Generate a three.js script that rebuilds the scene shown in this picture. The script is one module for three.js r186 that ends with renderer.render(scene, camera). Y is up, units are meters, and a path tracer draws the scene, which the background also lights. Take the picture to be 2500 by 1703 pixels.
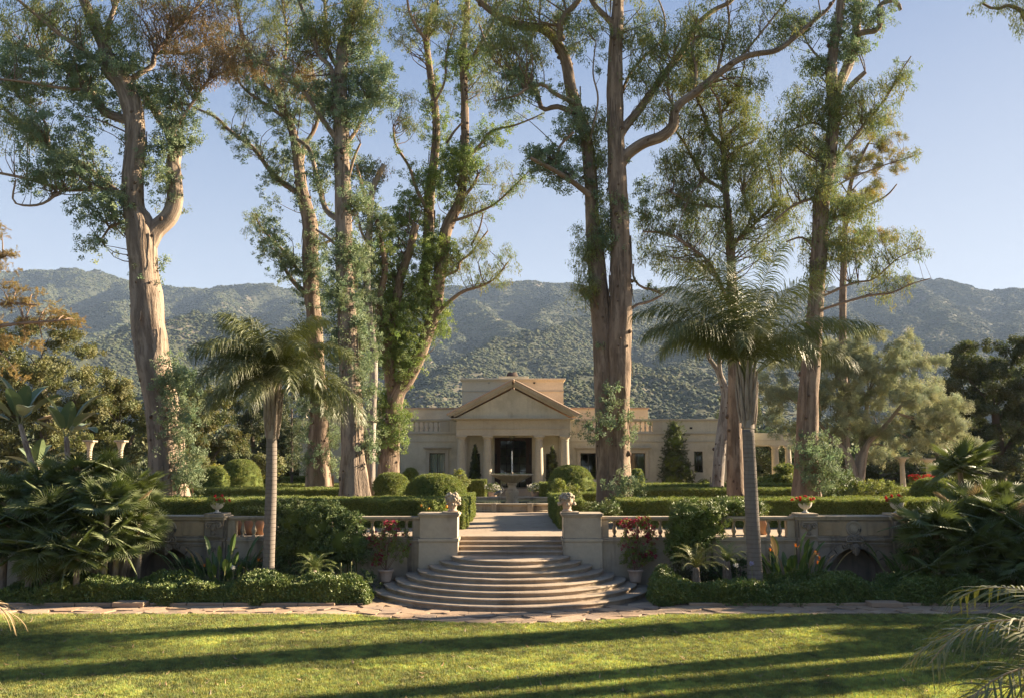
import * as THREE from 'three';
import { mergeGeometries, mergeVertices, toCreasedNormals } from 'three/addons/utils/BufferGeometryUtils.js';
import { RoundedBoxGeometry } from 'three/addons/geometries/RoundedBoxGeometry.js';

// ---------------------------------------------------------------- camera, sky, sun, exposure
const scene = new THREE.Scene();
const camera = new THREE.PerspectiveCamera(43.21, 2500 / 1703, 0.1, 20000);
const EYE = 5.0, FPX = 2150, HORIZON = 1126, PITCH = Math.atan((HORIZON - 851.5) / FPX);
camera.position.set(0, EYE, 0);
camera.rotation.set(PITCH, 0, 0);
const renderer = new THREE.WebGLRenderer({ antialias: true });
renderer.toneMapping = THREE.LinearToneMapping;
renderer.toneMappingExposure = 4.8;
renderer.shadowMap.enabled = true;

const SUN = new THREE.Vector3(1, 0.42, -0.345).normalize();
const sun = new THREE.DirectionalLight(new THREE.Color().setRGB(1.0, 0.81, 0.57), 5.0);
sun.position.copy(SUN).multiplyScalar(300); sun.position.z -= 45;
sun.target.position.set(0, 0, -45); sun.castShadow = true; sun.shadow.radius = 1.3;
sun.shadow.mapSize.set(4096, 4096);
Object.assign(sun.shadow.camera, { left: -110, right: 110, top: 70, bottom: -70, near: 1, far: 700 });
scene.add(sun, sun.target);

{ // clear late-afternoon sky: blue overhead, pale at the horizon, paler towards the sun
  const w = 512, h = 256, data = new Float32Array(w * h * 4), k = 1 / 4.55;
  const zen = [0.065, 0.185, 0.455], hor = [0.80, 0.88, 0.965], glow = [0.92, 0.88, 0.83];
  for (let j = 0; j < h; j++) for (let i = 0; i < w; i++) {
    const el = ((j + 0.5) / h - 0.5) * Math.PI, az = ((i + 0.5) / w - 0.5) * 2 * Math.PI;
    const x = Math.cos(el) * Math.cos(az), y = Math.sin(el), z = Math.cos(el) * Math.sin(az);
    const t = Math.pow(Math.min(1, Math.max(0, y) / 0.56), 0.88);
    const c = Math.max(0, x * SUN.x + y * SUN.y + z * SUN.z);
    const g = (0.52 * Math.pow(c, 2.2) + 0.25 * Math.pow(c, 12)) * (1 - 0.35 * t);
    for (let n = 0; n < 3; n++) data[(j * w + i) * 4 + n] = k * ((hor[n] * (1 - t) + zen[n] * t) * (1 - 0.4 * g) + glow[n] * g * 0.8);
    data[(j * w + i) * 4 + 3] = 1;
  }
  const sky = new THREE.DataTexture(data, w, h, THREE.RGBAFormat, THREE.FloatType);
  sky.mapping = THREE.EquirectangularReflectionMapping; sky.magFilter = THREE.LinearFilter; sky.needsUpdate = true;
  scene.background = sky; scene.environment = sky;
}
scene.fog = new THREE.FogExp2(new THREE.Color(0.52, 0.70, 1.0), 0.000046);

// ---------------------------------------------------------------- helpers
const V = (x, y, z) => new THREE.Vector3(x, y, z);
function rng(seed) { let s = seed | 0; return () => { s = (s + 0x6d2b79f5) | 0; let t = Math.imul(s ^ (s >>> 15), 1 | s); t = (t + Math.imul(t ^ (t >>> 7), 61 | t)) ^ t; return ((t ^ (t >>> 14)) >>> 0) / 4294967296; }; }
const cosP = Math.cos(PITCH), sinP = Math.sin(PITCH);
function ray(px, py) { const u = (px - 1250) / FPX, v = (851.5 - py) / FPX; return V(u, v * cosP + sinP, v * sinP - cosP); }
// a point seen at a photo position, d metres in front of the camera; and where a photo position meets a level
const at = (px, py, d) => { const r = ray(px, py); return r.multiplyScalar(d / -r.z).add(camera.position); };
const X = (px, d, py = 1150) => at(px, py, d).x;
const Y = (py, d) => at(1250, py, d).y;
const MPP = (d) => d / FPX / 0.99;          // metres per photo pixel at that distance
const taken = {};
function numbered(name) { const n = taken[name] = (taken[name] ?? -1) + 1; return n ? name + '_' + String(n).padStart(3, '0') : name; }
function thing(name, label, category, pos = [0, 0, 0], group, kind) {
  const o = new THREE.Group(); o.name = numbered(name); o.position.set(...pos); scene.add(o);
  o.userData = { label, category }; if (group) o.userData.group = group; if (kind) o.userData.kind = kind; return o;
}
function shadow(m) { m.castShadow = m.receiveShadow = true; return m; }
function part(name, geo, mat, parent) { const m = shadow(new THREE.Mesh(geo, mat)); m.name = name; parent.add(m); return m; }
function struct(name, geo, mat, label) { const m = shadow(new THREE.Mesh(geo, mat)); m.name = name; scene.add(m); m.userData = { kind: 'structure', label, category: name.replace(/_/g, ' ') }; return m; }
function single(name, geo, mat, label, category, group, pos) { const m = shadow(new THREE.Mesh(geo, mat)); m.name = numbered(name); scene.add(m); if (pos) m.position.set(...pos); m.userData = { label, category }; if (group) m.userData.group = group; return m; }
function clean(g) { g = g.index ? g.toNonIndexed() : g; for (const k of Object.keys(g.attributes)) if (!['position', 'normal', 'uv'].includes(k)) g.deleteAttribute(k); if (!g.attributes.uv) g.setAttribute('uv', new THREE.BufferAttribute(new Float32Array(g.attributes.position.count * 2), 2)); return g; }
const merge = (list) => mergeGeometries(list.map(clean));
// uv in metres, laid on by the way each face points
function metreUV(g, s = 1) {
  g = g.index ? g.toNonIndexed() : g; const p = g.attributes.position, uv = new Float32Array(p.count * 2), a = V(), b = V(), c = V(), n = V();
  for (let i = 0; i < p.count; i += 3) {
    a.fromBufferAttribute(p, i); b.fromBufferAttribute(p, i + 1); c.fromBufferAttribute(p, i + 2);
    n.copy(b).sub(a).cross(c.clone().sub(a)); const ax = Math.abs(n.x), ay = Math.abs(n.y), az = Math.abs(n.z);
    [a, b, c].forEach((q, k) => { const [u, v] = ay >= ax && ay >= az ? [q.x, q.z] : ax >= az ? [q.z, q.y] : [q.x, q.y]; uv[(i + k) * 2] = u * s; uv[(i + k) * 2 + 1] = v * s; });
  }
  g.setAttribute('uv', new THREE.BufferAttribute(uv, 2)); return g;
}
// box by its limits, edges a little rounded when r > 0
function box(x0, x1, y0, y1, z0, z1, r = 0) {
  const w = Math.abs(x1 - x0), h = Math.abs(y1 - y0), d = Math.abs(z1 - z0);
  const g = r > 0 ? new RoundedBoxGeometry(w, h, d, 1, Math.min(r, w / 2.01, h / 2.01, d / 2.01)) : new THREE.BoxGeometry(w, h, d);
  g.translate((x0 + x1) / 2, (y0 + y1) / 2, (z0 + z1) / 2); return metreUV(g, 0.5);
}
const lathe = (pts, seg = 20) => new THREE.LatheGeometry(pts.map(([r, y]) => new THREE.Vector2(r, y)), seg);
function moved(g, x, y, z, ry = 0, rx = 0, rz = 0, s = 1) { g = g.clone(); const m = new THREE.Matrix4().compose(V(x, y, z), new THREE.Quaternion().setFromEuler(new THREE.Euler(rx, ry, rz, 'YXZ')), typeof s === 'number' ? V(s, s, s) : V(...s)); return g.applyMatrix4(m); }

// periodic value noise for textures
function hash2(x, y, s) { let h = Math.imul(x, 374761393) + Math.imul(y, 668265263) + Math.imul(s, 1274126177); h = Math.imul(h ^ (h >>> 13), 1274126177); return ((h ^ (h >>> 16)) >>> 0) / 4294967296; }
function pn(x, y, px, py, s) {
  const xi = Math.floor(x), yi = Math.floor(y), fx = x - xi, fy = y - yi, u = fx * fx * (3 - 2 * fx), v = fy * fy * (3 - 2 * fy);
  const m = (a, n) => ((a % n) + n) % n, x0 = m(xi, px), x1 = m(xi + 1, px), y0 = m(yi, py), y1 = m(yi + 1, py);
  return (hash2(x0, y0, s) * (1 - u) + hash2(x1, y0, s) * u) * (1 - v) + (hash2(x0, y1, s) * (1 - u) + hash2(x1, y1, s) * u) * v;
}
function fbm(u, v, fx, fy, oct, s) { let a = 0, t = 0, w = 1; for (let o = 0; o < oct; o++) { a += w * pn(u * fx, v * fy, fx, fy, s + o * 17); t += w; w *= 0.55; fx *= 2; fy *= 2; } return a / t; }
function noise3(x, y, z, s = 0) { // smooth 3d value noise in -1..1
  const xi = Math.floor(x), yi = Math.floor(y), zi = Math.floor(z), f = (t) => t * t * (3 - 2 * t), u = f(x - xi), v = f(y - yi), w = f(z - zi);
  const q = (a, b, c) => hash2(a + c * 57, b + c * 131, s); const L = (a, b, t) => a + (b - a) * t;
  return 2 * L(L(L(q(xi, yi, zi), q(xi + 1, yi, zi), u), L(q(xi, yi + 1, zi), q(xi + 1, yi + 1, zi), u), v), L(L(q(xi, yi, zi + 1), q(xi + 1, yi, zi + 1), u), L(q(xi, yi + 1, zi + 1), q(xi + 1, yi + 1, zi + 1), u), v), w) - 1;
}
const sat = (x) => Math.min(1, Math.max(0, x)), lerp = (a, b, t) => a + (b - a) * t, step = (a, b, x) => { const t = sat((x - a) / (b - a)); return t * t * (3 - 2 * t); };
// texture of metres x metres; f(u, v) returns a linear colour (or one number)
function tex(n, metres, f, srgb = true, m = n) {
  const d = new Uint8Array(n * m * 4);
  for (let j = 0; j < m; j++) for (let i = 0; i < n; i++) {
    let c = f((i + 0.5) / n, (j + 0.5) / m); if (typeof c === 'number') c = [c, c, c];
    for (let k = 0; k < 3; k++) { const x = sat(c[k]); d[(j * n + i) * 4 + k] = 255 * (srgb ? (x <= 0.0031308 ? 12.92 * x : 1.055 * Math.pow(x, 1 / 2.4) - 0.055) : x); }
    d[(j * n + i) * 4 + 3] = 255;
  }
  const t = new THREE.DataTexture(d, n, m); t.wrapS = t.wrapT = THREE.RepeatWrapping; t.magFilter = THREE.LinearFilter; t.minFilter = THREE.LinearMipmapLinearFilter; t.generateMipmaps = true;
  if (srgb) t.colorSpace = THREE.SRGBColorSpace;
  const [mu, mv] = Array.isArray(metres) ? metres : [metres, metres]; t.repeat.set(1 / mu, 1 / mv); t.needsUpdate = true; return t;
}
const mixc = (a, b, t) => a.map((x, i) => lerp(x, b[i], t));
const rgb = (r, g, b) => new THREE.Color().setRGB(r, g, b);
const std = (o) => new THREE.MeshStandardMaterial({ roughness: 0.85, ...o });
const leafMat = (c, t = 0.42, o = {}) => new THREE.MeshPhysicalMaterial({ color: rgb(...c), roughness: 0.88, transmission: t, thickness: 0, side: THREE.DoubleSide, ...o });

// ---------------------------------------------------------------- materials
const M = {};
{
  const mottled = (a, b, c, s, streak = 0) => tex(512, 3, (u, v) => {
    const n = fbm(u, v, 4, 4, 5, s), f = fbm(u, v, 64, 64, 3, s + 5), k = fbm(u, v, 22, 3, 4, s + 9), p = step(0.55, 0.75, fbm(u, v, 3, 3, 5, s + 31));
    return mixc(mixc(mixc(a, b, step(0.3, 0.7, n)), c, 0.65 * p + streak * step(0.5, 0.8, k)), [0.02, 0.02, 0.02], 0.16 * (0.5 - f) + 0.04);
  });
  const grit = (s, f = 40) => tex(512, 2, (u, v) => 0.6 * fbm(u, v, f, f, 4, s) + 0.4 * fbm(u, v, 6, 6, 4, s + 3), false);
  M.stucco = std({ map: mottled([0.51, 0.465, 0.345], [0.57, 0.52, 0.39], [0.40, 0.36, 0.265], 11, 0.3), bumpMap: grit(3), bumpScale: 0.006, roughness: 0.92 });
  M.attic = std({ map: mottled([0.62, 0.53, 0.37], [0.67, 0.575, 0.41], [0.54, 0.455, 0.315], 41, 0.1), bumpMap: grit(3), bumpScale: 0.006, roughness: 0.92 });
  M.trim = std({ map: mottled([0.42, 0.37, 0.275], [0.48, 0.425, 0.32], [0.32, 0.28, 0.21], 23, 0.2), bumpMap: grit(7), bumpScale: 0.008, roughness: 0.9 });
  M.stone = std({ map: mottled([0.37, 0.305, 0.22], [0.47, 0.395, 0.29], [0.15, 0.125, 0.095], 57, 0.65), bumpMap: grit(9), bumpScale: 0.012, roughness: 0.92 });
  M.darkStone = std({ map: mottled([0.25, 0.205, 0.155], [0.36, 0.30, 0.23], [0.11, 0.095, 0.075], 67, 0.6), bumpMap: grit(9), bumpScale: 0.014, roughness: 0.92 });
  M.ochre = std({ map: mottled([0.42, 0.30, 0.17], [0.46, 0.35, 0.22], [0.26, 0.2, 0.13], 68, 0.5), bumpMap: grit(9), bumpScale: 0.01, roughness: 0.92 });
  M.stair = std({ map: mottled([0.33, 0.255, 0.18], [0.40, 0.315, 0.23], [0.20, 0.155, 0.11], 71, 0.3), bumpMap: grit(13), bumpScale: 0.012, roughness: 0.9 });
  M.pale = std({ map: mottled([0.55, 0.51, 0.45], [0.66, 0.62, 0.55], [0.36, 0.34, 0.30], 73, 0.3), bumpMap: grit(13), bumpScale: 0.01, roughness: 0.9 });
  M.flag = [[0.36, 0.245, 0.155], [0.41, 0.29, 0.19], [0.33, 0.23, 0.15], [0.39, 0.265, 0.165], [0.29, 0.21, 0.15]].map((c, i) => std({ map: mottled(c, c.map((x) => x * 1.18), c.map((x) => x * 0.7), 80 + i, 0), bumpMap: grit(17, 20), bumpScale: 0.02, roughness: 0.93 }));
  M.terracotta = std({ map: mottled([0.44, 0.20, 0.10], [0.52, 0.27, 0.15], [0.38, 0.28, 0.2], 91, 0.3), roughness: 0.85 });
  M.paleClay = std({ map: mottled([0.45, 0.31, 0.22], [0.54, 0.40, 0.30], [0.36, 0.29, 0.22], 92, 0.3), roughness: 0.88 });
  M.tile = std({ map: mottled([0.42, 0.28, 0.18], [0.50, 0.36, 0.25], [0.32, 0.25, 0.19], 95, 0.2), roughness: 0.9 });
  M.earth = std({ map: tex(512, 4, (u, v) => mixc(mixc([0.30, 0.225, 0.155], [0.38, 0.295, 0.215], fbm(u, v, 5, 5, 5, 101)), [0.20, 0.15, 0.10], 0.7 * step(0.6, 0.78, fbm(u, v, 24, 24, 4, 105)))), bumpMap: grit(21, 60), bumpScale: 0.02, roughness: 0.97 });
  M.soil = std({ map: tex(256, 3, (u, v) => mixc([0.05, 0.036, 0.024], [0.10, 0.075, 0.05], fbm(u, v, 16, 16, 5, 111))), bumpMap: grit(21, 30), bumpScale: 0.05, roughness: 1 });
  M.mortar = std({ map: tex(256, 2, (u, v) => mixc([0.14, 0.10, 0.07], [0.22, 0.165, 0.115], fbm(u, v, 16, 16, 5, 115))), roughness: 1 });
  M.lawn = std({ map: tex(1024, 14, (u, v) => {
    const a = fbm(u, v, 5, 5, 5, 121), b = fbm(u, v, 90, 90, 3, 123), dry = step(0.60, 0.74, fbm(u, v, 4, 4, 5, 127));
    return mixc(mixc([0.12, 0.155, 0.028], [0.19, 0.215, 0.04], 0.6 * a + 0.4 * b), [0.30, 0.24, 0.09], 0.55 * dry * b * 1.4);
  }), bumpMap: grit(25, 90), bumpScale: 0.05, roughness: 1 });
  const bark = (a, b, c, s) => tex(512, [2.2, 4.4], (u, v) => {
    const n = fbm(u, v, 5, 3, 5, s), k = fbm(u, v, 24, 5, 4, s + 3), p = step(0.48, 0.62, fbm(u, v, 6, 6, 5, s + 7)), f = fbm(u, v, 50, 60, 3, s + 11), d = step(0.60, 0.76, fbm(u, v, 12, 5, 4, s + 13));
    return mixc(mixc(mixc(a, b, step(0.35, 0.65, n)), c, 0.75 * p * step(0.3, 0.6, k)), [0.07, 0.05, 0.035], 0.45 * d + 0.25 * (f - 0.4));
  });
  const barkBump = tex(512, [2.2, 4.4], (u, v) => 0.45 * fbm(u, v, 20, 4, 5, 141) + 0.35 * fbm(u, v, 7, 8, 5, 143) + 0.2 * fbm(u, v, 70, 50, 3, 145), false);
  M.bark = std({ map: bark([0.29, 0.222, 0.165], [0.165, 0.122, 0.09], [0.12, 0.08, 0.052], 131), bumpMap: barkBump, bumpScale: 0.10, roughness: 0.92 });
  M.barkWarm = std({ map: bark([0.285, 0.208, 0.146], [0.185, 0.128, 0.088], [0.12, 0.08, 0.052], 151), bumpMap: barkBump, bumpScale: 0.09, roughness: 0.92 });
  M.barkPale = std({ map: bark([0.34, 0.30, 0.26], [0.25, 0.21, 0.18], [0.13, 0.10, 0.08], 161), bumpMap: barkBump, bumpScale: 0.04, roughness: 0.9 });
  M.limb = std({ map: bark([0.30, 0.205, 0.14], [0.24, 0.165, 0.11], [0.15, 0.10, 0.068], 171), bumpMap: barkBump, bumpScale: 0.03, roughness: 0.92 });
  M.knot = std({ color: rgb(0.10, 0.065, 0.042), roughness: 0.95 });
  M.twig = std({ color: rgb(0.16, 0.10, 0.065), roughness: 0.9 });
  M.darkBark = std({ color: rgb(0.12, 0.095, 0.075), bumpMap: barkBump, bumpScale: 0.04, roughness: 0.95 });
  M.oliveBark = std({ map: bark([0.30, 0.25, 0.20], [0.24, 0.2, 0.155], [0.16, 0.125, 0.095], 181), bumpMap: barkBump, bumpScale: 0.04, roughness: 0.95 });
  M.palmTrunk = std({ map: tex(256, [1.4, 1.1], (u, v) => { const r = fbm(u, v, 2, 14, 3, 191), f = fbm(u, v, 40, 6, 3, 193), n = fbm(u, v, 3, 3, 4, 195); const ring = step(0.9, 0.99, Math.abs(((v * 7 + 0.12 * n) % 1) * 2 - 1)); return mixc(mixc([0.15, 0.125, 0.105], [0.22, 0.185, 0.155], 0.5 * r + 0.5 * f), [0.08, 0.06, 0.048], 0.8 * ring); }), bumpMap: tex(256, [1.4, 1.1], (u, v) => 1 - step(0.88, 0.99, Math.abs(((v * 7 + 0.12 * fbm(u, v, 3, 3, 4, 195)) % 1) * 2 - 1)), false), bumpScale: 0.02, roughness: 0.9 });
  M.boot = std({ map: bark([0.34, 0.285, 0.235], [0.24, 0.18, 0.14], [0.13, 0.085, 0.06], 201), bumpMap: barkBump, bumpScale: 0.04, roughness: 0.9, side: THREE.DoubleSide });
  M.bronze = std({ color: rgb(0.035, 0.026, 0.018), roughness: 0.5 });
  M.darkWood = std({ color: rgb(0.075, 0.045, 0.028), roughness: 0.6 });
  M.glass = new THREE.MeshPhysicalMaterial({ color: rgb(0.9, 0.95, 0.92), transmission: 1, thickness: 0, roughness: 0.03, ior: 1.5 });
  M.iron = std({ color: rgb(0.02, 0.02, 0.02), roughness: 0.6, metalness: 0.4 });
  M.curtain = std({ color: rgb(0.5, 0.49, 0.45), roughness: 1, side: THREE.DoubleSide });
  M.water = new THREE.MeshPhysicalMaterial({ color: rgb(0.05, 0.07, 0.04), roughness: 0.08, ior: 1.33 });
  M.jet = new THREE.MeshPhysicalMaterial({ color: rgb(0.85, 0.88, 0.9), roughness: 0.15, transmission: 0.75, thickness: 0 });
  M.moss = leafMat([0.10, 0.15, 0.03], 0.2);
  // leaves; instance colours vary them
  M.euc = leafMat([0.215, 0.245, 0.070]); M.eucBlue = leafMat([0.185, 0.245, 0.115]);
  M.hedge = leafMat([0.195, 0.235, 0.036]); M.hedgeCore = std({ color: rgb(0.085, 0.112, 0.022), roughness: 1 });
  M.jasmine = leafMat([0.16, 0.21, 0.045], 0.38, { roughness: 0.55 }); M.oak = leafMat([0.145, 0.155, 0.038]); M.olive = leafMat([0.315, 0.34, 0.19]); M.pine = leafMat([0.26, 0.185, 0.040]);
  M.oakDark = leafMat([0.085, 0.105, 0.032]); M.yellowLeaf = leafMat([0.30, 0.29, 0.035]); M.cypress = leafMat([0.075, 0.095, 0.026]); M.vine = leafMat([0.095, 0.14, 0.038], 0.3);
  M.palm = leafMat([0.135, 0.155, 0.040], 0.4, { roughness: 0.5 }); M.fan = leafMat([0.135, 0.175, 0.038], 0.42, { roughness: 0.72 }); M.strelitzia = leafMat([0.11, 0.18, 0.045], 0.35, { roughness: 0.5 });
  M.bigLeaf = leafMat([0.16, 0.22, 0.09], 0.4, { roughness: 0.5 }); M.cycad = leafMat([0.16, 0.21, 0.04], 0.35, { roughness: 0.45 }); M.dryFrond = leafMat([0.34, 0.235, 0.115], 0.3); M.rachis = std({ color: rgb(0.22, 0.22, 0.085), roughness: 0.6 });
  M.rachisDry = std({ color: rgb(0.36, 0.25, 0.15), roughness: 0.8 });
  M.bract = leafMat([0.33, 0.008, 0.045], 0.4); M.geranium = leafMat([0.62, 0.02, 0.018], 0.3); M.orange = leafMat([0.80, 0.25, 0.02], 0.35); M.white = leafMat([0.75, 0.73, 0.66], 0.3); M.lilac = leafMat([0.45, 0.43, 0.68], 0.3);
  M.blade = leafMat([0.29, 0.315, 0.065], 0.45);
  M.dryLeaf = leafMat([0.34, 0.22, 0.11], 0.2);
}

// ---------------------------------------------------------------- leaf clusters and scattering
// one leaf: a folded lance of 4 triangles, base at the origin, growing along +y
function leafTris(out, m, L, W, fold = 0.25, bend = 0.15) {
  const p = [[0, 0, 0], [W / 2, L * 0.42, fold * W], [0, L, -bend * L], [-W / 2, L * 0.42, fold * W], [0, L * 0.45, 0]].map((q) => V(...q).applyMatrix4(m));
  for (const [a, b, c] of [[0, 1, 4], [1, 2, 4], [4, 2, 3], [0, 4, 3]]) out.push(p[a], p[b], p[c]);
}
function fromTris(list) { const g = new THREE.BufferGeometry(), a = new Float32Array(list.length * 3); list.forEach((p, i) => p.toArray(a, i * 3)); g.setAttribute('position', new THREE.BufferAttribute(a, 3)); g.computeVertexNormals(); return g; }
const E = new THREE.Euler(), Q = new THREE.Quaternion();
function mat4(x, y, z, rx, ry, rz, s = 1) { return new THREE.Matrix4().compose(V(x, y, z), Q.setFromEuler(E.set(rx, ry, rz, 'YXZ')).clone(), V(s, s, s)); }
// droop: 0 leaves point everywhere, 1 leaves hang down
function cluster(seed, n, R, L, W, droop = 0) {
  const r = rng(seed), t = [];
  for (let i = 0; i < n; i++) {
    let x, y, z; do { x = r() * 2 - 1; y = r() * 2 - 1; z = r() * 2 - 1; } while (x * x + y * y + z * z > 1);
    const l = L * (0.65 + 0.7 * r()), tilt = droop ? Math.PI * (1 - 0.42 * r()) : Math.acos(1 - 1.7 * r());
    leafTris(t, mat4(x * R, y * R * (droop ? 1.3 : 1), z * R, tilt, r() * 6.283, 0), l, W * (0.75 + 0.5 * r()), 0.2 + 0.2 * r(), 0.25 * r());
  }
  return fromTris(t);
}
// a spray: leaves set along a short stem that grows along +y
function spray(seed, n, H, L, W, spread = 1) {
  const r = rng(seed), t = [];
  for (let i = 0; i < n; i++) {
    const k = i / n, a = i * 2.4 + r(); leafTris(t, mat4(0.02 * H * Math.sin(a), H * k, 0.02 * H * Math.cos(a), (0.5 + 0.9 * (1 - k)) * spread, a, 0), L * (0.7 + 0.5 * r()), W * (0.8 + 0.4 * r()), 0.3, 0.3 * r());
  }
  return fromTris(t);
}
const C = {
  euc: [cluster(1, 20, 0.24, 0.17, 0.042, 1), cluster(2, 18, 0.21, 0.18, 0.044, 1)],
  round: [cluster(3, 28, 0.21, 0.105, 0.062), cluster(4, 24, 0.18, 0.12, 0.066)],
  hedge: [cluster(5, 22, 0.085, 0.055, 0.034), cluster(6, 20, 0.08, 0.06, 0.034)],
  jas: [cluster(7, 22, 0.11, 0.085, 0.046), cluster(8, 20, 0.10, 0.09, 0.05)],
  oak: [cluster(9, 40, 0.30, 0.16, 0.10), cluster(10, 36, 0.27, 0.17, 0.10)],
  olive: [cluster(11, 60, 0.27, 0.17, 0.038), cluster(12, 55, 0.25, 0.18, 0.04)],
  pine: [spray(13, 46, 0.5, 0.14, 0.03), spray(14, 40, 0.45, 0.15, 0.03)],
  flower: [cluster(15, 12, 0.04, 0.045, 0.04)],
};
const dummy = new THREE.Object3D(), tint = new THREE.Color();
// places: [x, y, z, scale, tone (1 = as the material), spin?]; up: lean of the copies
function scatter(name, geos, mat, places, parent, seed, opt = {}) {
  const r = rng(seed), made = [];
  geos.forEach((g, k) => {
    const mine = places.filter((_, i) => i % geos.length === k); if (!mine.length) return;
    const im = shadow(new THREE.InstancedMesh(g, mat, mine.length)); im.name = name;
    mine.forEach((p, i) => {
      dummy.position.set(p[0], p[1], p[2]); const s = p[3] * (0.8 + 0.4 * r()); dummy.scale.set(s, s, s);
      if (p[5]) { dummy.quaternion.setFromUnitVectors(V(0, 1, 0), p[5]); dummy.rotateY(r() * 6.283); }
      else if (opt.hang) dummy.rotation.set((r() - 0.5) * 0.9, r() * 6.283, (r() - 0.5) * 0.9, 'YXZ');
      else dummy.rotation.set(r() * 6.283, r() * 6.283, r() * 6.283);
      dummy.updateMatrix(); im.setMatrixAt(i, dummy.matrix);
      const t = (p[4] ?? 1) * (0.78 + 0.44 * r()), w = (opt.warm ?? 0.16) * (r() - 0.5);
      im.setColorAt(i, tint.setRGB(t * (1 + w), t, t * (1 - w)));
    });
    im.userData.kind = 'stuff'; parent.add(im); made.push(im);
  });
  return made;
}
// a tapering, slightly uneven tube through points; radii per point
function limb(pts, radii, seg = 8, rough = 0.06, seed = 1, step_ = 0.5, flute = 0) {
  const curve = new THREE.CatmullRomCurve3(pts, false, 'centripetal'), len = curve.getLength(), n = Math.max(3, Math.ceil(len / step_));
  const pos = [], uv = [], idx = [], P = curve.getSpacedPoints(n); let side = V(1, 0, 0.3).normalize(); const cum = pts.map((_, i) => i / (pts.length - 1));
  for (let i = 0; i <= n; i++) {
    const t = i / n, tan = (i < n ? P[i + 1].clone().sub(P[i]) : P[i].clone().sub(P[i - 1])).normalize();
    side.sub(tan.clone().multiplyScalar(side.dot(tan))).normalize(); const other = tan.clone().cross(side);
    const uu = curve.getUtoTmapping(t), f = uu * (pts.length - 1), a = Math.min(pts.length - 2, Math.floor(f)), R = lerp(radii[a], radii[a + 1], f - a);
    for (let j = 0; j <= seg; j++) {
      const an = (j / seg) * Math.PI * 2, c = Math.cos(an), s = Math.sin(an), q = P[i];
      const k = R * (1 + rough * (noise3(c * 1.6 + seed * 7.3, q.y * 0.7, s * 1.6 + q.x * 0.4, seed) + 0.5 * noise3(c * 3.7, q.y * 1.9, s * 3.7, seed + 9)) + flute * R * Math.max(0, 1 - t * 5) * Math.sin(an * 5 + seed));
      pos.push(q.x + k * (c * side.x + s * other.x), q.y + k * (c * side.y + s * other.y), q.z + k * (c * side.z + s * other.z)); uv.push(an * Math.max(0.12, radii[0]), t * len);
    }
  }
  for (let i = 0; i < n; i++) for (let j = 0; j < seg; j++) { const a = i * (seg + 1) + j, b = a + seg + 1; idx.push(a, b, a + 1, b, b + 1, a + 1); }
  const tip = pos.length / 3; pos.push(P[n].x, P[n].y, P[n].z); uv.push(0, len); for (let j = 0; j < seg; j++) idx.push(n * (seg + 1) + j, tip, n * (seg + 1) + j + 1);
  const g = new THREE.BufferGeometry(); g.setAttribute('position', new THREE.Float32BufferAttribute(pos, 3)); g.setAttribute('uv', new THREE.Float32BufferAttribute(uv, 2)); g.setIndex(idx); g.computeVertexNormals();
  return g;
}
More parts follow.
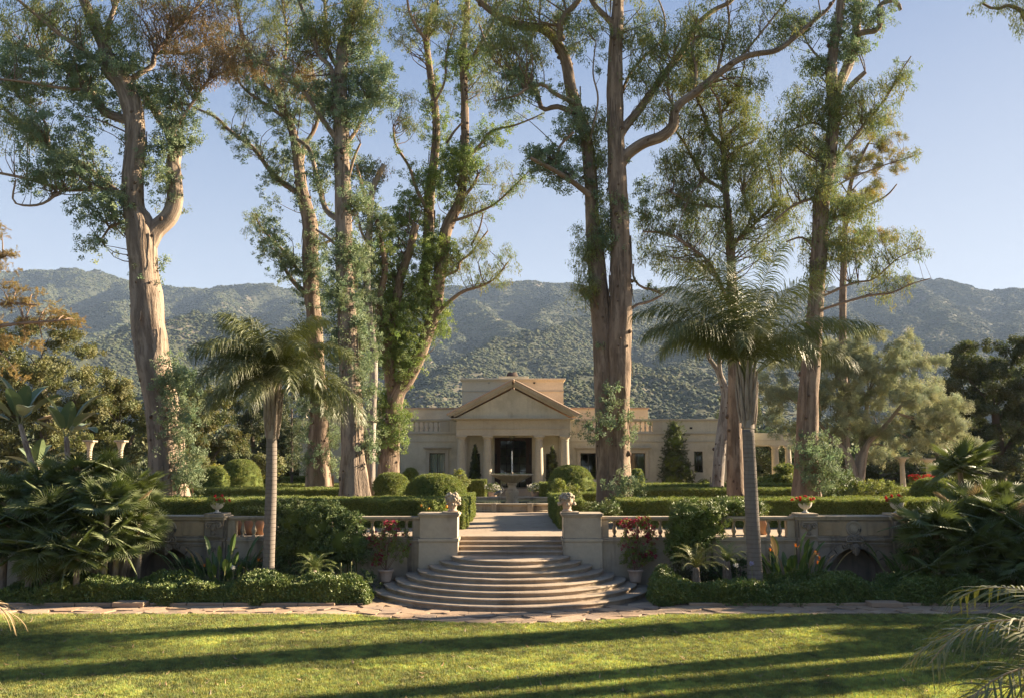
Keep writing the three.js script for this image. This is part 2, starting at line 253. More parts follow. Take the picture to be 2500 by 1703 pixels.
// ---------------------------------------------------------------- ground: lawn, flagstone path, beds, terrace
let landHeight;
const STAIR = { x: -0.06, d: 35.85 };
const lawnEdge = (x) => { const u = Math.abs(x - STAIR.x), b = 7.72; const circ = u < b ? 35.85 - Math.sqrt(b * b - u * u) : 99; const flat = 29.85; return Math.min(flat, circ) - 0.12 * Math.exp(-Math.pow((u - 4.6) / 1.2, 2)); };
{
  const pos = [], uv = [], idx = [], xs = []; for (let x = -70; x <= 70.01; x += Math.abs(x) < 9 ? 0.2 : 1) xs.push(x);
  const rows = 30;
  xs.forEach((x) => { for (let j = 0; j <= rows; j++) { const d = lerp(-30, lawnEdge(x) + 0.04 * noise3(x * 3, 1, 1, 4), j / rows); pos.push(x, j === rows ? -0.02 : 0, -d); uv.push(x, d); } });
  for (let i = 0; i < xs.length - 1; i++) for (let j = 0; j < rows; j++) { const a = i * (rows + 1) + j, b = a + rows + 1; idx.push(a, b, a + 1, b, b + 1, a + 1); }
  const g = new THREE.BufferGeometry(); g.setAttribute('position', new THREE.Float32BufferAttribute(pos, 3)); g.setAttribute('uv', new THREE.Float32BufferAttribute(uv, 2)); g.setIndex(idx); g.computeVertexNormals();
  const lawn = struct('lawn', g, M.lawn, 'mown green lawn in front of the stone staircase');
  // grass blades
  const r = rng(77), tuft = (seed) => { const q = rng(seed), t = []; for (let i = 0; i < 9; i++) leafTris(t, mat4((q() - 0.5) * 0.10, 0, (q() - 0.5) * 0.10, 0.15 + 0.75 * q(), q() * 6.283, 0), 0.035 + 0.035 * q(), 0.011, 0.1, 0.2); return fromTris(t); };
  const put = [];
  for (let i = 0; i < 190000; i++) {
    const d = 13.5 + 16.6 * Math.pow(r(), 0.8), x = (r() * 2 - 1) * (0.61 * d + 0.6);
    const e = lawnEdge(x); if (d > e + 0.05 * r()) continue;
    const n = noise3(x * 0.35, d * 0.35, 3, 21), f = noise3(x * 1.7, d * 1.7, 5, 22), q = noise3(x * 6, d * 6, 5, 23), dry = step(0.15, 0.6, n + 0.4 * f);
    put.push([x, -0.004, -d, 0.9 + 0.35 * r(), (0.90 + 0.22 * f + 0.4 * q) * (1 + 0.35 * dry), V((r() - 0.5) * 0.5, 1, (r() - 0.5) * 0.5).normalize()]);
  }
  scatter('grass_blades', [tuft(1), tuft(2), tuft(3)], M.blade, put, lawn, 5, { warm: 0.5 });
  // fallen leaves
  const dl = thing('fallen_leaves', 'scattered dry eucalyptus leaves lying on the lawn', 'leaves', [0, 0, 0], null, 'stuff'), lp = [];
  for (let i = 0; i < 800; i++) { const d = 14 + 15 * r(), x = (r() * 2 - 1) * 0.6 * d; if (d > lawnEdge(x)) continue; lp.push([x, 0.05, -d, 0.8 + 0.8 * r(), 1, V((r() - 0.5) * 0.35, 1, (r() - 0.5) * 0.35).normalize()]); }
  const one = []; leafTris(one, mat4(0, 0, 0, 1.5, 0, 0), 0.16, 0.035, 0.3, 0.2); scatter('leaf_scatter', [fromTris(one)], M.dryLeaf, lp, dl, 6, { warm: 0.3 });
}
{ // flagstone path: mortar bed and one mesh per stone
  const path = new THREE.Group(); path.name = 'path'; scene.add(path); path.userData = { kind: 'structure', label: 'flagstone path of warm buff stones between lawn and staircase', category: 'path' };
  const bed = new THREE.PlaneGeometry(90, 9, 1, 1).rotateX(-Math.PI / 2).translate(0, -0.028, -31.4); part('mortar_bed', metreUV(bed), M.mortar, path);
  const r = rng(31), sx = 0.86, sy = 0.52, cells = new Map(), key = (i, j) => i * 1000 + j;
  const seedAt = (i, j) => { if (!cells.has(key(i, j))) { const q = rng(i * 7919 + j * 104729 + 5); cells.set(key(i, j), [(i + 0.5 * (j & 1) + (q() - 0.5) * 0.8) * sx, 27.6 + (j + (q() - 0.5) * 0.75) * sy, q()]); } return cells.get(key(i, j)); };
  const clip = (poly, nx, ny, c) => { const out = []; for (let k = 0; k < poly.length; k++) { const a = poly[k], b = poly[(k + 1) % poly.length], da = a[0] * nx + a[1] * ny - c, db = b[0] * nx + b[1] * ny - c; if (da <= 0) out.push(a); if ((da < 0 && db > 0) || (da > 0 && db < 0)) { const t = da / (da - db); out.push([a[0] + (b[0] - a[0]) * t, a[1] + (b[1] - a[1]) * t]); } } return out; };
  const far = []; let count = 0;
  for (let i = -48; i <= 48; i++) for (let j = 0; j < 12; j++) {
    const [cx, cd, tone] = seedAt(i, j), rr = Math.hypot(cx - STAIR.x, cd - STAIR.d);
    if (cd > 31.75 && Math.abs(cx) > 6.4) continue; if (cd > 32.6 || rr < 5.1) continue; if (cd < lawnEdge(cx) - 0.1) continue;
    let poly = [[cx - 2, cd - 2], [cx + 2, cd - 2], [cx + 2, cd + 2], [cx - 2, cd + 2]];
    for (let a = -2; a <= 2; a++) for (let b = -2; b <= 2; b++) { if (!a && !b) continue; const [ox, od] = seedAt(i + a, j + b), nx = ox - cx, nd = od - cd, l = Math.hypot(nx, nd); poly = clip(poly, nx / l, nd / l, (cx * nx + cd * nd) / l + l / 2 - 0.009); }
    { const e = lawnEdge(cx), sl = (lawnEdge(cx + 0.1) - lawnEdge(cx - 0.1)) / 0.2, l = Math.hypot(sl, 1); poly = clip(poly, sl / l, -1 / l, (sl * cx - e) / l - 0.01); }
    { const ux = (cx - STAIR.x) / rr, ud = (cd - STAIR.d) / rr; poly = clip(poly, -ux, -ud, -(ux * STAIR.x + ud * STAIR.d) - 5.36); }
    if (poly.length < 3) continue;
    poly = poly.filter((p, k) => { const q = poly[(k + 1) % poly.length]; return Math.hypot(p[0] - q[0], p[1] - q[1]) > 0.03; }); if (poly.length < 3) continue;
    let area = 0; poly.forEach((p, k) => { const q = poly[(k + 1) % poly.length]; area += p[0] * q[1] - q[0] * p[1]; }); if (Math.abs(area) < 0.03) continue;
    const sh = new THREE.Shape(poly.map((p) => new THREE.Vector2(p[0] - cx + (r() - 0.5) * 0.02, -(p[1] - cd) + (r() - 0.5) * 0.02)));
    const g = new THREE.ExtrudeGeometry(sh, { depth: 0.03, bevelEnabled: true, bevelThickness: 0.008, bevelSize: 0.012, bevelOffset: -0.012, bevelSegments: 1, steps: 1 }).rotateX(-Math.PI / 2);
    g.rotateX((r() - 0.5) * 0.005); g.rotateZ((r() - 0.5) * 0.005); g.translate(cx, -0.03 + 0.006 * r(), -cd);
    const gg = metreUV(g, 1); const uvs = gg.attributes.uv; for (let k = 0; k < uvs.count; k++) uvs.setXY(k, uvs.getX(k) + tone * 7, uvs.getY(k) + tone * 13);
    const inView = Math.abs(cx) < 0.6 * cd + 0.3 && count < 298;
    if (inView) { part('flagstone', gg, M.flag[Math.floor(r() * M.flag.length)], path); count++; } else far.push(gg);
  }
  if (far.length) { const m = part('flagstone_rows', merge(far), M.flag[0], path); m.userData.kind = 'stuff'; }
}
{ // planting bed in front of the wall, and the terrace behind it
  const parts = []; for (const s of [-1, 1]) parts.push(box(s * 5.25, s * 46, -0.3, 0.06, -31.75, -35.9)); struct('planting_bed', merge(parts), M.soil, 'dark soil of the planting bed below the wall');
  const kerb = []; for (const s of [-1, 1]) for (let k = 0; k < 30; k++) { const x0 = s * (6.2 + k * 1.3), x1 = s * (6.2 + k * 1.3 + 1.27); kerb.push(box(x0, x1, -0.05, 0.1, -31.62, -31.78, 0.02)); }
  struct('kerb', merge(kerb), M.flag[2], 'low stone kerb along the planting bed');
  struct('terrace', box(-46, 46, -0.3, 2.0, -36.5, -86), M.earth, 'packed earth terrace between the hedges');
}
{ // side and back ground that joins the garden to the valley, and the mountains: one sheet to the horizon
  const table = [[-1500, 640], [-400, 640], [0, 652], [70, 655], [140, 672], [240, 668], [330, 690], [420, 706], [560, 704], [700, 706], [850, 700], [1000, 708], [1100, 706], [1180, 700], [1270, 697], [1340, 694], [1420, 702], [1500, 708], [1580, 706], [1680, 692], [1800, 702], [1950, 702], [2080, 690], [2140, 680], [2210, 674], [2290, 681], [2350, 700], [2410, 713], [2450, 706], [2500, 703], [2900, 690], [4000, 690]];
  // ridge lines: [photo x, photo y, distance] from foot to crest
  const RIDGES = [
    [[140, 672, 4500], [120, 720, 3900], [90, 780, 3300], [60, 850, 2800]], [[330, 690, 4550], [310, 725, 3800], [235, 790, 3200], [182, 840, 2700], [215, 900, 2200]], [[560, 704, 4550], [520, 732, 3900], [560, 770, 3300], [480, 805, 2900]],
    [[215, 912, 1900], [265, 845, 2000], [335, 800, 2150], [450, 775, 2300], [560, 790, 2350], [650, 840, 2300], [720, 890, 2200]], [[850, 700, 4550], [900, 745, 3800], [960, 795, 3200], [1000, 855, 2700], [1010, 915, 2200]], [[1070, 706, 4550], [1110, 725, 4000], [1180, 770, 3400], [1240, 820, 2900], [1290, 852, 2500]], [[1000, 712, 4500], [1040, 765, 3600], [1090, 835, 3000], [1110, 890, 2500]],
    [[1054, 975, 1500], [1130, 908, 1800], [1237, 842, 2100], [1350, 803, 2350], [1460, 772, 2700], [1560, 745, 3200], [1640, 715, 3900], [1700, 692, 4550]], [[1340, 696, 4550], [1390, 730, 3900], [1330, 762, 3500], [1290, 790, 3200]], [[1380, 962, 1150], [1440, 908, 1350], [1530, 892, 1500], [1620, 905, 1600], [1680, 890, 1900], [1760, 830, 2500], [1850, 760, 3400], [1950, 704, 4550]],
    [[2210, 674, 4550], [2260, 728, 3900], [2290, 790, 3300], [2320, 838, 2900], [2370, 882, 2500], [2330, 930, 2000]], [[2080, 692, 4550], [2050, 750, 3700], [2020, 812, 3000], [2080, 872, 2400]], [[2500, 705, 4600], [2470, 775, 3700], [2480, 850, 2900], [2450, 905, 2300]], [[0, 865, 2300], [100, 885, 2000], [200, 925, 1500], [300, 965, 1200], [420, 1000, 1000]], [[700, 708, 4550], [760, 765, 3700], [735, 825, 3000], [800, 882, 2400], [830, 932, 1900]],
    [[-300, 660, 4500], [-260, 760, 3600], [-320, 850, 2700]], [[2900, 700, 4500], [2860, 790, 3500], [2900, 870, 2700]], [[1480, 708, 4500], [1500, 750, 3900], [1450, 800, 3300]], [[2150, 700, 4300], [2180, 780, 3500], [2170, 850, 2900]],
  ].map((l) => l.map(([px, py, d]) => { const p = at(px, py, d); return [p.x, d, p.y]; }));
  const crestLine = table.map(([px, py]) => { const p = at(px, py, 4600); return [p.x, 4600 + 120 * noise3(px / 200, 1, 1, 6), p.y]; });
  const cone = (line, x, d, slope, k) => { let best = -1e9; for (let i = 0, s = 0; i < line.length - 1; i++) { const [ax, ad, ay] = line[i], [bx, bd, by] = line[i + 1], ux = bx - ax, ud = bd - ad, L2 = ux * ux + ud * ud, t = sat(((x - ax) * ux + (d - ad) * ud) / L2), qx = ax + ux * t - x, qd = ad + ud * t - d, dist = Math.sqrt(qx * qx + qd * qd), y0 = ay + (by - ay) * t; if (y0 - 0.3 * dist > best || i === 0) { const L = Math.sqrt(L2), along = s + L * t, side = (qx * ud - qd * ux) > 0 ? 1 : 2; const g = Math.abs(noise3(along / 210 + k * 9, side, dist / 900, 66)) * 1.5 + 0.5 * Math.abs(noise3(along / 85, side, dist / 300 + k, 67)); best = Math.max(best, y0 - slope * (Math.sqrt(dist * dist + 900) - 30) * (0.82 + 0.25 * g) - 0.18 * Math.min(dist, 260) * g); } s += Math.sqrt(L2); } return best; };
  const height = (x, d) => {
    const wx = x + 60 * noise3(x / 260, d / 260, 2, 3) + 22 * noise3(x / 90, d / 90, 4, 9), wd = d + 60 * noise3(x / 260, d / 260, 7, 5);
    let y = 2 + 0.028 * Math.max(0, d - 260) + 8 * sat((d - 300) / 500) * (1 + noise3(x / 240, d / 240, 1, 15));
    if (d > 700) { let m = cone(crestLine, wx, wd, 0.54, 0); for (let i = 0; i < RIDGES.length; i++) m = Math.max(m, cone(RIDGES[i], wx, wd, 0.66, i + 1)); m += 12 * noise3(x / 60, d / 60, 1, 8) + 5 * noise3(x / 25, d / 25, 2, 10); y = Math.max(y, m); }
    const near = step(95, 420, d); y = lerp(1.2, y, near);
    if (d < 90) y = Math.min(y, 1.2); if (Math.abs(x) < 60 && d < 92) y = -1.2; if (d < 36 && Math.abs(x) < 75) y = -1.2; return y;
  };
  const cols = 440, rows = 420, pos = [], col = [], idx = [];
  const dAt = (j) => -40 + 9100 * Math.pow(j / rows, 2.1) , xAt = (i, d) => (i / cols * 2 - 1) * (260 + Math.max(0, d) * 0.86);
  for (let j = 0; j <= rows; j++) for (let i = 0; i <= cols; i++) {
    const d = dAt(j), x = xAt(i, d), y = height(x, d); pos.push(x, y, -d);
    const e = 18, steep = d > 700 ? Math.abs(height(x + e, d) - y) / e + 0.25 : 0;
    const n1 = noise3(x / 170, d / 170, 3, 11), n2 = noise3(x / 48, d / 48, 3, 12), n3 = noise3(x / 500, d / 700, 4, 13);
    const rock = step(0.45, 0.9, n1 * 0.8 + n2 * 0.6 + 0.6 * n3 + (steep - 0.6) * 0.6) * step(700, 1500, d) * 0.9, dry = step(0.1, 0.7, n2 + 0.5 * n1) * 0.55;
    let c = mixc([0.036, 0.042, 0.018], [0.058, 0.056, 0.024], dry); c = mixc(c, [0.20, 0.16, 0.12], rock * 0.6); if (d < 300) c = [0.05, 0.06, 0.025]; col.push(...c);
  }
  for (let j = 0; j < rows; j++) for (let i = 0; i < cols; i++) { const a = j * (cols + 1) + i, b = a + cols + 1; idx.push(a, a + 1, b, b, a + 1, b + 1); }
  const g = new THREE.BufferGeometry(); g.setAttribute('position', new THREE.Float32BufferAttribute(pos, 3)); g.setAttribute('color', new THREE.Float32BufferAttribute(col, 3)); g.setIndex(idx); g.computeVertexNormals();
  struct('mountains', g, std({ vertexColors: true, roughness: 1 }), 'brush covered mountain range with rocky spurs and canyons');
  // brush on the slopes
  const r = rng(91), bush = (seed) => { const q = rng(seed), b = new THREE.IcosahedronGeometry(1, 1), p = b.attributes.position; const m = new Map(); for (let i = 0; i < p.count; i++) { const k = [p.getX(i), p.getY(i), p.getZ(i)].map((v) => v.toFixed(2)).join(); if (!m.has(k)) m.set(k, 0.62 + 0.6 * q()); const s = m.get(k); p.setXYZ(i, p.getX(i) * s, p.getY(i) * s * 0.68 + 0.08, p.getZ(i) * s); } b.computeVertexNormals(); return b; };
  const brush = thing('chaparral', 'dense brush and small trees covering the mountain slopes', 'brush', [0, 0, 0], null, 'stuff'), put = [];
  for (let i = 0; i < 600000 && put.length < 360000; i++) {
    const d = 420 + 4350 * Math.pow(r(), 0.85), x = (r() * 2 - 1) * d * 0.64; if (r() < 0.10 + 0.5 * (noise3(x / 120, d / 120, 3, 71) + 0.4 * noise3(x / 40, d / 40, 3, 72))) continue;
    const y = height(x, d); const s = (2.6 + 5.5 * Math.pow(r(), 2.5)) * (0.6 + 0.4 * step(900, 2600, d)); put.push([x, y + 0.2 * s, -d, s, 0.85 + 0.35 * r(), V(0, 1, 0)]);
  }
  scatter('brush', [bush(1), bush(2), bush(3)], std({ color: rgb(0.050, 0.060, 0.022), roughness: 1 }), put, brush, 9, { warm: 0.3 });
  landHeight = height;
}
// ---------------------------------------------------------------- staircase
const RISE = 1 / 6;
{
  const st = thing('stone_staircase', 'wide stone staircase with curved lower steps rising to the terrace', 'staircase', [STAIR.x, 0, -STAIR.d]);
  for (let i = 0; i < 8; i++) {
    const R = 5.41 - 0.43 * i, top = (i + 1) * RISE, inner = i === 7 ? 0.01 : R - 0.62, b = i ? top - 0.2 : -0.04;
    const prof = [[inner, top - 0.001], [R - 0.05, top], [R - 0.015, top - 0.008], [R + 0.008, top - 0.035], [R - 0.004, top - 0.062], [R - 0.035, top - 0.072], [R - 0.045, top - 0.09], [R - 0.05, b], [inner, b]].reverse();
    const g = new THREE.LatheGeometry(prof.map(([r, y]) => new THREE.Vector2(r, y)), 72, -Math.PI * 0.492, Math.PI * 0.984), p = g.attributes.position;
    for (let k = 0; k < p.count; k++) { const x = p.getX(k), y = p.getY(k), z = p.getZ(k), n = 0.012 * noise3(x * 2.2, y * 3 + i, z * 2.2, 41) + 0.006 * noise3(x * 9, y * 9, z * 9, 42); p.setXYZ(k, x + n, y + 0.5 * n, z + n); }
    const q = toCreasedNormals(g, 0.7); part('curved_step', metreUV(q), M.stair, st);
  }
  part('landing', box(-2.06, 2.06, 1.0, 8 * RISE - 0.003, 0.02, -0.9), M.stair, st);
  for (let k = 0; k < 4; k++) {
    const top = (9 + k) * RISE, z0 = 0.45 - 0.355 * k; const s = new THREE.Shape(), r = 0.035;
    s.moveTo(0, top); s.lineTo(0.62, top); s.lineTo(0.62, top - 0.3); s.lineTo(0.03, top - 0.3); s.lineTo(0.03, top - 0.075); s.lineTo(0, top - 0.07); s.absarc(0.0, top - r, r, -Math.PI / 2, Math.PI / 2, true);
    const g = new THREE.ExtrudeGeometry(s, { depth: 4.12, bevelEnabled: false, curveSegments: 6 }).rotateY(Math.PI / 2).translate(-2.06, 0, 0);   // depth now runs along x
    part('straight_step', metreUV(g.translate(0, 0, z0 - 0.04)), M.stair, st);
  }
}
// ---------------------------------------------------------------- terrace wall with balustrade, one per side
const balusterShape = lathe([[0.085, 0], [0.085, 0.05], [0.05, 0.07], [0.06, 0.12], [0.095, 0.2], [0.1, 0.26], [0.075, 0.36], [0.05, 0.46], [0.042, 0.52], [0.06, 0.54], [0.06, 0.56], [0.048, 0.57], [0.085, 0.6], [0.085, 0.645]], 14);
const RAIL = 2.825;
function scroll(r, turns, tube, n = 34) { const pts = []; for (let i = 0; i <= n; i++) { const t = i / n, a = t * turns * 6.283; pts.push(V(Math.cos(a) * r * (1 - 0.75 * t), Math.sin(a) * r * (1 - 0.75 * t), tube * 0.5 * t)); } return new THREE.TubeGeometry(new THREE.CatmullRomCurve3(pts), n, tube, 6); }
// mirrored copy whose faces still point outwards
function mirror(g) { g.scale(-1, 1, 1); const i = g.index.array; for (let k = 0; k < i.length; k += 3) { const t = i[k]; i[k] = i[k + 1]; i[k + 1] = t; } return g; }
function ball(x, y, z, sx, sy = sx, sz = sx, n = 10) { return new THREE.SphereGeometry(1, n, Math.ceil(n * 0.7)).scale(sx, sy, sz).translate(x, y, z); }
function terraceWall(s, nicheX, label) {
  const w = thing('balustrade_wall', label, 'wall', [0, 0, -35.7], 'terrace walls beside the staircase');
  const bx = (a, b, y0, y1, z0, z1, r = 0.012) => box(Math.min(a, b) * 1, Math.max(a, b), y0, y1, z0, z1, r);
  const in0 = STAIR.x + s * 2.07, out0 = STAIR.x + s * 3.62;
  // end pedestal beside the stairs
  part('pedestal', merge([bx(in0, out0, -0.1, 1.86, 0.32, -0.85), bx(in0 + s * 0.03, out0 - s * 0.03, 2.0, 2.83, 0.29, -0.82)]), M.stone, w);
  part('pedestal_band', bx(in0 - s * 0.035, out0 + s * 0.035, 1.862, 1.998, 0.36, -0.86, 0.03), M.stone, w);
  part('pedestal_cap', merge([bx(in0 - s * 0.03, out0 + s * 0.02, 2.832, 2.885, 0.34, -0.86, 0.02), bx(in0 - s * 0.06, out0 + s * 0.05, 2.887, 2.97, 0.38, -0.86, 0.025)]), M.stone, w);
  part('urn_block', bx(in0 - s * 0.02, in0 + s * 0.66, 2.972, 3.03, 0.36, -0.3, 0.02), M.stone, w);
  const n0 = nicheX - s * 2.28, n1 = nicheX + s * 2.28, end = s * 34;
  const runs = [[out0, n0], [n1, end]];
  for (const [a, b] of runs) {
    part('retaining_wall', bx(a, b, -0.1, 1.80, 0, -0.7, 0), M.stone, w);
    part('ledge', merge([bx(a, b, 1.802, 1.86, 0.05, -0.72, 0.02), bx(a, b, 1.862, 1.94, 0.09, -0.74, 0.025), bx(a, b, 1.942, 2.015, 0.02, -0.5, 0.01)]), M.stone, w);
    part('rail', merge([bx(a, b, 2.664, 2.71, -0.06, -0.42, 0.015), bx(a, b, 2.712, RAIL, -0.01, -0.47, 0.03)]), M.stone, w);
    const len = Math.abs(b - a), bays = Math.max(1, Math.round(len / 4.6)), bay = len / bays;
    for (let k = 0; k < bays; k++) {
      const c0 = a + s * bay * k, c1 = c0 + s * bay;
      for (const [q, h] of [[c0 + s * 0.15, 0.15], [c1 - s * 0.15, 0.15]]) part('die', bx(q - h, q + h, 2.017, 2.662, -0.05, -0.43, 0.01), M.stone, w);
      const inner = bay - 0.66, n = Math.max(2, Math.round(inner / 0.43)), stepx = inner / n;
      for (let i = 0; i < n; i++) { const x = c0 + s * (0.33 + (i + 0.5) * stepx); if (Math.abs(x) > 23) continue; const m = part('baluster', balusterShape, M.stone, w); m.position.set(x, 2.017, -0.24); m.rotation.y = i; }
    }
  }
  // wall fountain: arched niche between two piers
  const c = nicheX, f = thing('wall_fountain', s > 0 ? 'carved stone wall fountain with arched niche below two geranium urns' : 'carved stone wall fountain with arched niche beside the bushy fan palm', 'wall fountain', [c, 0, -35.7], 'wall fountains set in the terrace wall');
  const sh = new THREE.Shape(); sh.moveTo(-2.28, -0.1); sh.lineTo(2.28, -0.1); sh.lineTo(2.28, 1.88); sh.lineTo(-2.28, 1.88);
  const arch = new THREE.Path(); arch.moveTo(-1.06, -0.05); arch.lineTo(-1.06, 0.55); arch.absarc(0, 0.55, 1.06, Math.PI, 0, true); arch.lineTo(1.06, -0.05); sh.holes.push(arch);
  part('niche_wall', metreUV(new THREE.ExtrudeGeometry(sh, { depth: 0.75, bevelEnabled: false, curveSegments: 20 }).translate(0, 0, -0.63), 0.5), M.darkStone, f);
  part('niche_back', box(-1.2, 1.2, -0.1, 1.75, -0.5, -0.7), M.darkStone, f);
  for (let k = 0; k < 11; k++) { const a = Math.PI * (k + 0.5) / 11; if (k === 5) continue; const g = new THREE.BoxGeometry(0.30, 0.27, 0.12); g.rotateZ(a - Math.PI / 2).translate(Math.cos(a) * 1.19, 0.55 + Math.sin(a) * 1.19, 0.14); part('arch_stone', metreUV(g, 0.5), M.darkStone, f); }
  part('frieze', merge([bx(-2.28, 2.28, 1.882, 2.0, 0.20, -0.6, 0.02), bx(-1.5, 1.5, 1.66, 1.74, 0.17, 0, 0.02), bx(-1.45, 1.45, 1.742, 1.80, 0.21, 0, 0.02)]), M.darkStone, f);
  part('upper_panel', bx(-2.28, 2.28, 2.002, 2.70, 0.08, -0.6), M.darkStone, f);
  part('panel_inset', merge([bx(-1.40, -0.55, 2.09, 2.61, 0.10, 0.02), bx(0.55, 1.40, 2.09, 2.61, 0.10, 0.02), bx(-0.545, 0.545, 2.06, 2.64, 0.09, 0.02)]), M.ochre, f);
  part('medallion', merge([new THREE.TorusGeometry(0.27, 0.045, 8, 32).translate(0, 2.36, 0.1), new THREE.TorusGeometry(0.19, 0.02, 6, 28).translate(0, 2.36, 0.11), new THREE.CylinderGeometry(0.25, 0.25, 0.06, 28).rotateX(Math.PI / 2).translate(0, 2.36, 0.08)]), M.stone, f);
  part('coping', merge([bx(-1.45, 1.45, 2.702, 2.79, 0.16, -0.66, 0.02), bx(-1.45, 1.45, 2.792, 2.86, 0.22, -0.7, 0.03)]), M.stone, f);
  // bearded mask as keystone, with a scrolled crest
  part('carved_mask', merge([ball(0, 1.62, 0.2, 0.17, 0.21, 0.15, 14), ball(0, 1.5, 0.26, 0.12, 0.14, 0.11), ball(0, 1.61, 0.36, 0.035, 0.075, 0.04), ball(-0.07, 1.665, 0.315, 0.045, 0.022, 0.03), ball(0.07, 1.665, 0.315, 0.045, 0.022, 0.03), ball(0, 1.43, 0.29, 0.08, 0.12, 0.08), ball(-0.09, 1.49, 0.25, 0.06, 0.11, 0.07), ball(0.09, 1.49, 0.25, 0.06, 0.11, 0.07), ball(0, 1.535, 0.345, 0.06, 0.02, 0.025), ball(-0.15, 1.62, 0.2, 0.06, 0.1, 0.06), ball(0.15, 1.62, 0.2, 0.06, 0.1, 0.06)]), M.darkStone, f);
  part('crest', merge([scroll(0.17, 1.6, 0.045).translate(-0.2, 1.93, 0.2), mirror(scroll(0.17, 1.6, 0.045)).translate(0.2, 1.93, 0.2), ball(0, 1.98, 0.2, 0.1, 0.14, 0.08), bx(-0.34, 0.34, 1.83, 1.9, 0.3, 0.1, 0.03), scroll(0.13, 1.3, 0.035).scale(-1, -1, 1).translate(-0.36, 1.72, 0.2), mirror(scroll(0.13, 1.3, 0.035)).rotateZ(Math.PI).translate(0.36, 1.72, 0.2)]), M.darkStone, f);
  for (const k of [-1, 1]) {
    const px = k * 1.84;
    part('pier', merge([bx(px - 0.34, px + 0.34, -0.1, 1.88, 0.3, 0.1), bx(px - 0.36, px + 0.36, 2.0, 2.70, 0.28, 0.05), bx(px - 0.2, px + 0.2, 0.3, 1.3, 0.335, 0.28, 0.02)]), M.darkStone, f);
    part('pier_cap', merge([bx(px - 0.42, px + 0.42, 2.702, 2.79, 0.36, -0.66, 0.02), bx(px - 0.47, px + 0.47, 2.792, 2.87, 0.41, -0.7, 0.03), bx(px - 0.4, px + 0.4, 2.872, 2.96, 0.34, -0.6, 0.02)]), M.stone, f);
    part('bracket', merge([scroll(0.12, 1.5, 0.04).rotateY(0.4).translate(px - 0.2, 2.5, 0.32), mirror(scroll(0.12, 1.5, 0.04)).translate(px + 0.2, 2.5, 0.32), ball(px, 2.42, 0.3, 0.12, 0.16, 0.08), ball(px, 2.2, 0.3, 0.09, 0.1, 0.06), bx(px - 0.27, px + 0.27, 2.58, 2.66, 0.36, 0.2, 0.02), bx(px - 0.25, px + 0.25, 2.05, 2.11, 0.34, 0.2, 0.02), scroll(0.13, 1.4, 0.035).translate(px - 0.02, 1.55, 0.32), mirror(scroll(0.1, 1.4, 0.03)).rotateZ(Math.PI).translate(px + 0.02, 0.5, 0.32)]), M.darkStone, f);
  }
  return w;
}
const NICHE_R = X(2080, 35.5), NICHE_L = X(416, 35.5);
terraceWall(1, NICHE_R, 'weathered stone terrace wall with balustrade, broader bougainvillea in front'); terraceWall(-1, NICHE_L, 'weathered stone terrace wall with balustrade, sprawling dark vine hanging over it');
// ---------------------------------------------------------------- urns
const urnShape = lathe([[0.0, 0], [0.14, 0], [0.145, 0.035], [0.075, 0.065], [0.055, 0.12], [0.07, 0.145], [0.16, 0.19], [0.235, 0.27], [0.26, 0.35], [0.265, 0.385], [0.285, 0.40], [0.285, 0.42], [0.25, 0.42], [0.23, 0.36], [0.0, 0.34]], 26);
function geraniumUrn(x, z, seed, label) {
  const u = thing('flower_urn', label, 'urn', [x, 2.961, z], 'urns of red geraniums on the terrace wall'), r = rng(seed);
  part('bowl', urnShape, M.pale, u);
  const lv = [], fl = []; for (let i = 0; i < 70; i++) { const a = r() * 6.283, q = 0.36 * Math.sqrt(r()); lv.push([Math.cos(a) * q, 0.43 + 0.14 * r() - 0.2 * Math.max(0, q - 0.25), Math.sin(a) * q, 0.75, 0.9 + 0.5 * r()]); }
  for (let k = 0; k < 8; k++) { const a = r() * 6.283, q = 0.12 + 0.38 * r(), y = 0.5 + 0.2 * r() - 0.25 * Math.max(0, q - 0.3); for (let i = 0; i < 7; i++) fl.push([Math.cos(a) * q + (r() - 0.5) * 0.07, y + (r() - 0.5) * 0.07, Math.sin(a) * q + (r() - 0.5) * 0.07, 0.9, 1]); }
  scatter('leaves', C.jas, M.hedge, lv, u, seed, { warm: 0.2 }); scatter('blossoms', C.flower, M.geranium, fl, u, seed + 1, { warm: 0 });
}
geraniumUrn(NICHE_R - 1.84, -35.75, 5, 'pale stone urn of red geraniums on the wall fountain pier nearer the staircase'); geraniumUrn(NICHE_R + 1.84, -35.75, 8, 'pale stone urn of red geraniums on the wall fountain pier nearer the fan palms'); geraniumUrn(NICHE_L + 1.84, -35.75, 11, 'grey stone urn of red geraniums above the shaded wall fountain with an ochre panel');
function fruitUrn(x, seed, label) {
  const u = thing('fruit_urn', label, 'urn', [x, 3.031, -35.68], 'carved fruit urns on the stair pedestals'), r = rng(seed), list = [];
  part('vase', lathe([[0, 0], [0.19, 0], [0.2, 0.05], [0.15, 0.08], [0.16, 0.12], [0.2, 0.3], [0.225, 0.36], [0.24, 0.37], [0.24, 0.4], [0, 0.41]], 20), M.paleClay, u);
  for (let i = 0; i < 70; i++) { const a = r() * 6.283, h = r(), q = 0.29 * Math.sqrt(1 - Math.pow(h * 0.95, 2)) * (0.85 + 0.3 * r()), s = 0.04 + 0.035 * r(); list.push(moved(new THREE.IcosahedronGeometry(s, 1), Math.cos(a) * q, 0.38 + 0.33 * h - (h < 0.15 ? 0.1 : 0), Math.sin(a) * q, r() * 6, r() * 6, 0, [1, 0.8 + 0.5 * r(), 1])); }
  part('carved_fruit', merge([...list, ball(0, 0.48, 0, 0.25, 0.22, 0.25)]), M.stone, u);
}
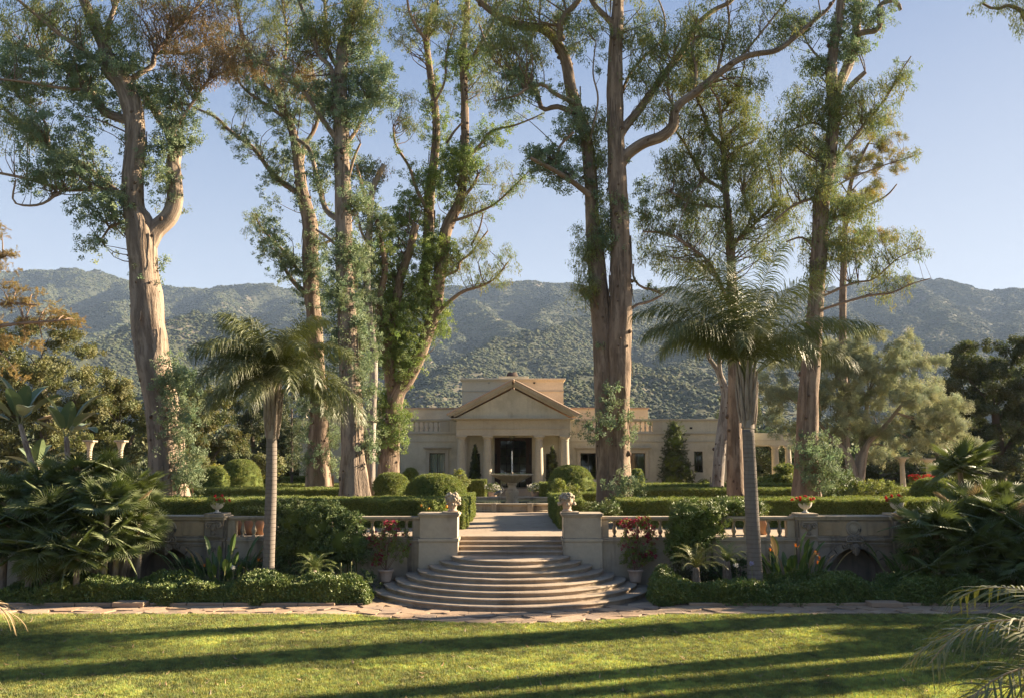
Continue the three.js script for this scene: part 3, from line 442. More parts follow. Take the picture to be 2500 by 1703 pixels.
fruitUrn(X(1105, 35.6), 3, 'stone urn heaped with carved fruit beside the domed hedge'); fruitUrn(X(1384, 35.6), 4, 'stone urn heaped with carved fruit beside the double trunked eucalyptus');

// ---------------------------------------------------------------- garden fountain
{
  const cx = X(1250, 59), f = thing('garden_fountain', 'tiered stone fountain with fluted bowl in a round pool', 'fountain', [cx, 2.0, -59]);
  part('pool_wall', metreUV(toCreasedNormals(lathe([[5.25, 0.0], [5.5, 0.0], [5.52, 0.07], [5.44, 0.1], [5.42, 0.36], [5.5, 0.40], [5.56, 0.45], [5.54, 0.5], [5.1, 0.5], [5.05, 0.46], [5.12, 0.0]], 96), 0.6), 0.7), M.stone, f);
  for (let k = 0; k < 16; k++) { const a = (k + 0.5) / 16 * 6.283; const m = part('pool_pier', box(-0.16, 0.16, 0, 0.515, -0.14, 0.14, 0.02), M.stone, f); m.position.set(Math.sin(a) * 5.45, 0, Math.cos(a) * 5.45); m.rotation.y = a; }
  part('pool_floor', new THREE.CylinderGeometry(5.15, 5.15, 0.06, 48).translate(0, 0.03, 0), M.darkStone, f);
  part('pool_water', new THREE.CircleGeometry(5.1, 64).rotateX(-Math.PI / 2).translate(0, 0.33, 0), M.water, f);
  part('pedestal', metreUV(lathe([[0, 0], [0.62, 0], [0.62, 0.22], [0.5, 0.26], [0.46, 0.36], [0.36, 0.42], [0.38, 0.75], [0.46, 0.95], [0.44, 1.08], [0.3, 1.22], [0.24, 1.36], [0.3, 1.46], [0.34, 1.5], [0.3, 1.54], [0.38, 1.62], [0, 1.62]], 28), 0.7), M.stone, f);
  { const prof = [[0.05, 1.58], [0.36, 1.6], [0.6, 1.72], [0.95, 1.9], [1.22, 2.03], [1.36, 2.1], [1.385, 2.13], [1.385, 2.19], [1.35, 2.2], [1.3, 2.17], [0.9, 2.06], [0.05, 2.0]]; const g = lathe(prof, 96), p = g.attributes.position; for (let i = 0; i < p.count; i++) { const a = Math.atan2(p.getX(i), p.getZ(i)), R = Math.hypot(p.getX(i), p.getZ(i)), y = p.getY(i); if (R > 0.4 && y < 2.12 && y < 1.55 + R * 0.5) { const s = 1 + 0.035 * Math.cos(a * 24); p.setX(i, p.getX(i) * s); p.setZ(i, p.getZ(i) * s); } } g.computeVertexNormals(); part('bowl', metreUV(g, 0.7), M.stone, f); }
  part('bowl_water', new THREE.CircleGeometry(1.31, 48).rotateX(-Math.PI / 2).translate(0, 2.165, 0), M.water, f);
  part('spout', lathe([[0, 2.1], [0.1, 2.1], [0.06, 2.2], [0.09, 2.28], [0.03, 2.34], [0, 2.34]], 14), M.stone, f);
  const r = rng(8), drops = []; for (let i = 0; i < 200; i++) { const h = r(), s = 0.008 + 0.016 * r(); drops.push(new THREE.IcosahedronGeometry(s, 0).scale(1, 1.8, 1).translate((r() - 0.5) * (0.03 + 0.09 * (1 - h) * r()), 2.3 + 1.4 * h, (r() - 0.5) * (0.03 + 0.09 * (1 - h)))); }
  for (let i = 0; i < 90; i++) { const a = r() * 6.283, h = r(); drops.push(new THREE.IcosahedronGeometry(0.008 + 0.01 * r(), 0).scale(1, 2.5, 1).translate(Math.cos(a) * 1.39, 2.15 - 1.7 * h, Math.sin(a) * 1.39)); }
  part('water_jet', merge([...drops, limb([V(0, 2.32, 0), V(0.006, 3.0, 0), V(0, 3.62, 0)], [0.012, 0.010, 0.006], 6, 0.5, 3, 0.08)]), M.jet, f);
  const ms = []; for (let i = 0; i < 160; i++) { const a = r() * 6.283, q = 0.9 + 0.42 * r(); ms.push([Math.cos(a) * q, 2.17 + 0.02 * r(), Math.sin(a) * q, 0.5, 1]); } scatter('moss', C.hedge, M.moss, ms, f, 12, { warm: 0.3 });
}
{ // heron statue
  const h = thing('heron_statue', 'dark metal heron statue standing at the fountain pool', 'statue', [X(1219, 56.5), 2.5, -54.2]), S = 1.0;
  const body = merge([limb([V(-0.30, 0.50, 0), V(-0.12, 0.58, 0), V(0.08, 0.66, 0), V(0.2, 0.70, 0)], [0.03, 0.12, 0.14, 0.06], 10, 0.03, 2, 0.05), limb([V(0.16, 0.68, 0), V(0.27, 0.76, 0), V(0.24, 0.88, 0), V(0.17, 0.97, 0), V(0.2, 1.08, 0), V(0.28, 1.12, 0)], [0.06, 0.04, 0.03, 0.026, 0.03, 0.035], 8, 0.02, 3, 0.04), limb([V(0.28, 1.12, 0), V(0.48, 1.07, 0)], [0.024, 0.004], 6, 0, 1, 0.1)]);
  part('body', body, std({ color: rgb(0.10, 0.105, 0.11), roughness: 0.5, metalness: 0.4 }), h);
  for (const z of [-0.05, 0.05]) part('leg', limb([V(-0.02, 0.58, z), V(0.02, 0.3, z * 1.2), V(0, 0.0, z)], [0.02, 0.013, 0.015], 6, 0, 1, 0.1), M.iron, h);
}
// ---------------------------------------------------------------- villa
{
  const D = 82, DP = 78, v = thing('villa', 'beige neoclassical villa with pedimented portico and balustraded flat roof', 'house', [0, 0, 0]);
  const wallTop = Y(1022, D), xL = X(730, D), xR = X(1842, D);
  const sh = new THREE.Shape(); sh.moveTo(xL, 1.9); sh.lineTo(xR, 1.9); sh.lineTo(xR, wallTop); sh.lineTo(xL, wallTop);
  const hole = (a, b, y0, y1) => { const h = new THREE.Path(); h.moveTo(a, y0); h.lineTo(a, y1); h.lineTo(b, y1); h.lineTo(b, y0); sh.holes.push(h); };
  const floor = Y(1192, DP), winTop = Y(1105.5, D), winBot = Y(1169, D);
  const wins = [948, 1067, 1437, 1557].map((c) => [X(c - 19, D), X(c + 19, D)]);
  for (const [a, b] of wins) hole(a, b, winBot, winTop);
  hole(X(1207, D), X(1299, D), floor, Y(1067, D)); const small = [X(1696, D), X(1717, D)]; hole(small[0], small[1], Y(1152, D), Y(1101, D));
  const side = [[1153, 1172], [1333, 1352]].map(([a, b]) => [X(a, D), X(b, D)]); for (const [a, b] of side) hole(a, b, Y(1178, D), Y(1106, D));
  const bal = [[956, 1073], [1431, 1596]].map(([a, b]) => [X(a, D), X(b, D)]), by0 = Y(1052, D), by1 = Y(1029, D); for (const [a, b] of bal) hole(a, b, by0, by1);
  part('front_wall', metreUV(new THREE.ExtrudeGeometry(sh, { depth: 0.55, bevelEnabled: false }).translate(0, 0, -D - 0.55), 0.5), M.stucco, v);
  part('side_wall', merge([box(xL, xL + 0.4, 1.9, wallTop - 0.01, -D - 0.56, -D - 16), box(xR - 0.4, xR, 1.9, wallTop - 0.01, -D - 0.56, -D - 16), box(xL, xR, 1.9, wallTop - 0.02, -D - 15.6, -D - 16.01)]), M.stucco, v);
  part('flat_roof', box(xL + 0.41, xR - 0.41, by0 - 0.4, by0 - 0.02, -D - 0.56, -D - 15.55), M.tile, v);
  part('interior_floor', box(xL + 0.41, xR - 0.41, 1.92, 2.0, -D - 0.56, -D - 15.5), M.darkWood, v);
  for (const [py, h, o] of [[1024, 0.16, 0.12], [1057.5, 0.12, 0.10], [1077, 0.07, 0.05]]) for (const [a, b] of py === 1077 || py === 1057.5 ? [[xL, X(1113, D)], [X(1394, D), xR]] : [[xL, X(1120, D)], [X(1388, D), xR]]) part('string_course', box(a, b, Y(py, D) - h / 2, Y(py, D) + h / 2, -D + o, -D + 0.002, 0.015), M.trim, v);
  // parapet balustrades
  const bb = balusterShape.clone().scale(1.15, (by1 - by0 - 0.02) / 0.645, 1.15);
  for (const [a, b] of bal) { const n = Math.round((b - a) / 0.43); for (let i = 0; i < n; i++) { const m = part('baluster', bb, M.trim, v); m.position.set(a + (i + 0.5) * (b - a) / n, by0 + 0.01, -D - 0.28); } }
  for (const [a, b] of bal) for (const [q, w] of [[a - 0.9, a - 0.02], [b + 0.02, b + 0.9]]) part('parapet_panel', box(q, w, by0 - 0.02, by1 + 0.06, -D + 0.05, -D + 0.003), M.trim, v);
  // windows
  const makeWindow = (a, b, y0, y1, surround, curtain) => {
    const w = new THREE.Group(); w.name = 'window'; v.add(w); const cx = (a + b) / 2; w.position.set(cx, y0, -D); const W = (b - a) / 2, H = y1 - y0;
    if (surround) { part('surround', merge([box(-W - 0.34, -W - 0.01, 0, H + 0.36, 0.09, 0.002, 0.02), box(W + 0.01, W + 0.34, 0, H + 0.36, 0.09, 0.002, 0.02), box(-W - 0.008, W + 0.008, H + 0.01, H + 0.36, 0.085, 0.002, 0.02)]), M.trim, w);
      part('hood', merge([box(-W - 0.42, W + 0.42, H + 0.362, H + 0.44, 0.16, 0.002, 0.02), box(-W - 0.56, W + 0.56, H + 0.442, H + 0.55, 0.3, 0.002, 0.03)]), M.trim, w); }
    const f = 0.06; part('frame', merge([box(-W, -W + f, 0, H, -0.2, -0.3), box(W - f, W, 0, H, -0.2, -0.3), box(-W + f, W - f, 0, f, -0.2, -0.3), box(-W + f, W - f, H - f, H, -0.2, -0.3), box(-f / 2, f / 2, f, H - f, -0.19, -0.31), box(-W + f, W - f, H * 0.26, H * 0.26 + 0.04, -0.21, -0.29)]), M.bronze, w);
    for (const s of [-1, 1]) part('pane', box(s > 0 ? f / 2 : -W + f, s > 0 ? W - f : -f / 2, f, H - f, -0.245, -0.255), M.glass, w);
    if (curtain) { const pts = []; for (let i = 0; i <= 40; i++) pts.push(i / 40); const g = new THREE.PlaneGeometry(W * 2, H, 40, 1), p = g.attributes.position; for (let i = 0; i < p.count; i++) p.setZ(i, 0.04 * Math.sin(p.getX(i) * 32)); g.computeVertexNormals(); part('curtain', g.translate(0, H / 2, -0.45), M.curtain, w); }
  };
  wins.forEach(([a, b], i) => makeWindow(a, b, winBot, winTop, true, i < 2)); makeWindow(small[0], small[1], Y(1152, D), Y(1101, D), false, false); for (const [a, b] of side) makeWindow(a, b, Y(1178, D), Y(1106, D), false, false);
  // door in its recess
  { const d = new THREE.Group(); d.name = 'door'; v.add(d); const a = X(1207, D), b = X(1299, D), cx = (a + b) / 2, W = (b - a) / 2, H = Y(1067, D) - floor; d.position.set(cx, floor, -D);
    part('recess', merge([box(-W - 0.1, -W, 0, H, -0.56, -1.6), box(W, W + 0.1, 0, H, -0.56, -1.6), box(-W, W, H, H + 0.1, -0.56, -1.6), box(-W, -W * 0.70, 0, H, -1.45, -1.6), box(W * 0.70, W, 0, H, -1.45, -1.6), box(-W * 0.7, W * 0.7, H * 0.94, H, -1.45, -1.6)]), M.darkWood, d);
    const w = W * 0.7, h = H * 0.94, bars = []; for (let i = 0; i <= 4; i++) bars.push(box(-w + i * w / 2 - 0.035, -w + i * w / 2 + 0.035, 0, h, -1.47, -1.55)); for (let j = 0; j <= 6; j++) bars.push(box(-w, w, j * h / 6 - 0.03, j * h / 6 + 0.03, -1.475, -1.545)); part('door_frame', merge(bars), M.bronze, d);
    for (let i = 0; i < 4; i++) for (let j = 0; j < 6; j++) part('pane', box(-w + i * w / 2 + 0.035, -w + (i + 1) * w / 2 - 0.035, j * h / 6 + 0.03, (j + 1) * h / 6 - 0.03, -1.505, -1.515), M.glass, d);
  }
  for (const px of [1211, 1294]) part('wall_sconce', merge([box(-0.09, 0.09, -0.45, 0.45, 0.14, 0.0, 0.03), ball(0, 0.55, 0.08, 0.05), box(-0.06, 0.06, -0.6, -0.46, 0.12, 0.0)]).translate(X(px, D), Y(1118, D), -D + 0.01), M.iron, v);
  // portico
  const cols = [1126, 1190, 1316, 1380].map((p) => X(p, DP)), capTop = Y(1062.5, DP), cH = capTop - floor;
  const colShape = metreUV(toCreasedNormals(lathe([[0, 0], [0.46, 0], [0.46, 0.1], [0.43, 0.11], [0.45, 0.17], [0.42, 0.22], [0.385, 0.26], [0.39, cH * 0.3], [0.33, cH - 0.52], [0.36, cH - 0.5], [0.36, cH - 0.45], [0.325, cH - 0.43], [0.33, cH - 0.33], [0.43, cH - 0.19], [0.44, cH - 0.16], [0, cH - 0.16]], 28), 0.7), 0.5);
  for (const x of cols) { const m = part('column', colShape, M.trim, v); m.position.set(x, floor, -DP); const ab = part('abacus', box(-0.47, 0.47, cH - 0.16, cH - 0.002, -0.47, 0.47, 0.02), M.trim, m); }
  for (const x of [cols[0], cols[3]]) part('pilaster', box(x - 0.36, x + 0.36, floor, capTop - 0.01, -D + 0.14, -D + 0.003), M.trim, v);
  const eL = X(1114, DP), eR = X(1393.5, DP), eT = Y(1025, DP), eM = Y(1046, DP);
  part('entablature', merge([box(eL, eR, capTop, eM, -DP + 0.42, -DP - 0.45, 0.01), box(eL, eR, eM + 0.002, eT, -DP + 0.42, -DP - 0.45, 0.01), box(eL + 0.001, eL + 0.8, capTop, eT, -DP - 0.452, -D + 0.13), box(eR - 0.8, eR - 0.001, capTop, eT, -DP - 0.452, -D + 0.13)]), M.trim, v);
  part('fascia', merge([box(eL - 0.04, eR + 0.04, eM - 0.04, eM + 0.05, -DP + 0.48, -DP + 0.421, 0.01)]), M.trim, v);
  part('portico_ceiling', box(eL + 0.81, eR - 0.81, eT - 0.9, eT - 0.8, -DP - 0.46, -D + 0.1), M.stucco, v);
  const pL = X(1099, DP), pR = X(1407, DP), pB = Y(1020.5, DP), apexX = (pL + pR) / 2, apexY = Y(941, DP);
  part('cornice', merge([box(pL + 0.3, pR - 0.3, eT + 0.002, eT + 0.08, -DP + 0.62, -D, 0.02), box(pL + 0.05, pR - 0.05, eT + 0.082, pB, -DP + 0.85, -D, 0.03)]), M.trim, v);
  const tri = new THREE.Shape([new THREE.Vector2(pL + 0.5, pB), new THREE.Vector2(pR - 0.5, pB), new THREE.Vector2(apexX, apexY - 0.3)]); part('tympanum', metreUV(new THREE.ExtrudeGeometry(tri, { depth: 0.3, bevelEnabled: false }).translate(0, 0.002, -DP + 0.1), 0.5), M.stucco, v);
  for (const s of [-1, 1]) {
    const run = apexX - pL, up = apexY - pB, L = Math.hypot(run, up), ang = Math.atan2(up, run), place = (g) => { g.rotateZ(s < 0 ? ang : Math.PI - ang); if (s > 0) g.scale(1, 1, 1); return g.translate(s < 0 ? pL : pR, pB, 0); };
    const flip = (y0, y1) => s < 0 ? [y0, y1] : [-y1, -y0];
    const bar = (y0, y1, z0, inset) => { const [a, b] = flip(y0, y1); return place(box(inset, L + 0.02 * (s > 0 ? 1 : -1) , a, b, z0, -DP + 0.05)); };
    part('raking_cornice', metreUV(merge([bar(-0.1, 0.1, -DP + 0.62, 0.35), bar(0.102, 0.24, -DP + 0.86, 0.02), bar(0.242, 0.33, -DP + 0.94, -0.05)]), 0.5), M.trim, v);
    { const [a, b] = flip(0.335, 0.40); part('roof', metreUV(place(box(-0.1, L, a, b, -DP + 0.9, -D - 6)), 0.5), M.tile, v); }
    const tl = []; for (let k = 0; k < 34; k++) { const t = new THREE.CylinderGeometry(0.085, 0.085, 8.6, 7, 1, true, 0, Math.PI).rotateX(Math.PI / 2).rotateZ(-Math.PI / 2 * 0 ); t.rotateZ(Math.PI); const [a] = flip(0.41, 0.41); const q = new THREE.CylinderGeometry(0.09, 0.075, 0.46, 8).rotateZ(Math.PI / 2).translate((k + 0.5) * L / 34 * 0.98, a, -DP + 0.9); tl.push(q, q.clone().translate(0, 0, -0.24)); } part('verge_tiles', place(merge(tl)), M.tile, v);
  }
  part('ridge_tile', merge([ball(apexX, apexY + 0.42, -DP + 0.86, 0.13, 0.11, 0.13), new THREE.CylinderGeometry(0.11, 0.11, 9.5, 8).rotateX(Math.PI / 2).translate(apexX, apexY + 0.38, -DP - 3.9)]), M.tile, v);
  // portico floor and steps
  part('portico_floor', box(eL - 0.3, eR + 0.3, 2.0, floor - 0.001, -DP + 0.7, -D), M.stair, v); for (let k = 0; k < 3; k++) part('portico_step', box(X(1195, DP), X(1311, DP), 1.99, floor - (k + 1) * 0.155, -DP + 0.7 + (k + 1) * 0.36, -DP + 0.7, 0.015), M.stair, v);
  // attic storeys
  const D1 = 86, D2 = 88;
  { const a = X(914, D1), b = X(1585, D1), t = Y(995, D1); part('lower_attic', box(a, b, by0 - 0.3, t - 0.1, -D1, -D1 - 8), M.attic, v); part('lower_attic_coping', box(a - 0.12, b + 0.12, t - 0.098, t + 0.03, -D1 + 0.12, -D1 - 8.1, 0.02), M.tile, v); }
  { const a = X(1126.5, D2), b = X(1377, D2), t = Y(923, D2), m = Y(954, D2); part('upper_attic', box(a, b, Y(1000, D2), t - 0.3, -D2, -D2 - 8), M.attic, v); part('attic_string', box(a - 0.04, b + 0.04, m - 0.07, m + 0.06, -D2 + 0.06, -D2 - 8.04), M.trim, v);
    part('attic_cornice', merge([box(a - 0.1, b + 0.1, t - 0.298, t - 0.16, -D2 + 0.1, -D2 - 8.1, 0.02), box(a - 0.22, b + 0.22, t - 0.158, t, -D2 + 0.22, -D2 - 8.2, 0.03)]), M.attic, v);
    for (const p of [1193, 1305]) part('drain_spout', merge([box(-0.1, 0.1, -0.06, 0.06, 0.16, -0.02), ball(0, -0.04, 0.18, 0.06)]).translate(X(p, D2), Y(934, D2), -D2), p > 1250 ? M.iron : M.trim, v);
    part('skylight_base', box(X(1217, 92), X(1291, 92), t - 0.2, Y(918, 92), -92, -95, 0.02), M.attic, v); for (const p of [1224, 1283]) part('dome_light', ball(X(p, 91), t + 0.05, -91, 0.45, 0.25, 0.45, 14), M.pale, v);
    const cap = new THREE.CylinderGeometry(0.5, 0.72, 0.42, 4).rotateY(Math.PI / 4).scale(1.25, 1, 1); part('chimney_cap', cap.translate(X(1251, 93), Y(912, 93), -93.5), M.darkWood, v);
  }
  for (const [px, py] of [[992, 1064], [1690, 1044]]) part('scupper', box(X(px, D) - 0.12, X(px, D) + 0.12, Y(py, D) - 0.09, Y(py, D) + 0.09, -D + 0.04, -D + 0.001), M.iron, v);
  part('roof_urn', urnShape.clone().scale(1.9, 2.6, 1.9).translate(X(739, D), wallTop + 0.08, -D - 0.3), M.pale, v); part('roof_urn_lid', ball(X(739, D), wallTop + 1.2, -D - 0.3, 0.42, 0.22, 0.42).toNonIndexed(), M.pale, v);
  // open loggia at the far end
  const D3 = 83.5, g0 = xR, g1 = X(1938, D3), gt = Y(1056, D3), gb = Y(1086, D3);
  part('loggia_beam', merge([box(g0, g1, gb, gt, -D3, -D3 - 0.7, 0.01), box(g1 - 0.7, g1, gb, gt, -D3 - 0.702, -D3 - 5), box(g0, g1, gb, gt, -D3 - 5.002, -D3 - 5.6), box(g0, g1 - 0.7, gt - 0.25, gt - 0.05, -D3 - 0.702, -D3 - 5)]), M.stucco, v); part('loggia_band', box(g0, g1 + 0.03, Y(1075, D3), Y(1072.5, D3), -D3 + 0.05, -D3 + 0.002), M.trim, v);
  const lc = metreUV(colShape.clone().scale(0.82, (gb - 2.0) / cH, 0.82), 0.5); for (const [px, dd] of [[1893, 0.35], [1926, 0.35], [1896, 5.3], [1926, 5.3]]) { const m = part('loggia_column', lc, M.trim, v); m.position.set(X(px, D3 + dd), 2.0, -D3 - dd); part('abacus', box(-0.38, 0.38, 0, 0.13, -0.34, 0.34).translate(0, gb - 2.13, 0), M.trim, m); }
  // hanging lantern of the portico
  const ln = thing('hanging_lantern', 'dark metal lantern hanging in the villa portico', 'lantern', [X(1250, 80), Y(1076, 80), -80]);
  const bars = []; for (let i = 0; i < 6; i++) { const a = i / 6 * 6.283; bars.push(limb([V(Math.cos(a) * 0.2, 0, Math.sin(a) * 0.2), V(Math.cos(a) * 0.24, 0.55, Math.sin(a) * 0.24)], [0.018, 0.018], 4, 0)); }
  part('cage', merge([...bars, lathe([[0, -0.1], [0.06, -0.08], [0.2, 0], [0.22, 0.02], [0, 0.03]], 12), lathe([[0.27, 0.55], [0.1, 0.72], [0.03, 0.8], [0, 0.8]], 12)]), M.iron, ln); part('chain', limb([V(0, 0.8, 0), V(0, 1.3, 0)], [0.02, 0.02], 4, 0), M.iron, ln); part('lantern_glass', new THREE.CylinderGeometry(0.2, 0.17, 0.5, 12, 1, true).translate(0, 0.28, 0), M.glass, ln);
}
{ // free standing garden columns
  const shape = metreUV(toCreasedNormals(lathe([[0, 0], [0.3, 0], [0.3, 0.12], [0.25, 0.16], [0.225, 0.22], [0.22, 1.2], [0.19, 2.72], [0.22, 2.75], [0.2, 2.8], [0.26, 2.95], [0.37, 3.14], [0.4, 3.16], [0, 3.16]], 22), 0.7), 0.6);
  for (const [px, d, py, label] of [[215, 66, 1074, 'pale stone column between the banana-like plants and the shaggy eucalyptus, farther from it'], [291, 66, 1074, 'pale stone column just beside the shaggy forked eucalyptus'], [2204, 66, 1114, 'slender white stone column by the olive tree, farther from the fan palm'], [2268, 65, 1118, 'slender white stone column behind the mounded shrub and next to the fan palm']]) {
    const c = thing('garden_column', label, 'column', [X(px, d), 2.0, -d], 'free standing garden columns'), h = Y(py, d) - 2.0, k = (h - 0.14) / 3.16; const cm = px < 1000 ? M.stone : M.trim; part('shaft', shape.clone().scale(0.9, k, 0.9), cm, c); part('abacus', box(-0.4, 0.4, h - 0.138, h, -0.4, 0.4, 0.03), cm, c);
  }
}
// ---------------------------------------------------------------- eucalyptus trees
// limbs: [[px, py], ...] with widths in photo pixels; blobs: [px, py, rx, ry, clusters, kind]; sleeves: [limb, t0, t1, clusters, reach in m]
function eucalyptus(o) {
  const r = rng(o.seed), d = o.d, m = MPP(d), t = thing('eucalyptus_tree', o.label, 'tree', [0, 0, 0], 'tall eucalyptus trees on the terrace'), samples = [], lines = [];
  o.limbs.forEach((L, k) => {
    const n = L.p.length, s = k === 0 || L.flat ? 0 : (L.z ?? (r() * 2 - 1)); let run = 0, dz = L.z0 ?? 0; const pts = [], rad = [];
    L.p.forEach(([px, py], i) => { if (i) { const q = L.p[i - 1]; run = Math.hypot(px - q[0], py - q[1]) * m; dz += s * run * 0.55; } const a = at(px, py, d + dz); pts.push(a); rad.push(0.5 * m * (Array.isArray(L.w) ? (L.w[i] ?? L.w[L.w.length - 1]) : lerp(L.w, L.w1 ?? L.w * 0.4, i / (n - 1)))); });
    const big = rad[0] > 0.25; const g = limb(pts, rad, big ? 22 : rad[0] > 0.1 ? 12 : 8, big ? 0.09 : 0.08, o.seed + k * 3, big ? 0.3 : 0.35, k === 0 ? 0.10 : 0);
    const mat = L.mat ?? (big ? o.bark : rad[0] > 0.16 ? o.bark : M.limb); const trunk = part(k === 0 ? 'trunk' : 'limb', g, mat, t);
    const curve = new THREE.CatmullRomCurve3(pts, false, 'centripetal'), len = curve.getLength(), N = Math.max(4, Math.ceil(len / 0.4)); const line = [];
    for (let i = 0; i <= N; i++) { const u = i / N, p = curve.getPointAt(u), f = curve.getUtoTmapping(u) * (n - 1), a = Math.min(n - 2, Math.floor(f)); line.push([p, lerp(rad[a], rad[a + 1], f - a), u]); samples.push(line[i]); } lines.push(line);
    if (big) { // branch scars and burls
      const kn = []; for (let i = 0; i < len * 2.4; i++) { const [p, R] = line[Math.floor(r() * line.length)], a = r() * 6.283, s = 0.05 + 0.10 * r() * r(); kn.push(moved(new THREE.IcosahedronGeometry(s, 1), p.x + Math.cos(a) * R * 0.97, p.y, p.z + Math.sin(a) * R * 0.97, r() * 6, r() * 6, 0, [1, 1.3, 1])); }
      if (kn.length) { const q = part('bark_knots', merge(kn), M.knot, trunk); q.userData.kind = 'stuff'; }
      const strips = []; for (let i = 0; i < len * (o.shaggy ?? 0.8); i++) { const li = Math.floor(Math.pow(r(), 1.6) * (line.length - 1)), [p, R, u] = line[li]; if ((line[li + 1][0].y - p.y) / line[li + 1][0].distanceTo(p) < 0.94) continue; const a = r() * 6.283, l = 0.5 + 1.5 * r(), c = Math.cos(a), s = Math.sin(a), out = 0.03 + 0.13 * r(); strips.push(limb([V(p.x + c * R * 0.98, p.y + l, p.z + s * R * 0.98), V(p.x + c * (R * 1.02 + 0.01), p.y + l * 0.5, p.z + s * (R * 1.02 + 0.01)), V(p.x + c * (R * 1.03 + out), p.y, p.z + s * (R * 1.03 + out))], [0.03 + 0.03 * r(), 0.035, 0.012], 4, 0.2, i, 0.25)); }
      if (strips.length) { const q = part('peeling_bark', merge(strips), o.bark, trunk); q.userData.kind = 'stuff'; }
    }
  });
  const hang = [], round = [], brown = [], twigs = [];
  const nearest = (p) => { let b = null, bd = 1e9; for (const s of samples) { const q = s[0].distanceToSquared(p) + (s[0].y > p.y + 0.6 ? 6 : 0); if (q < bd) { bd = q; b = s; } } return b; };
  const twig = (a, b, r0) => { const mid = a.clone().lerp(b, 0.5); const l = a.distanceTo(b); mid.y += 0.35 * l * (r() - 0.45); mid.x += (r() - 0.5) * 0.45 * l; mid.z += (r() - 0.5) * 0.45 * l; twigs.push(limb([a, mid, b], [r0 * 0.8, r0 * 0.5, r0 * 0.2], 5, 0.1, twigs.length, 0.6)); };
  for (const [px, py, rx, ry, n, kind = 'e', dz = null] of o.blobs ?? []) {
    const zc = dz ?? (r() - 0.5) * Math.min(5, rx * m * 0.9), c = at(px, py, d + zc), RX = rx * m, RY = ry * m, RZ = Math.min(RX, 2.6), subs = Math.max(2, Math.round(n / 9));
    for (let i = 0; i < subs; i++) {
      let x, y, z; do { x = r() * 2 - 1; y = r() * 2 - 1; z = r() * 2 - 1; } while (x * x + y * y + z * z > 1);
      const p = V(c.x + x * RX, c.y + y * RY, c.z + z * RZ), nb = r() < 0.75 ? nearest(V(p.x + (r() - 0.5) * 1.6, p.y - 1.5 * r() - 0.3, p.z)) : null; if (nb && nb[0].distanceTo(p) < 5) twig(nb[0], p, Math.min(nb[1] * 0.5, 0.02 + 0.012 * nb[0].distanceTo(p)));
      const k = Math.max(3, Math.round(n / subs * (kind === 'r' ? 0.9 : 0.72))); for (let j = 0; j < k; j++) { const g = () => (r() + r() + r() - 1.5) * (kind === 'r' ? 0.8 : 0.62); const q = [p.x + g(), p.y + g() * 0.75 - 0.15, p.z + g(), 0.85 + 0.3 * r(), 0.85 + 0.35 * r()]; (kind === 'r' ? round : kind === 'b' ? brown : hang).push(q); }
    }
  }
  for (const [k, t0, t1, n, reach = 0.45] of o.sleeves ?? []) {
    const line = lines[k]; for (let i = 0; i < n; i++) {
      const u = t0 + (t1 - t0) * r(), s = line[Math.min(line.length - 1, Math.floor(u * line.length))], a = r() * 6.283, lump = 0.5 + noise3(u * 14, k, Math.cos(a) * 1.3, o.seed) ; if (lump < 0.28 + 0.3 * r()) { i -= r() < 0.5 ? 1 : 0; continue; }
      const q = s[1] + reach * lump * (0.15 + 0.85 * r()); round.push([s[0].x + Math.cos(a) * q, s[0].y + (r() - 0.5) * 0.5, s[0].z + Math.sin(a) * q, 0.75 + 0.35 * r(), 0.9 + 0.4 * r()]);
    }
  }
  // loose fine twigs with a little foliage along the thinner limbs
  lines.forEach((line, k) => { if (k === 0 || o.limbs[k].bare) return; const n = Math.round(line.length * 0.24 * (o.fine ?? 1)); for (let i = 0; i < n; i++) { const s = line[Math.floor((0.25 + 0.75 * r()) * (line.length - 1))], a = r() * 6.283, l = 0.7 + 1.5 * r(), e = V(s[0].x + Math.cos(a) * l * 0.7, s[0].y + l * (0.55 - 0.7 * r()), s[0].z + Math.sin(a) * l * 0.7); twig(s[0], e, Math.min(s[1] * 0.6, 0.022)); for (let j = 0; j < 6; j++) { const f = 0.4 + 0.65 * r(); (r() < 0.5 ? hang : round).push([lerp(s[0].x, e.x, f) + (r() - 0.5) * 0.5, lerp(s[0].y, e.y, f) + (r() - 0.5) * 0.4, lerp(s[0].z, e.z, f) + (r() - 0.5) * 0.5, 0.7 + 0.4 * r(), 1]); } } });
  if (twigs.length) { const q = part('twigs', merge(twigs), M.twig, t); q.userData.kind = 'stuff'; }
  if (hang.length) scatter('crown', C.euc, M.euc, hang, t, o.seed + 50, { hang: true, warm: 0.45 });
  if (round.length) scatter('sprout_foliage', C.round, o.round ?? M.eucBlue, round, t, o.seed + 60, { warm: 0.22 });
  if (brown.length) scatter('seed_crown', C.euc, M.eucBrown, brown, t, o.seed + 70, { hang: true, warm: 0.5 });
}
M.eucBrown = leafMat([0.25, 0.175, 0.065]); M.eucBright = leafMat([0.20, 0.27, 0.060]);
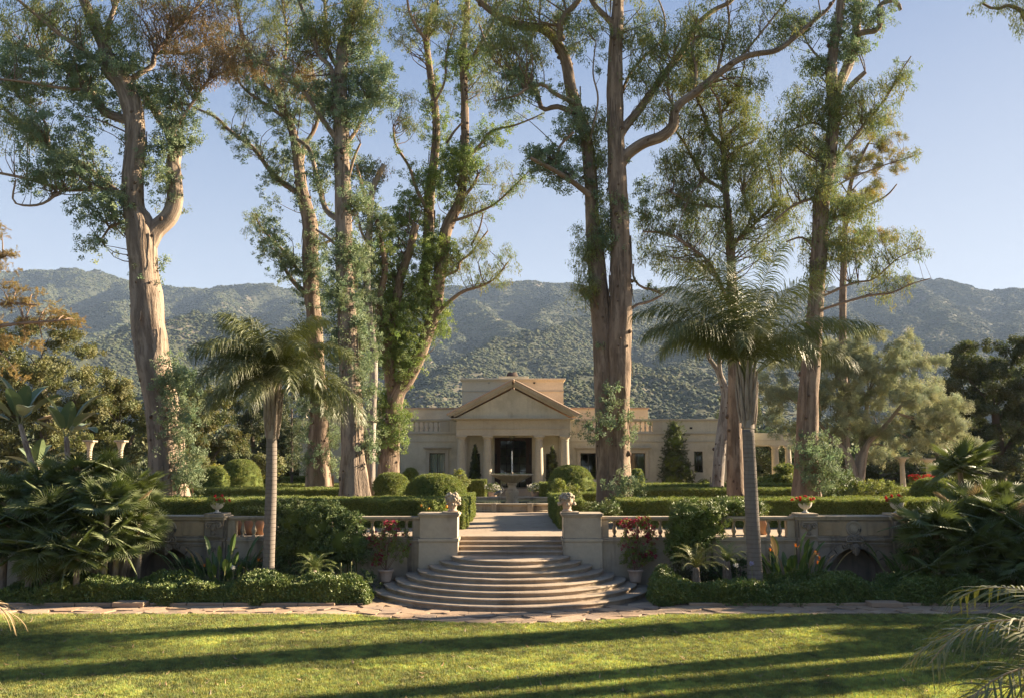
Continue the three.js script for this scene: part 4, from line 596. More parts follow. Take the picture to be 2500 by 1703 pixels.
eucalyptus({ seed: 101, d: 46, label: 'massive forked eucalyptus with shaggy base behind the bushy fan palm', bark: M.bark, shaggy: 2.2,
  limbs: [
    { p: [[417, 1262], [414, 1200], [410, 1120], [403, 1030], [388, 950], [374, 885], [362, 800], [359, 741], [350, 668], [345, 600], [338, 545], [325, 506], [324, 434], [330, 325], [320, 253], [300, 205], [264, 163], [252, 108], [218, 36], [190, -40], [170, -160]], w: [100, 86, 82, 80, 78, 76, 79, 78, 70, 72, 66, 52, 54, 50, 50, 48, 42, 32, 26, 22, 12] },
    { p: [[352, 612], [378, 563], [412, 530], [426, 490], [424, 430], [422, 398], [427, 365], [416, 330], [390, 289], [361, 246], [338, 222]], w: [50, 46, 44, 40, 36, 36, 32, 25, 22, 20, 18], z: 0.25, mat: M.bark },
    { p: [[322, 500], [253, 444], [181, 390], [119, 361], [54, 307], [0, 258], [-60, 220]], w: 18, w1: 6 },
    { p: [[324, 296], [280, 284], [250, 268], [217, 220], [173, 181], [137, 152], [83, 130], [20, 100]], w: [26, 24, 22, 16, 13, 11, 9, 5] },
    { p: [[300, 470], [250, 462], [155, 463], [80, 440], [0, 423], [-50, 415]], w: 11, w1: 6 }, { p: [[155, 463], [132, 478], [108, 495], [72, 502], [33, 493], [37, 440]], w: 9, w1: 4, bare: 1 },
    { p: [[300, 205], [340, 180], [372, 159], [379, 130], [415, 128], [452, 130], [500, 110]], w: 16, w1: 7 }, { p: [[253, 100], [264, 60], [282, 10], [310, -60]], w: 16, w1: 9 },
    { p: [[264, 163], [200, 120], [140, 80], [80, 30], [20, -20]], w: 13, w1: 6 }, { p: [[416, 332], [436, 300], [470, 250], [500, 205], [512, 190]], w: 10, w1: 5 }, { p: [[119, 361], [110, 300], [60, 250], [10, 200]], w: 7, w1: 3 }, { p: [[310, 540], [268, 555], [245, 585], [236, 578]], w: 8, w1: 4 },
    { p: [[379, 130], [420, 80], [470, 30], [520, -30]], w: 9, w1: 5 }, { p: [[217, 220], [150, 215], [60, 200], [-30, 190]], w: 9, w1: 5 },
  ],
  blobs: [[60, 60, 90, 80, 420], [170, 50, 90, 60, 420], [100, 170, 110, 55, 420, 'r'], [30, 200, 60, 45, 190, 'r'], [200, 170, 60, 55, 300, 'r'], [290, 60, 70, 70, 300], [400, 50, 90, 65, 430, 'b'], [500, 60, 90, 90, 420, 'b'], [470, 150, 80, 50, 280, 'b'], [560, 130, 60, 60, 200, 'b'], [290, 160, 60, 40, 230, 'r'], [420, 215, 42, 45, 200, 'r'], [440, 310, 34, 42, 170, 'r'], [345, 215, 45, 30, 140, 'r'], [140, 320, 90, 55, 330, 'r'], [55, 300, 60, 60, 190], [190, 420, 80, 50, 330, 'r'], [260, 510, 60, 50, 280, 'r'], [90, 420, 70, 28, 150, 'r'], [390, 440, 22, 50, 110, 'r'], [398, 360, 20, 40, 90, 'r'], [150, -80, 190, 70, 500], [400, -60, 170, 60, 400], [-60, 250, 70, 150, 260], [230, 250, 60, 40, 150, 'r'], [362, 660, 26, 24, 60, 'r'], [240, 590, 26, 30, 50, 'r'], [422, 920, 30, 60, 170, 'r', -1.2], [436, 1010, 26, 60, 130, 'r', -1.1], [455, 1130, 30, 60, 150, 'r', -1.1]],
  sleeves: [[0, 0.5, 0.62, 60, 0.5], [2, 0.05, 1, 210, 0.7], [3, 0.1, 1, 150, 0.6], [1, 0.5, 0.95, 60, 0.5]] });
eucalyptus({ seed: 111, d: 62, label: 'eucalyptus with tufts of leaves ringing its trunk, rising behind the slender palm crown', bark: M.barkWarm, shaggy: 0.8,
  limbs: [
    { p: [[778, 1215], [777, 1170], [776, 1090], [778, 1016], [775, 940], [771, 872], [766, 776], [760, 716], [757, 640], [755, 542], [738, 470], [730, 416], [724, 370], [716, 330], [700, 280], [670, 240], [640, 205], [610, 150], [590, 80], [570, -30]], w: [66, 58, 50, 42, 41, 40, 36, 38, 40, 38, 30, 27, 24, 20, 18, 16, 14, 12, 10, 6] },
    { p: [[722, 470], [669, 428], [614, 358], [564, 322], [524, 285], [477, 264], [450, 250]], w: 14, w1: 4 }, { p: [[733, 430], [742, 361], [770, 310], [780, 250], [760, 160]], w: 14, w1: 6 }, { p: [[745, 715], [716, 688], [694, 654], [688, 632]], w: 14, w1: 5 }, { p: [[750, 680], [734, 668], [705, 629], [679, 600], [643, 563], [622, 530]], w: 12, w1: 4 },
    { p: [[700, 290], [640, 250], [590, 210], [560, 150]], w: 10, w1: 4 }, { p: [[670, 240], [690, 170], [700, 90], [690, 10]], w: 9, w1: 5 }, { p: [[770, 600], [806, 588], [830, 575]], w: 8, w1: 6 },
  ],
  blobs: [[610, 60, 90, 90, 500], [700, 50, 80, 90, 430], [560, 150, 60, 50, 200, 'b'], [640, 170, 80, 60, 380, 'r'], [690, 260, 60, 60, 320, 'r'], [610, 250, 40, 40, 130], [760, 220, 40, 70, 230, 'r'], [700, 360, 50, 45, 200, 'r'], [590, 345, 40, 26, 90, 'r'], [670, 420, 30, 24, 80, 'r'], [660, 590, 34, 46, 170, 'r'], [700, 640, 30, 40, 130, 'r'], [765, 640, 32, 60, 200, 'r'], [772, 720, 30, 40, 150, 'r'], [770, 990, 40, 26, 150, 'r'], [775, 1055, 42, 40, 230, 'r'], [782, 1118, 42, 34, 230, 'r'], [620, 530, 16, 50, 60], [650, 500, 16, 50, 60, 'r'], [640, -70, 160, 60, 380]],
  sleeves: [[0, 0.34, 0.62, 260, 0.8], [4, 0.1, 1, 130, 0.7], [3, 0, 1, 50, 0.6], [1, 0.1, 1, 120, 0.5]] });
eucalyptus({ seed: 121, d: 46, label: 'thick straight eucalyptus beside the dome topiaries, twisted stringy bark at its foot', bark: M.bark, shaggy: 2.6,
  limbs: [
    { p: [[868, 1262], [866, 1200], [862, 1130], [860, 1061], [858, 991], [853, 900], [848, 800], [843, 700], [839, 600], [838, 506], [835, 420], [833, 325], [831, 240], [832, 180], [840, 100], [858, 50], [880, 15], [905, -50], [920, -160]], w: [84, 70, 60, 55, 52, 48, 46, 44, 42, 41, 40, 38, 36, 34, 30, 25, 22, 18, 10] },
    { p: [[826, 300], [814, 275], [816, 217], [806, 163], [777, 134], [759, 72], [737, 22], [720, -40]], w: 15, w1: 8 }, { p: [[828, 350], [808, 322], [770, 267], [748, 231], [708, 195], [660, 160], [630, 140]], w: 15, w1: 6 }, { p: [[838, 540], [800, 518], [774, 434], [752, 361], [724, 340]], w: 16, w1: 9 }, { p: [[836, 365], [846, 350], [870, 318], [884, 280], [897, 250]], w: 11, w1: 7 }, { p: [[832, 180], [800, 120], [795, 50], [790, -40]], w: 12, w1: 7 }, { p: [[840, 480], [866, 380], [880, 350]], w: 8, w1: 5 }, { p: [[842, 620], [800, 580], [770, 560]], w: 9, w1: 5 }, { p: [[858, 50], [840, 0], [830, -60]], w: 12, w1: 6 },
  ],
  blobs: [[912, 200, 52, 56, 400, 'r'], [880, 110, 40, 60, 200, 'r'], [800, 60, 60, 70, 300], [880, 30, 60, 60, 280], [760, 100, 60, 60, 260], [730, 180, 60, 50, 220, 'b'], [860, 270, 36, 36, 150, 'r'], [800, 230, 40, 50, 180, 'r'], [790, 400, 34, 50, 130, 'r'], [850, 620, 36, 60, 230, 'r'], [846, 770, 42, 70, 330, 'r'], [858, 860, 44, 60, 320, 'r'], [826, 700, 26, 50, 120, 'r'], [850, -70, 160, 60, 400], [870, 480, 26, 60, 120, 'r'], [640, 130, 50, 40, 150, 'b'], [888, 960, 20, 60, 90, 'r'], [896, 1080, 16, 50, 60, 'r']],
  sleeves: [[0, 0.4, 0.86, 240, 0.55], [1, 0.2, 1, 80, 0.5], [2, 0.2, 1, 90, 0.5], [3, 0.2, 1, 60, 0.4]] });
eucalyptus({ seed: 131, d: 55, label: 'slim pale eucalyptus stem with a snapped top between two thick trunks', bark: M.barkPale, shaggy: 0.3, fine: 0.6,
  limbs: [{ p: [[903, 1235], [903, 1180], [906, 1100], [908, 1010], [912, 920], [912, 860], [903, 777], [896, 690], [899, 596], [903, 542], [908, 470], [921, 434], [938, 402]], w: [26, 24, 22, 21, 20, 18, 17, 16, 16, 16, 15, 15, 13] }, { p: [[899, 600], [880, 560], [872, 520]], w: 9, w1: 4 }, { p: [[905, 540], [880, 440], [870, 400]], w: 9, w1: 4 }],
  blobs: [[890, 420, 36, 50, 160, 'r'], [905, 530, 30, 40, 130, 'r'], [890, 640, 36, 50, 170, 'r'], [880, 720, 32, 50, 150, 'r'], [935, 410, 16, 24, 30, 'b']], sleeves: [[0, 0.36, 0.86, 210, 0.6]] });
eucalyptus({ seed: 141, d: 58, label: 'many stemmed leaning eucalyptus wrapped in bright leaves in front of the villa corner', bark: M.barkWarm, shaggy: 0.9, round: M.eucBright,
  limbs: [
    { p: [[948, 1232], [949, 1165], [950, 1120], [955, 1060], [959, 1020], [964, 975], [975, 950], [990, 935], [1017, 885], [1043, 813], [1060, 759], [1069, 704], [1078, 632], [1090, 560], [1103, 530], [1124, 488], [1130, 434], [1135, 343], [1134, 253], [1130, 145], [1137, 72], [1141, 0], [1146, -120]], w: [62, 54, 48, 42, 38, 40, 38, 34, 32, 32, 32, 32, 32, 30, 28, 24, 22, 20, 19, 17, 15, 13, 7] },
    { p: [[962, 985], [952, 930], [948, 860], [956, 790], [967, 741], [975, 686], [990, 640], [1003, 600], [1012, 560], [1016, 548]], w: 26, w1: 18 }, { p: [[1062, 752], [1040, 720], [1034, 686], [1042, 640], [1047, 590], [1047, 540], [1050, 463], [1058, 398], [1065, 325], [1061, 253], [1048, 163], [1041, 72], [1062, 18], [1075, -60]], w: [22, 24, 26, 28, 28, 26, 25, 22, 20, 18, 17, 15, 12, 7], z: 0.2 }, { p: [[950, 900], [930, 820], [925, 740], [940, 660], [930, 590], [920, 540]], w: 20, w1: 10 },
    { p: [[1068, 765], [1101, 733], [1130, 712], [1177, 697], [1209, 679], [1240, 640]], w: 11, w1: 4 }, { p: [[1072, 690], [1090, 672], [1119, 658], [1122, 640], [1148, 620], [1170, 590], [1191, 564]], w: 9, w1: 4 }, { p: [[1138, 400], [1150, 379], [1175, 350], [1200, 320], [1253, 307], [1300, 289], [1330, 275]], w: 9, w1: 3 }, { p: [[1125, 490], [1155, 452], [1168, 425]], w: 10, w1: 6 }, { p: [[1105, 540], [1150, 525], [1205, 500], [1250, 460], [1290, 420]], w: 8, w1: 3 }, { p: [[1090, 350], [1110, 320], [1128, 300]], w: 7, w1: 5 }, { p: [[1047, 520], [1020, 470], [1000, 410], [965, 350], [960, 310]], w: 10, w1: 5, z: -0.3 }, { p: [[1042, 100], [1020, 70], [1000, 30], [990, -40]], w: 9, w1: 5 }, { p: [[1132, 180], [1165, 120], [1200, 60], [1220, 0]], w: 9, w1: 5 }, { p: [[1061, 250], [1085, 200], [1090, 130], [1110, 60]], w: 7, w1: 4 }, { p: [[1150, 600], [1170, 560], [1180, 520]], w: 6, w1: 3 },
  ],
  blobs: [[1000, 60, 60, 60, 250], [1060, 40, 60, 60, 260], [1130, 60, 70, 70, 330], [1130, 150, 60, 40, 260, 'r'], [1200, 90, 50, 50, 170], [985, 260, 26, 50, 110], [1000, 310, 22, 40, 70], [1180, 200, 50, 40, 150], [1190, 330, 34, 24, 110, 'r'], [1100, 380, 30, 34, 140, 'r'], [1140, 390, 34, 40, 200, 'r'], [1050, 440, 34, 50, 200, 'r'], [1110, 440, 30, 50, 170, 'r'], [1150, 500, 50, 40, 170], [1220, 440, 50, 50, 120], [1000, 500, 34, 46, 210, 'r'], [960, 560, 40, 60, 300, 'r'], [930, 620, 34, 60, 260, 'r'], [1050, 600, 36, 60, 230, 'r'], [1030, 710, 44, 60, 430, 'r'], [950, 700, 50, 60, 400, 'r'], [980, 790, 60, 60, 520, 'r'], [930, 800, 40, 70, 320, 'r'], [960, 880, 46, 50, 360, 'r'], [1000, 860, 40, 40, 200, 'r'], [1075, 790, 26, 50, 140, 'r'], [1085, 620, 40, 40, 170, 'r'], [1120, 650, 40, 40, 150], [1160, 600, 40, 50, 130], [1210, 660, 50, 24, 100], [1245, 625, 26, 20, 40], [945, 980, 36, 50, 260, 'r'], [975, 1040, 30, 50, 170, 'r'], [930, 1060, 26, 50, 160, 'r'], [1080, -60, 130, 60, 300]],
  sleeves: [[2, 0.1, 0.95, 520, 0.75], [0, 0.42, 0.95, 330, 0.7], [1, 0.1, 0.9, 130, 0.7], [3, 0.2, 1, 130, 0.7], [8, 0.3, 1, 50, 0.4], [6, 0, 0.6, 60, 0.5], [10, 0.1, 0.9, 50, 0.4]] });
eucalyptus({ seed: 151, d: 46, label: 'huge twin trunked eucalyptus, its two stems fused low down beside the central walk', bark: M.barkWarm, shaggy: 1.5,
  limbs: [
    { p: [[1512, 1276], [1510, 1220], [1509, 1160], [1508, 1100], [1510, 1000], [1512, 900], [1513, 813], [1516, 740], [1517, 632], [1511, 506], [1504, 361], [1501, 217], [1504, 100], [1507, 40], [1512, -40], [1520, -160]], w: [72, 62, 60, 58, 56, 56, 56, 54, 50, 48, 45, 40, 35, 32, 24, 12] },
    { p: [[1486, 1276], [1484, 1200], [1483, 1100], [1480, 1000], [1477, 900], [1473, 813], [1466, 740], [1456, 640], [1447, 542], [1442, 434], [1430, 330], [1409, 271], [1394, 217], [1380, 145], [1362, 108], [1343, 83], [1314, 66], [1289, 66], [1238, 51], [1191, 20], [1150, -20], [1110, -60]], w: [60, 54, 54, 54, 54, 54, 50, 44, 36, 34, 31, 34, 30, 28, 26, 25, 24, 23, 20, 17, 14, 8], z: 0.04, z0: 0.25 },
    { p: [[1372, 100], [1366, 68], [1383, 33], [1412, 2], [1440, -60]], w: 20, w1: 12 }, { p: [[1400, 275], [1358, 260], [1326, 267], [1311, 224], [1298, 206], [1256, 177], [1213, 155], [1191, 116], [1170, 60]], w: 15, w1: 5 }, { p: [[1400, 250], [1354, 228], [1325, 206], [1290, 214], [1264, 231], [1209, 246]], w: 12, w1: 5 }, { p: [[1440, 476], [1394, 441], [1354, 416], [1325, 401], [1295, 385]], w: 15, w1: 8 }, { p: [[1355, 415], [1365, 361], [1401, 322]], w: 8, w1: 6 },
    { p: [[1508, 420], [1527, 384], [1571, 350], [1618, 332], [1643, 307], [1648, 271], [1664, 250], [1692, 231], [1750, 184], [1804, 145], [1841, 132], [1895, 123], [1938, 94], [1974, 61], [2021, 22], [2050, -20]], w: [30, 28, 26, 26, 25, 22, 20, 19, 18, 16, 15, 14, 12, 10, 8, 5], z: -0.25 }, { p: [[1506, 345], [1524, 312], [1553, 278], [1592, 224], [1636, 163], [1670, 119], [1698, 65], [1743, 25], [1783, 4], [1820, -40]], w: 24, w1: 9, z: 0.3 }, { p: [[1503, 300], [1513, 271], [1517, 235], [1538, 181], [1582, 130], [1618, 94], [1622, 40], [1600, -20]], w: 10, w1: 4 },
    { p: [[1498, 60], [1478, 40], [1450, 10], [1425, -40]], w: 18, w1: 10 }, { p: [[1538, 760], [1550, 746], [1582, 737], [1614, 722], [1640, 700]], w: 8, w1: 4 }, { p: [[1614, 715], [1590, 706], [1567, 701], [1548, 680], [1546, 645]], w: 8, w1: 5 }, { p: [[1750, 184], [1765, 120], [1780, 60], [1776, 0]], w: 8, w1: 5 }, { p: [[1804, 145], [1850, 90], [1890, 40], [1930, -10]], w: 7, w1: 4 }, { p: [[1938, 94], [1935, 70], [1918, 57]], w: 10, w1: 9, bare: 1 }, { p: [[1692, 231], [1700, 170], [1690, 120], [1700, 90], [1760, 96]], w: 8, w1: 6 }, { p: [[1648, 271], [1630, 215], [1640, 150], [1660, 100]], w: 8, w1: 4 }, { p: [[1438, 350], [1460, 240], [1448, 180], [1455, 100]], w: 6, w1: 3 },
  ],
  blobs: [[1250, 60, 70, 60, 300], [1210, 120, 60, 50, 230], [1330, 40, 60, 50, 240], [1420, 60, 60, 60, 240], [1300, 110, 60, 40, 160], [1270, 200, 50, 34, 160, 'r'], [1220, 240, 40, 20, 90], [1400, 310, 40, 40, 160, 'r'], [1330, 385, 40, 34, 230, 'r'], [1380, 420, 36, 24, 100, 'r'], [1462, 300, 26, 50, 130], [1470, 400, 20, 60, 130], [1470, 520, 24, 70, 150], [1440, 610, 30, 60, 200], [1432, 690, 26, 50, 170], [1490, 560, 24, 50, 90, 'r'], [1560, 60, 60, 60, 250], [1620, 100, 60, 60, 260], [1700, 60, 60, 60, 230], [1570, 180, 40, 50, 170], [1640, 200, 50, 50, 210], [1720, 130, 60, 50, 230], [1800, 80, 60, 50, 190], [1820, 190, 60, 40, 180], [1900, 60, 60, 50, 170], [1960, 60, 40, 30, 90], [1600, 270, 40, 40, 130], [1840, -60, 170, 50, 260], [1500, -70, 170, 60, 420], [1250, -60, 120, 60, 240], [1494, 980, 16, 60, 50, 'r', -1.1], [1440, 1030, 22, 30, 34, 'r', -1.2], [1530, 1180, 24, 40, 80, 'r', -1.3], [1532, 1030, 14, 50, 30, 'r', -1.0]],
  sleeves: [[0, 0.5, 0.62, 60, 0.4], [1, 0.42, 0.6, 110, 0.5], [3, 0.1, 0.9, 60, 0.4], [4, 0.1, 1, 60, 0.5]] });
eucalyptus({ seed: 161, d: 49, label: 'slender eucalyptus whose trunk rises straight behind the taller queen palm', bark: M.barkWarm, shaggy: 0.6,
  limbs: [
    { p: [[1796, 1262], [1796, 1200], [1795, 1100], [1794, 1000], [1793, 900], [1790, 780], [1786, 660], [1782, 560], [1776, 506], [1769, 434], [1766, 361], [1748, 343], [1731, 318], [1720, 280], [1700, 240]], w: [48, 41, 39, 35, 30, 26, 22, 19, 18, 17, 15, 13, 11, 8, 4] },
    { p: [[1772, 466], [1721, 434], [1696, 394], [1662, 336], [1640, 310]], w: 10, w1: 4 }, { p: [[1767, 361], [1758, 300], [1757, 253], [1735, 215]], w: 9, w1: 4 }, { p: [[1784, 600], [1830, 560], [1845, 542], [1824, 499], [1815, 470]], w: 11, w1: 6 }, { p: [[1757, 280], [1790, 240], [1815, 170], [1820, 140]], w: 7, w1: 3 }, { p: [[1790, 760], [1730, 640], [1680, 600], [1630, 570], [1570, 565]], w: 9, w1: 4, z: -0.3 }, { p: [[1776, 506], [1700, 500], [1640, 470]], w: 7, w1: 4 }, { p: [[1845, 542], [1900, 500], [1930, 506], [1960, 492]], w: 8, w1: 6 }, { p: [[1725, 434], [1690, 470], [1660, 540]], w: 6, w1: 3 },
  ],
  blobs: [[1700, 200, 50, 50, 220], [1760, 230, 60, 50, 250], [1690, 300, 40, 60, 230], [1810, 270, 60, 50, 250], [1760, 330, 60, 50, 280], [1840, 340, 60, 50, 280], [1700, 400, 50, 50, 270], [1800, 410, 70, 50, 360], [1650, 380, 34, 50, 150], [1880, 400, 50, 50, 230], [1700, 480, 60, 40, 280], [1850, 490, 60, 50, 300], [1640, 470, 40, 40, 160], [1600, 540, 40, 40, 130], [1680, 560, 60, 40, 250], [1770, 560, 60, 50, 250], [1870, 580, 60, 50, 230], [1620, 620, 46, 40, 150], [1580, 600, 26, 40, 70], [1920, 520, 40, 50, 160], [1700, 640, 60, 40, 200], [1570, 470, 26, 60, 90, 'r'], [1630, 420, 26, 60, 120], [1700, 110, 50, 50, 150]], sleeves: [[0, 0.5, 0.9, 90, 0.5]] });
eucalyptus({ seed: 171, d: 66, label: 'leaning grey barked eucalyptus with a bare forked top near the loggia', bark: M.barkPale, shaggy: 0.5, fine: 0.2,
  limbs: [{ p: [[1752, 1225], [1752, 1178], [1757, 1102], [1765, 1040], [1770, 990], [1771, 960], [1762, 925], [1749, 898], [1731, 872], [1725, 840], [1724, 815]], w: [34, 29, 27, 25, 22, 20, 17, 12, 10, 9, 7] }, { p: [[1763, 928], [1757, 895], [1758, 870], [1765, 853], [1775, 840]], w: 12, w1: 8, bare: 1 }, { p: [[1725, 845], [1712, 800], [1716, 780]], w: 5, w1: 3, bare: 1 }], blobs: [] });
eucalyptus({ seed: 181, d: 47, label: 'tall smooth eucalyptus with a crooked antler-like upper branch, nearest the olive tree', bark: M.barkWarm, shaggy: 0.6,
  limbs: [
    { p: [[1970, 1262], [1970, 1200], [1970, 1150], [1972, 1030], [1977, 940], [1983, 849], [1990, 760], [1997, 668], [2002, 560], [2006, 488], [2020, 430], [2030, 361], [2036, 290], [2036, 253], [2031, 181], [2033, 137], [2044, 72], [2053, 0], [2060, -130]], w: [80, 68, 58, 50, 46, 42, 38, 37, 38, 40, 34, 30, 31, 31, 30, 26, 23, 20, 10] },
    { p: [[2034, 240], [2056, 192], [2076, 145], [2090, 90], [2093, 40], [2095, 0], [2098, -100]], w: [26, 25, 25, 23, 21, 20, 10] }, { p: [[2092, 84], [2110, 78], [2144, 72], [2149, 40], [2148, 14], [2168, 3], [2190, 4], [2199, 24]], w: [15, 15, 14, 13, 12, 12, 11, 9], bare: 1, z: -0.1 }, { p: [[2072, 215], [2092, 195], [2113, 176]], w: 14, w1: 11, bare: 1 }, { p: [[2034, 400], [2094, 325], [2166, 235], [2200, 175], [2225, 137]], w: 9, w1: 3 }, { p: [[2024, 470], [2058, 445], [2166, 401], [2238, 379]], w: 6, w1: 2 }, { p: [[2006, 540], [2094, 513], [2166, 477], [2190, 450]], w: 7, w1: 3 }, { p: [[1994, 730], [2086, 690], [2130, 683], [2195, 629], [2253, 603]], w: 7, w1: 2, z: -0.2 }, { p: [[1992, 760], [2120, 722], [2177, 715], [2224, 694], [2274, 679]], w: 7, w1: 2, z: -0.3 }, { p: [[2000, 480], [1960, 492], [1931, 506], [1890, 540]], w: 9, w1: 4 }, { p: [[2032, 170], [2010, 150], [1990, 130], [1975, 110]], w: 8, w1: 5 }, { p: [[2030, 330], [1990, 300], [1930, 320], [1880, 360]], w: 7, w1: 3 }, { p: [[2000, 620], [1960, 580], [1920, 590]], w: 8, w1: 4 },
  ],
  blobs: [[2030, 225, 50, 44, 260], [2040, 280, 44, 40, 220], [1990, 150, 26, 30, 90, 'r'], [2110, 250, 50, 50, 190], [2180, 200, 40, 50, 130], [2130, 300, 50, 40, 150], [1960, 260, 50, 50, 220], [1940, 330, 60, 50, 280], [2000, 380, 50, 50, 230], [1970, 440, 50, 50, 220], [2040, 500, 50, 40, 210], [2110, 490, 40, 40, 130], [2000, 580, 44, 50, 210], [2060, 600, 50, 50, 200], [2110, 580, 40, 50, 130], [2150, 640, 40, 30, 100], [2200, 590, 44, 40, 90], [2207, 680, 12, 16, 34], [2160, 715, 16, 10, 26], [2090, 30, 40, 34, 140, 'r'], [2150, 30, 24, 24, 60, 'r'], [2090, 105, 24, 20, 80, 'r'], [2060, 100, 16, 30, 60, 'r'], [2030, 60, 16, 40, 50, 'r'], [1940, 40, 40, 30, 90], [2090, -80, 90, 50, 260], [2000, 1130, 30, 60, 150, 'r', -1.2], [2030, 1120, 24, 46, 90, 'r', -0.6], [1990, 660, 30, 40, 90]],
  sleeves: [[0, 0.3, 0.36, 20, 0.3], [0, 0.55, 0.8, 150, 0.6]] });
// ---------------------------------------------------------------- clipped hedges and topiary
let hseed = 900;
function hedge(label, x0, x1, d0, d1, h, dens = 95, y = 2.0) {
  const t = thing('clipped_hedge', label, 'hedge', [(x0 + x1) / 2, y, -(d0 + d1) / 2], 'clipped box hedges of the terrace garden'), r = rng(++hseed), W = Math.abs(x1 - x0), D = Math.abs(d1 - d0), s = hseed;
  const bump = (a, b) => 0.05 * noise3(a * 0.8, b * 0.8, 1, s) + 0.03 * noise3(a * 2.6, b * 2.6, 2, s);
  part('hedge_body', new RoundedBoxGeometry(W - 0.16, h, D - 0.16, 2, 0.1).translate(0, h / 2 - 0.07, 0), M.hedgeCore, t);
  const put = [], add = (n, f) => { for (let i = 0; i < n; i++) put.push(f()); };
  add(W * D * dens, () => { const x = (r() - 0.5) * W, z = (r() - 0.5) * D; return [x, h - 0.03 + bump(x + x0, z) - 0.05 * r(), z, 0.95 + 0.3 * r(), 1]; });
  add(W * h * dens, () => { const x = (r() - 0.5) * W, yy = r() * h; return [x, yy, D / 2 - 0.05 + bump(x + x0, yy) + 0.03 * r(), 0.95 + 0.3 * r(), 1]; });
  add(W * h * dens * 0.4, () => { const x = (r() - 0.5) * W, yy = r() * h; return [x, yy, -D / 2 + 0.05, 0.95 + 0.3 * r(), 1]; });
  for (const k of [-1, 1]) add(D * h * dens, () => { const z = (r() - 0.5) * D, yy = r() * h; return [k * (W / 2 - 0.04 + bump(z, yy)), yy, z, 0.95 + 0.3 * r(), 1]; });
  scatter('foliage', C.hedge, M.hedge, put, t, s, { warm: 0.3 }); return t;
}
function dome(label, pxa, pxb, top, d, dens = 110, y = 2.0) {
  const x0 = X(pxa, d), x1 = X(pxb, d), R = (x1 - x0) / 2, H = Y(top, d) - y, r = rng(++hseed), t = thing('dome_topiary', label, 'topiary', [(x0 + x1) / 2, y, -d], 'shrubs clipped into domes'), s = hseed, put = [];
  const prof = (u) => { const a = u * Math.PI / 2; return [R * Math.pow(Math.cos(a), 0.62), H * Math.pow(Math.sin(a), 0.9)]; };
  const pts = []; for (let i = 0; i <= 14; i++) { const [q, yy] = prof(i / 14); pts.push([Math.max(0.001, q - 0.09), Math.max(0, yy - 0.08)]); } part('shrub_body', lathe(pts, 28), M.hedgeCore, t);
  const n = dens * (2.2 * Math.PI * R * R * 0.6 + Math.PI * R * H * 1.2); for (let i = 0; i < n; i++) { const u = Math.pow(r(), 1.05), a = r() * 6.283, [q, yy] = prof(u), b = 0.05 * noise3(Math.cos(a) * 3, yy * 1.6, Math.sin(a) * 3, s) - 0.05 * r(); put.push([Math.cos(a) * (q + b), yy + b * 0.6, Math.sin(a) * (q + b), 0.95 + 0.3 * r(), 1]); }
  scatter('foliage', C.hedge, M.hedge, put, t, s, { warm: 0.3 }); return t;
}
const xw = 2.12;
hedge('long front hedge behind the balustrade, running from the fan palm to the fountain walk', -24, -xw - 1.25, 41, 44.3, 1.25);
hedge('long front hedge behind the balustrade, running from the twin trunks towards the fan palm', X(1508, 42), 26, 41, 44.3, 1.25);
hedge('clipped hedge lining the fountain walk beside the big dome topiary', -xw - 1.2, -xw, 40, 51, 1.25, 120);
hedge('clipped hedge lining the fountain walk beside the twin trunked eucalyptus', xw, xw + 1.1, 40, 51, 1.25, 120);
hedge('second hedge row behind the shaggy forked eucalyptus', -29, -xw - 5.5, 57.5, 61, 1.25, 70); hedge('second hedge row crossing behind the slender and the smooth eucalyptus trunks', X(1560, 58), 27, 57.5, 61, 1.25, 70);
hedge('third hedge row on the side of the leaf-ringed eucalyptus trunk', -33, -9, 70, 73, 1.25, 50); hedge('third hedge row on the loggia side of the garden', X(1480, 70), 33, 70, 73, 1.25, 50);
hedge('dark hedge against the villa wall beside the Italian cypress', X(655, 78), X(765, 78), 77.5, 79, 1.7, 50);
hedge('square hedge block by the fountain on the bright shrub side', X(1114, 74), X(1186, 74), 74, 76, 1.5, 70); hedge('square hedge block by the fountain below the wide dome', X(1319, 70), X(1455, 70), 70, 72, 1.35, 70); hedge('short hedge piece between the fountain walk and the twin trunks', X(1375, 52), X(1470, 52), 52, 53.4, 1.2, 80);
dome('large dome topiary beside the fountain walk, half in sun', 980, 1146, 1159, 47.5); dome('dome topiary between the thick straight eucalyptus and the larger dome', 903, 1007, 1156, 52); dome('small dark ball shrub under the villa window', 978, 1026, 1143, 74, 60); dome('wide low dome topiary near the portico on the twin trunk side', 1334, 1455, 1137, 66, 60); dome('dome topiary peeking out behind the twin trunks', 1532, 1578, 1145, 66, 60); dome('large dark dome topiary near the Italian cypress', 531, 643, 1123, 66, 60); dome('low sunlit dome topiary hugging the shaggy eucalyptus', 482, 564, 1140, 62, 60); dome('sunlit dome topiary by the olive trunks', 2034, 2092, 1147, 62, 60); dome('broad mounded shrub in front of the white garden columns', 2213, 2347, 1169, 46, 90);

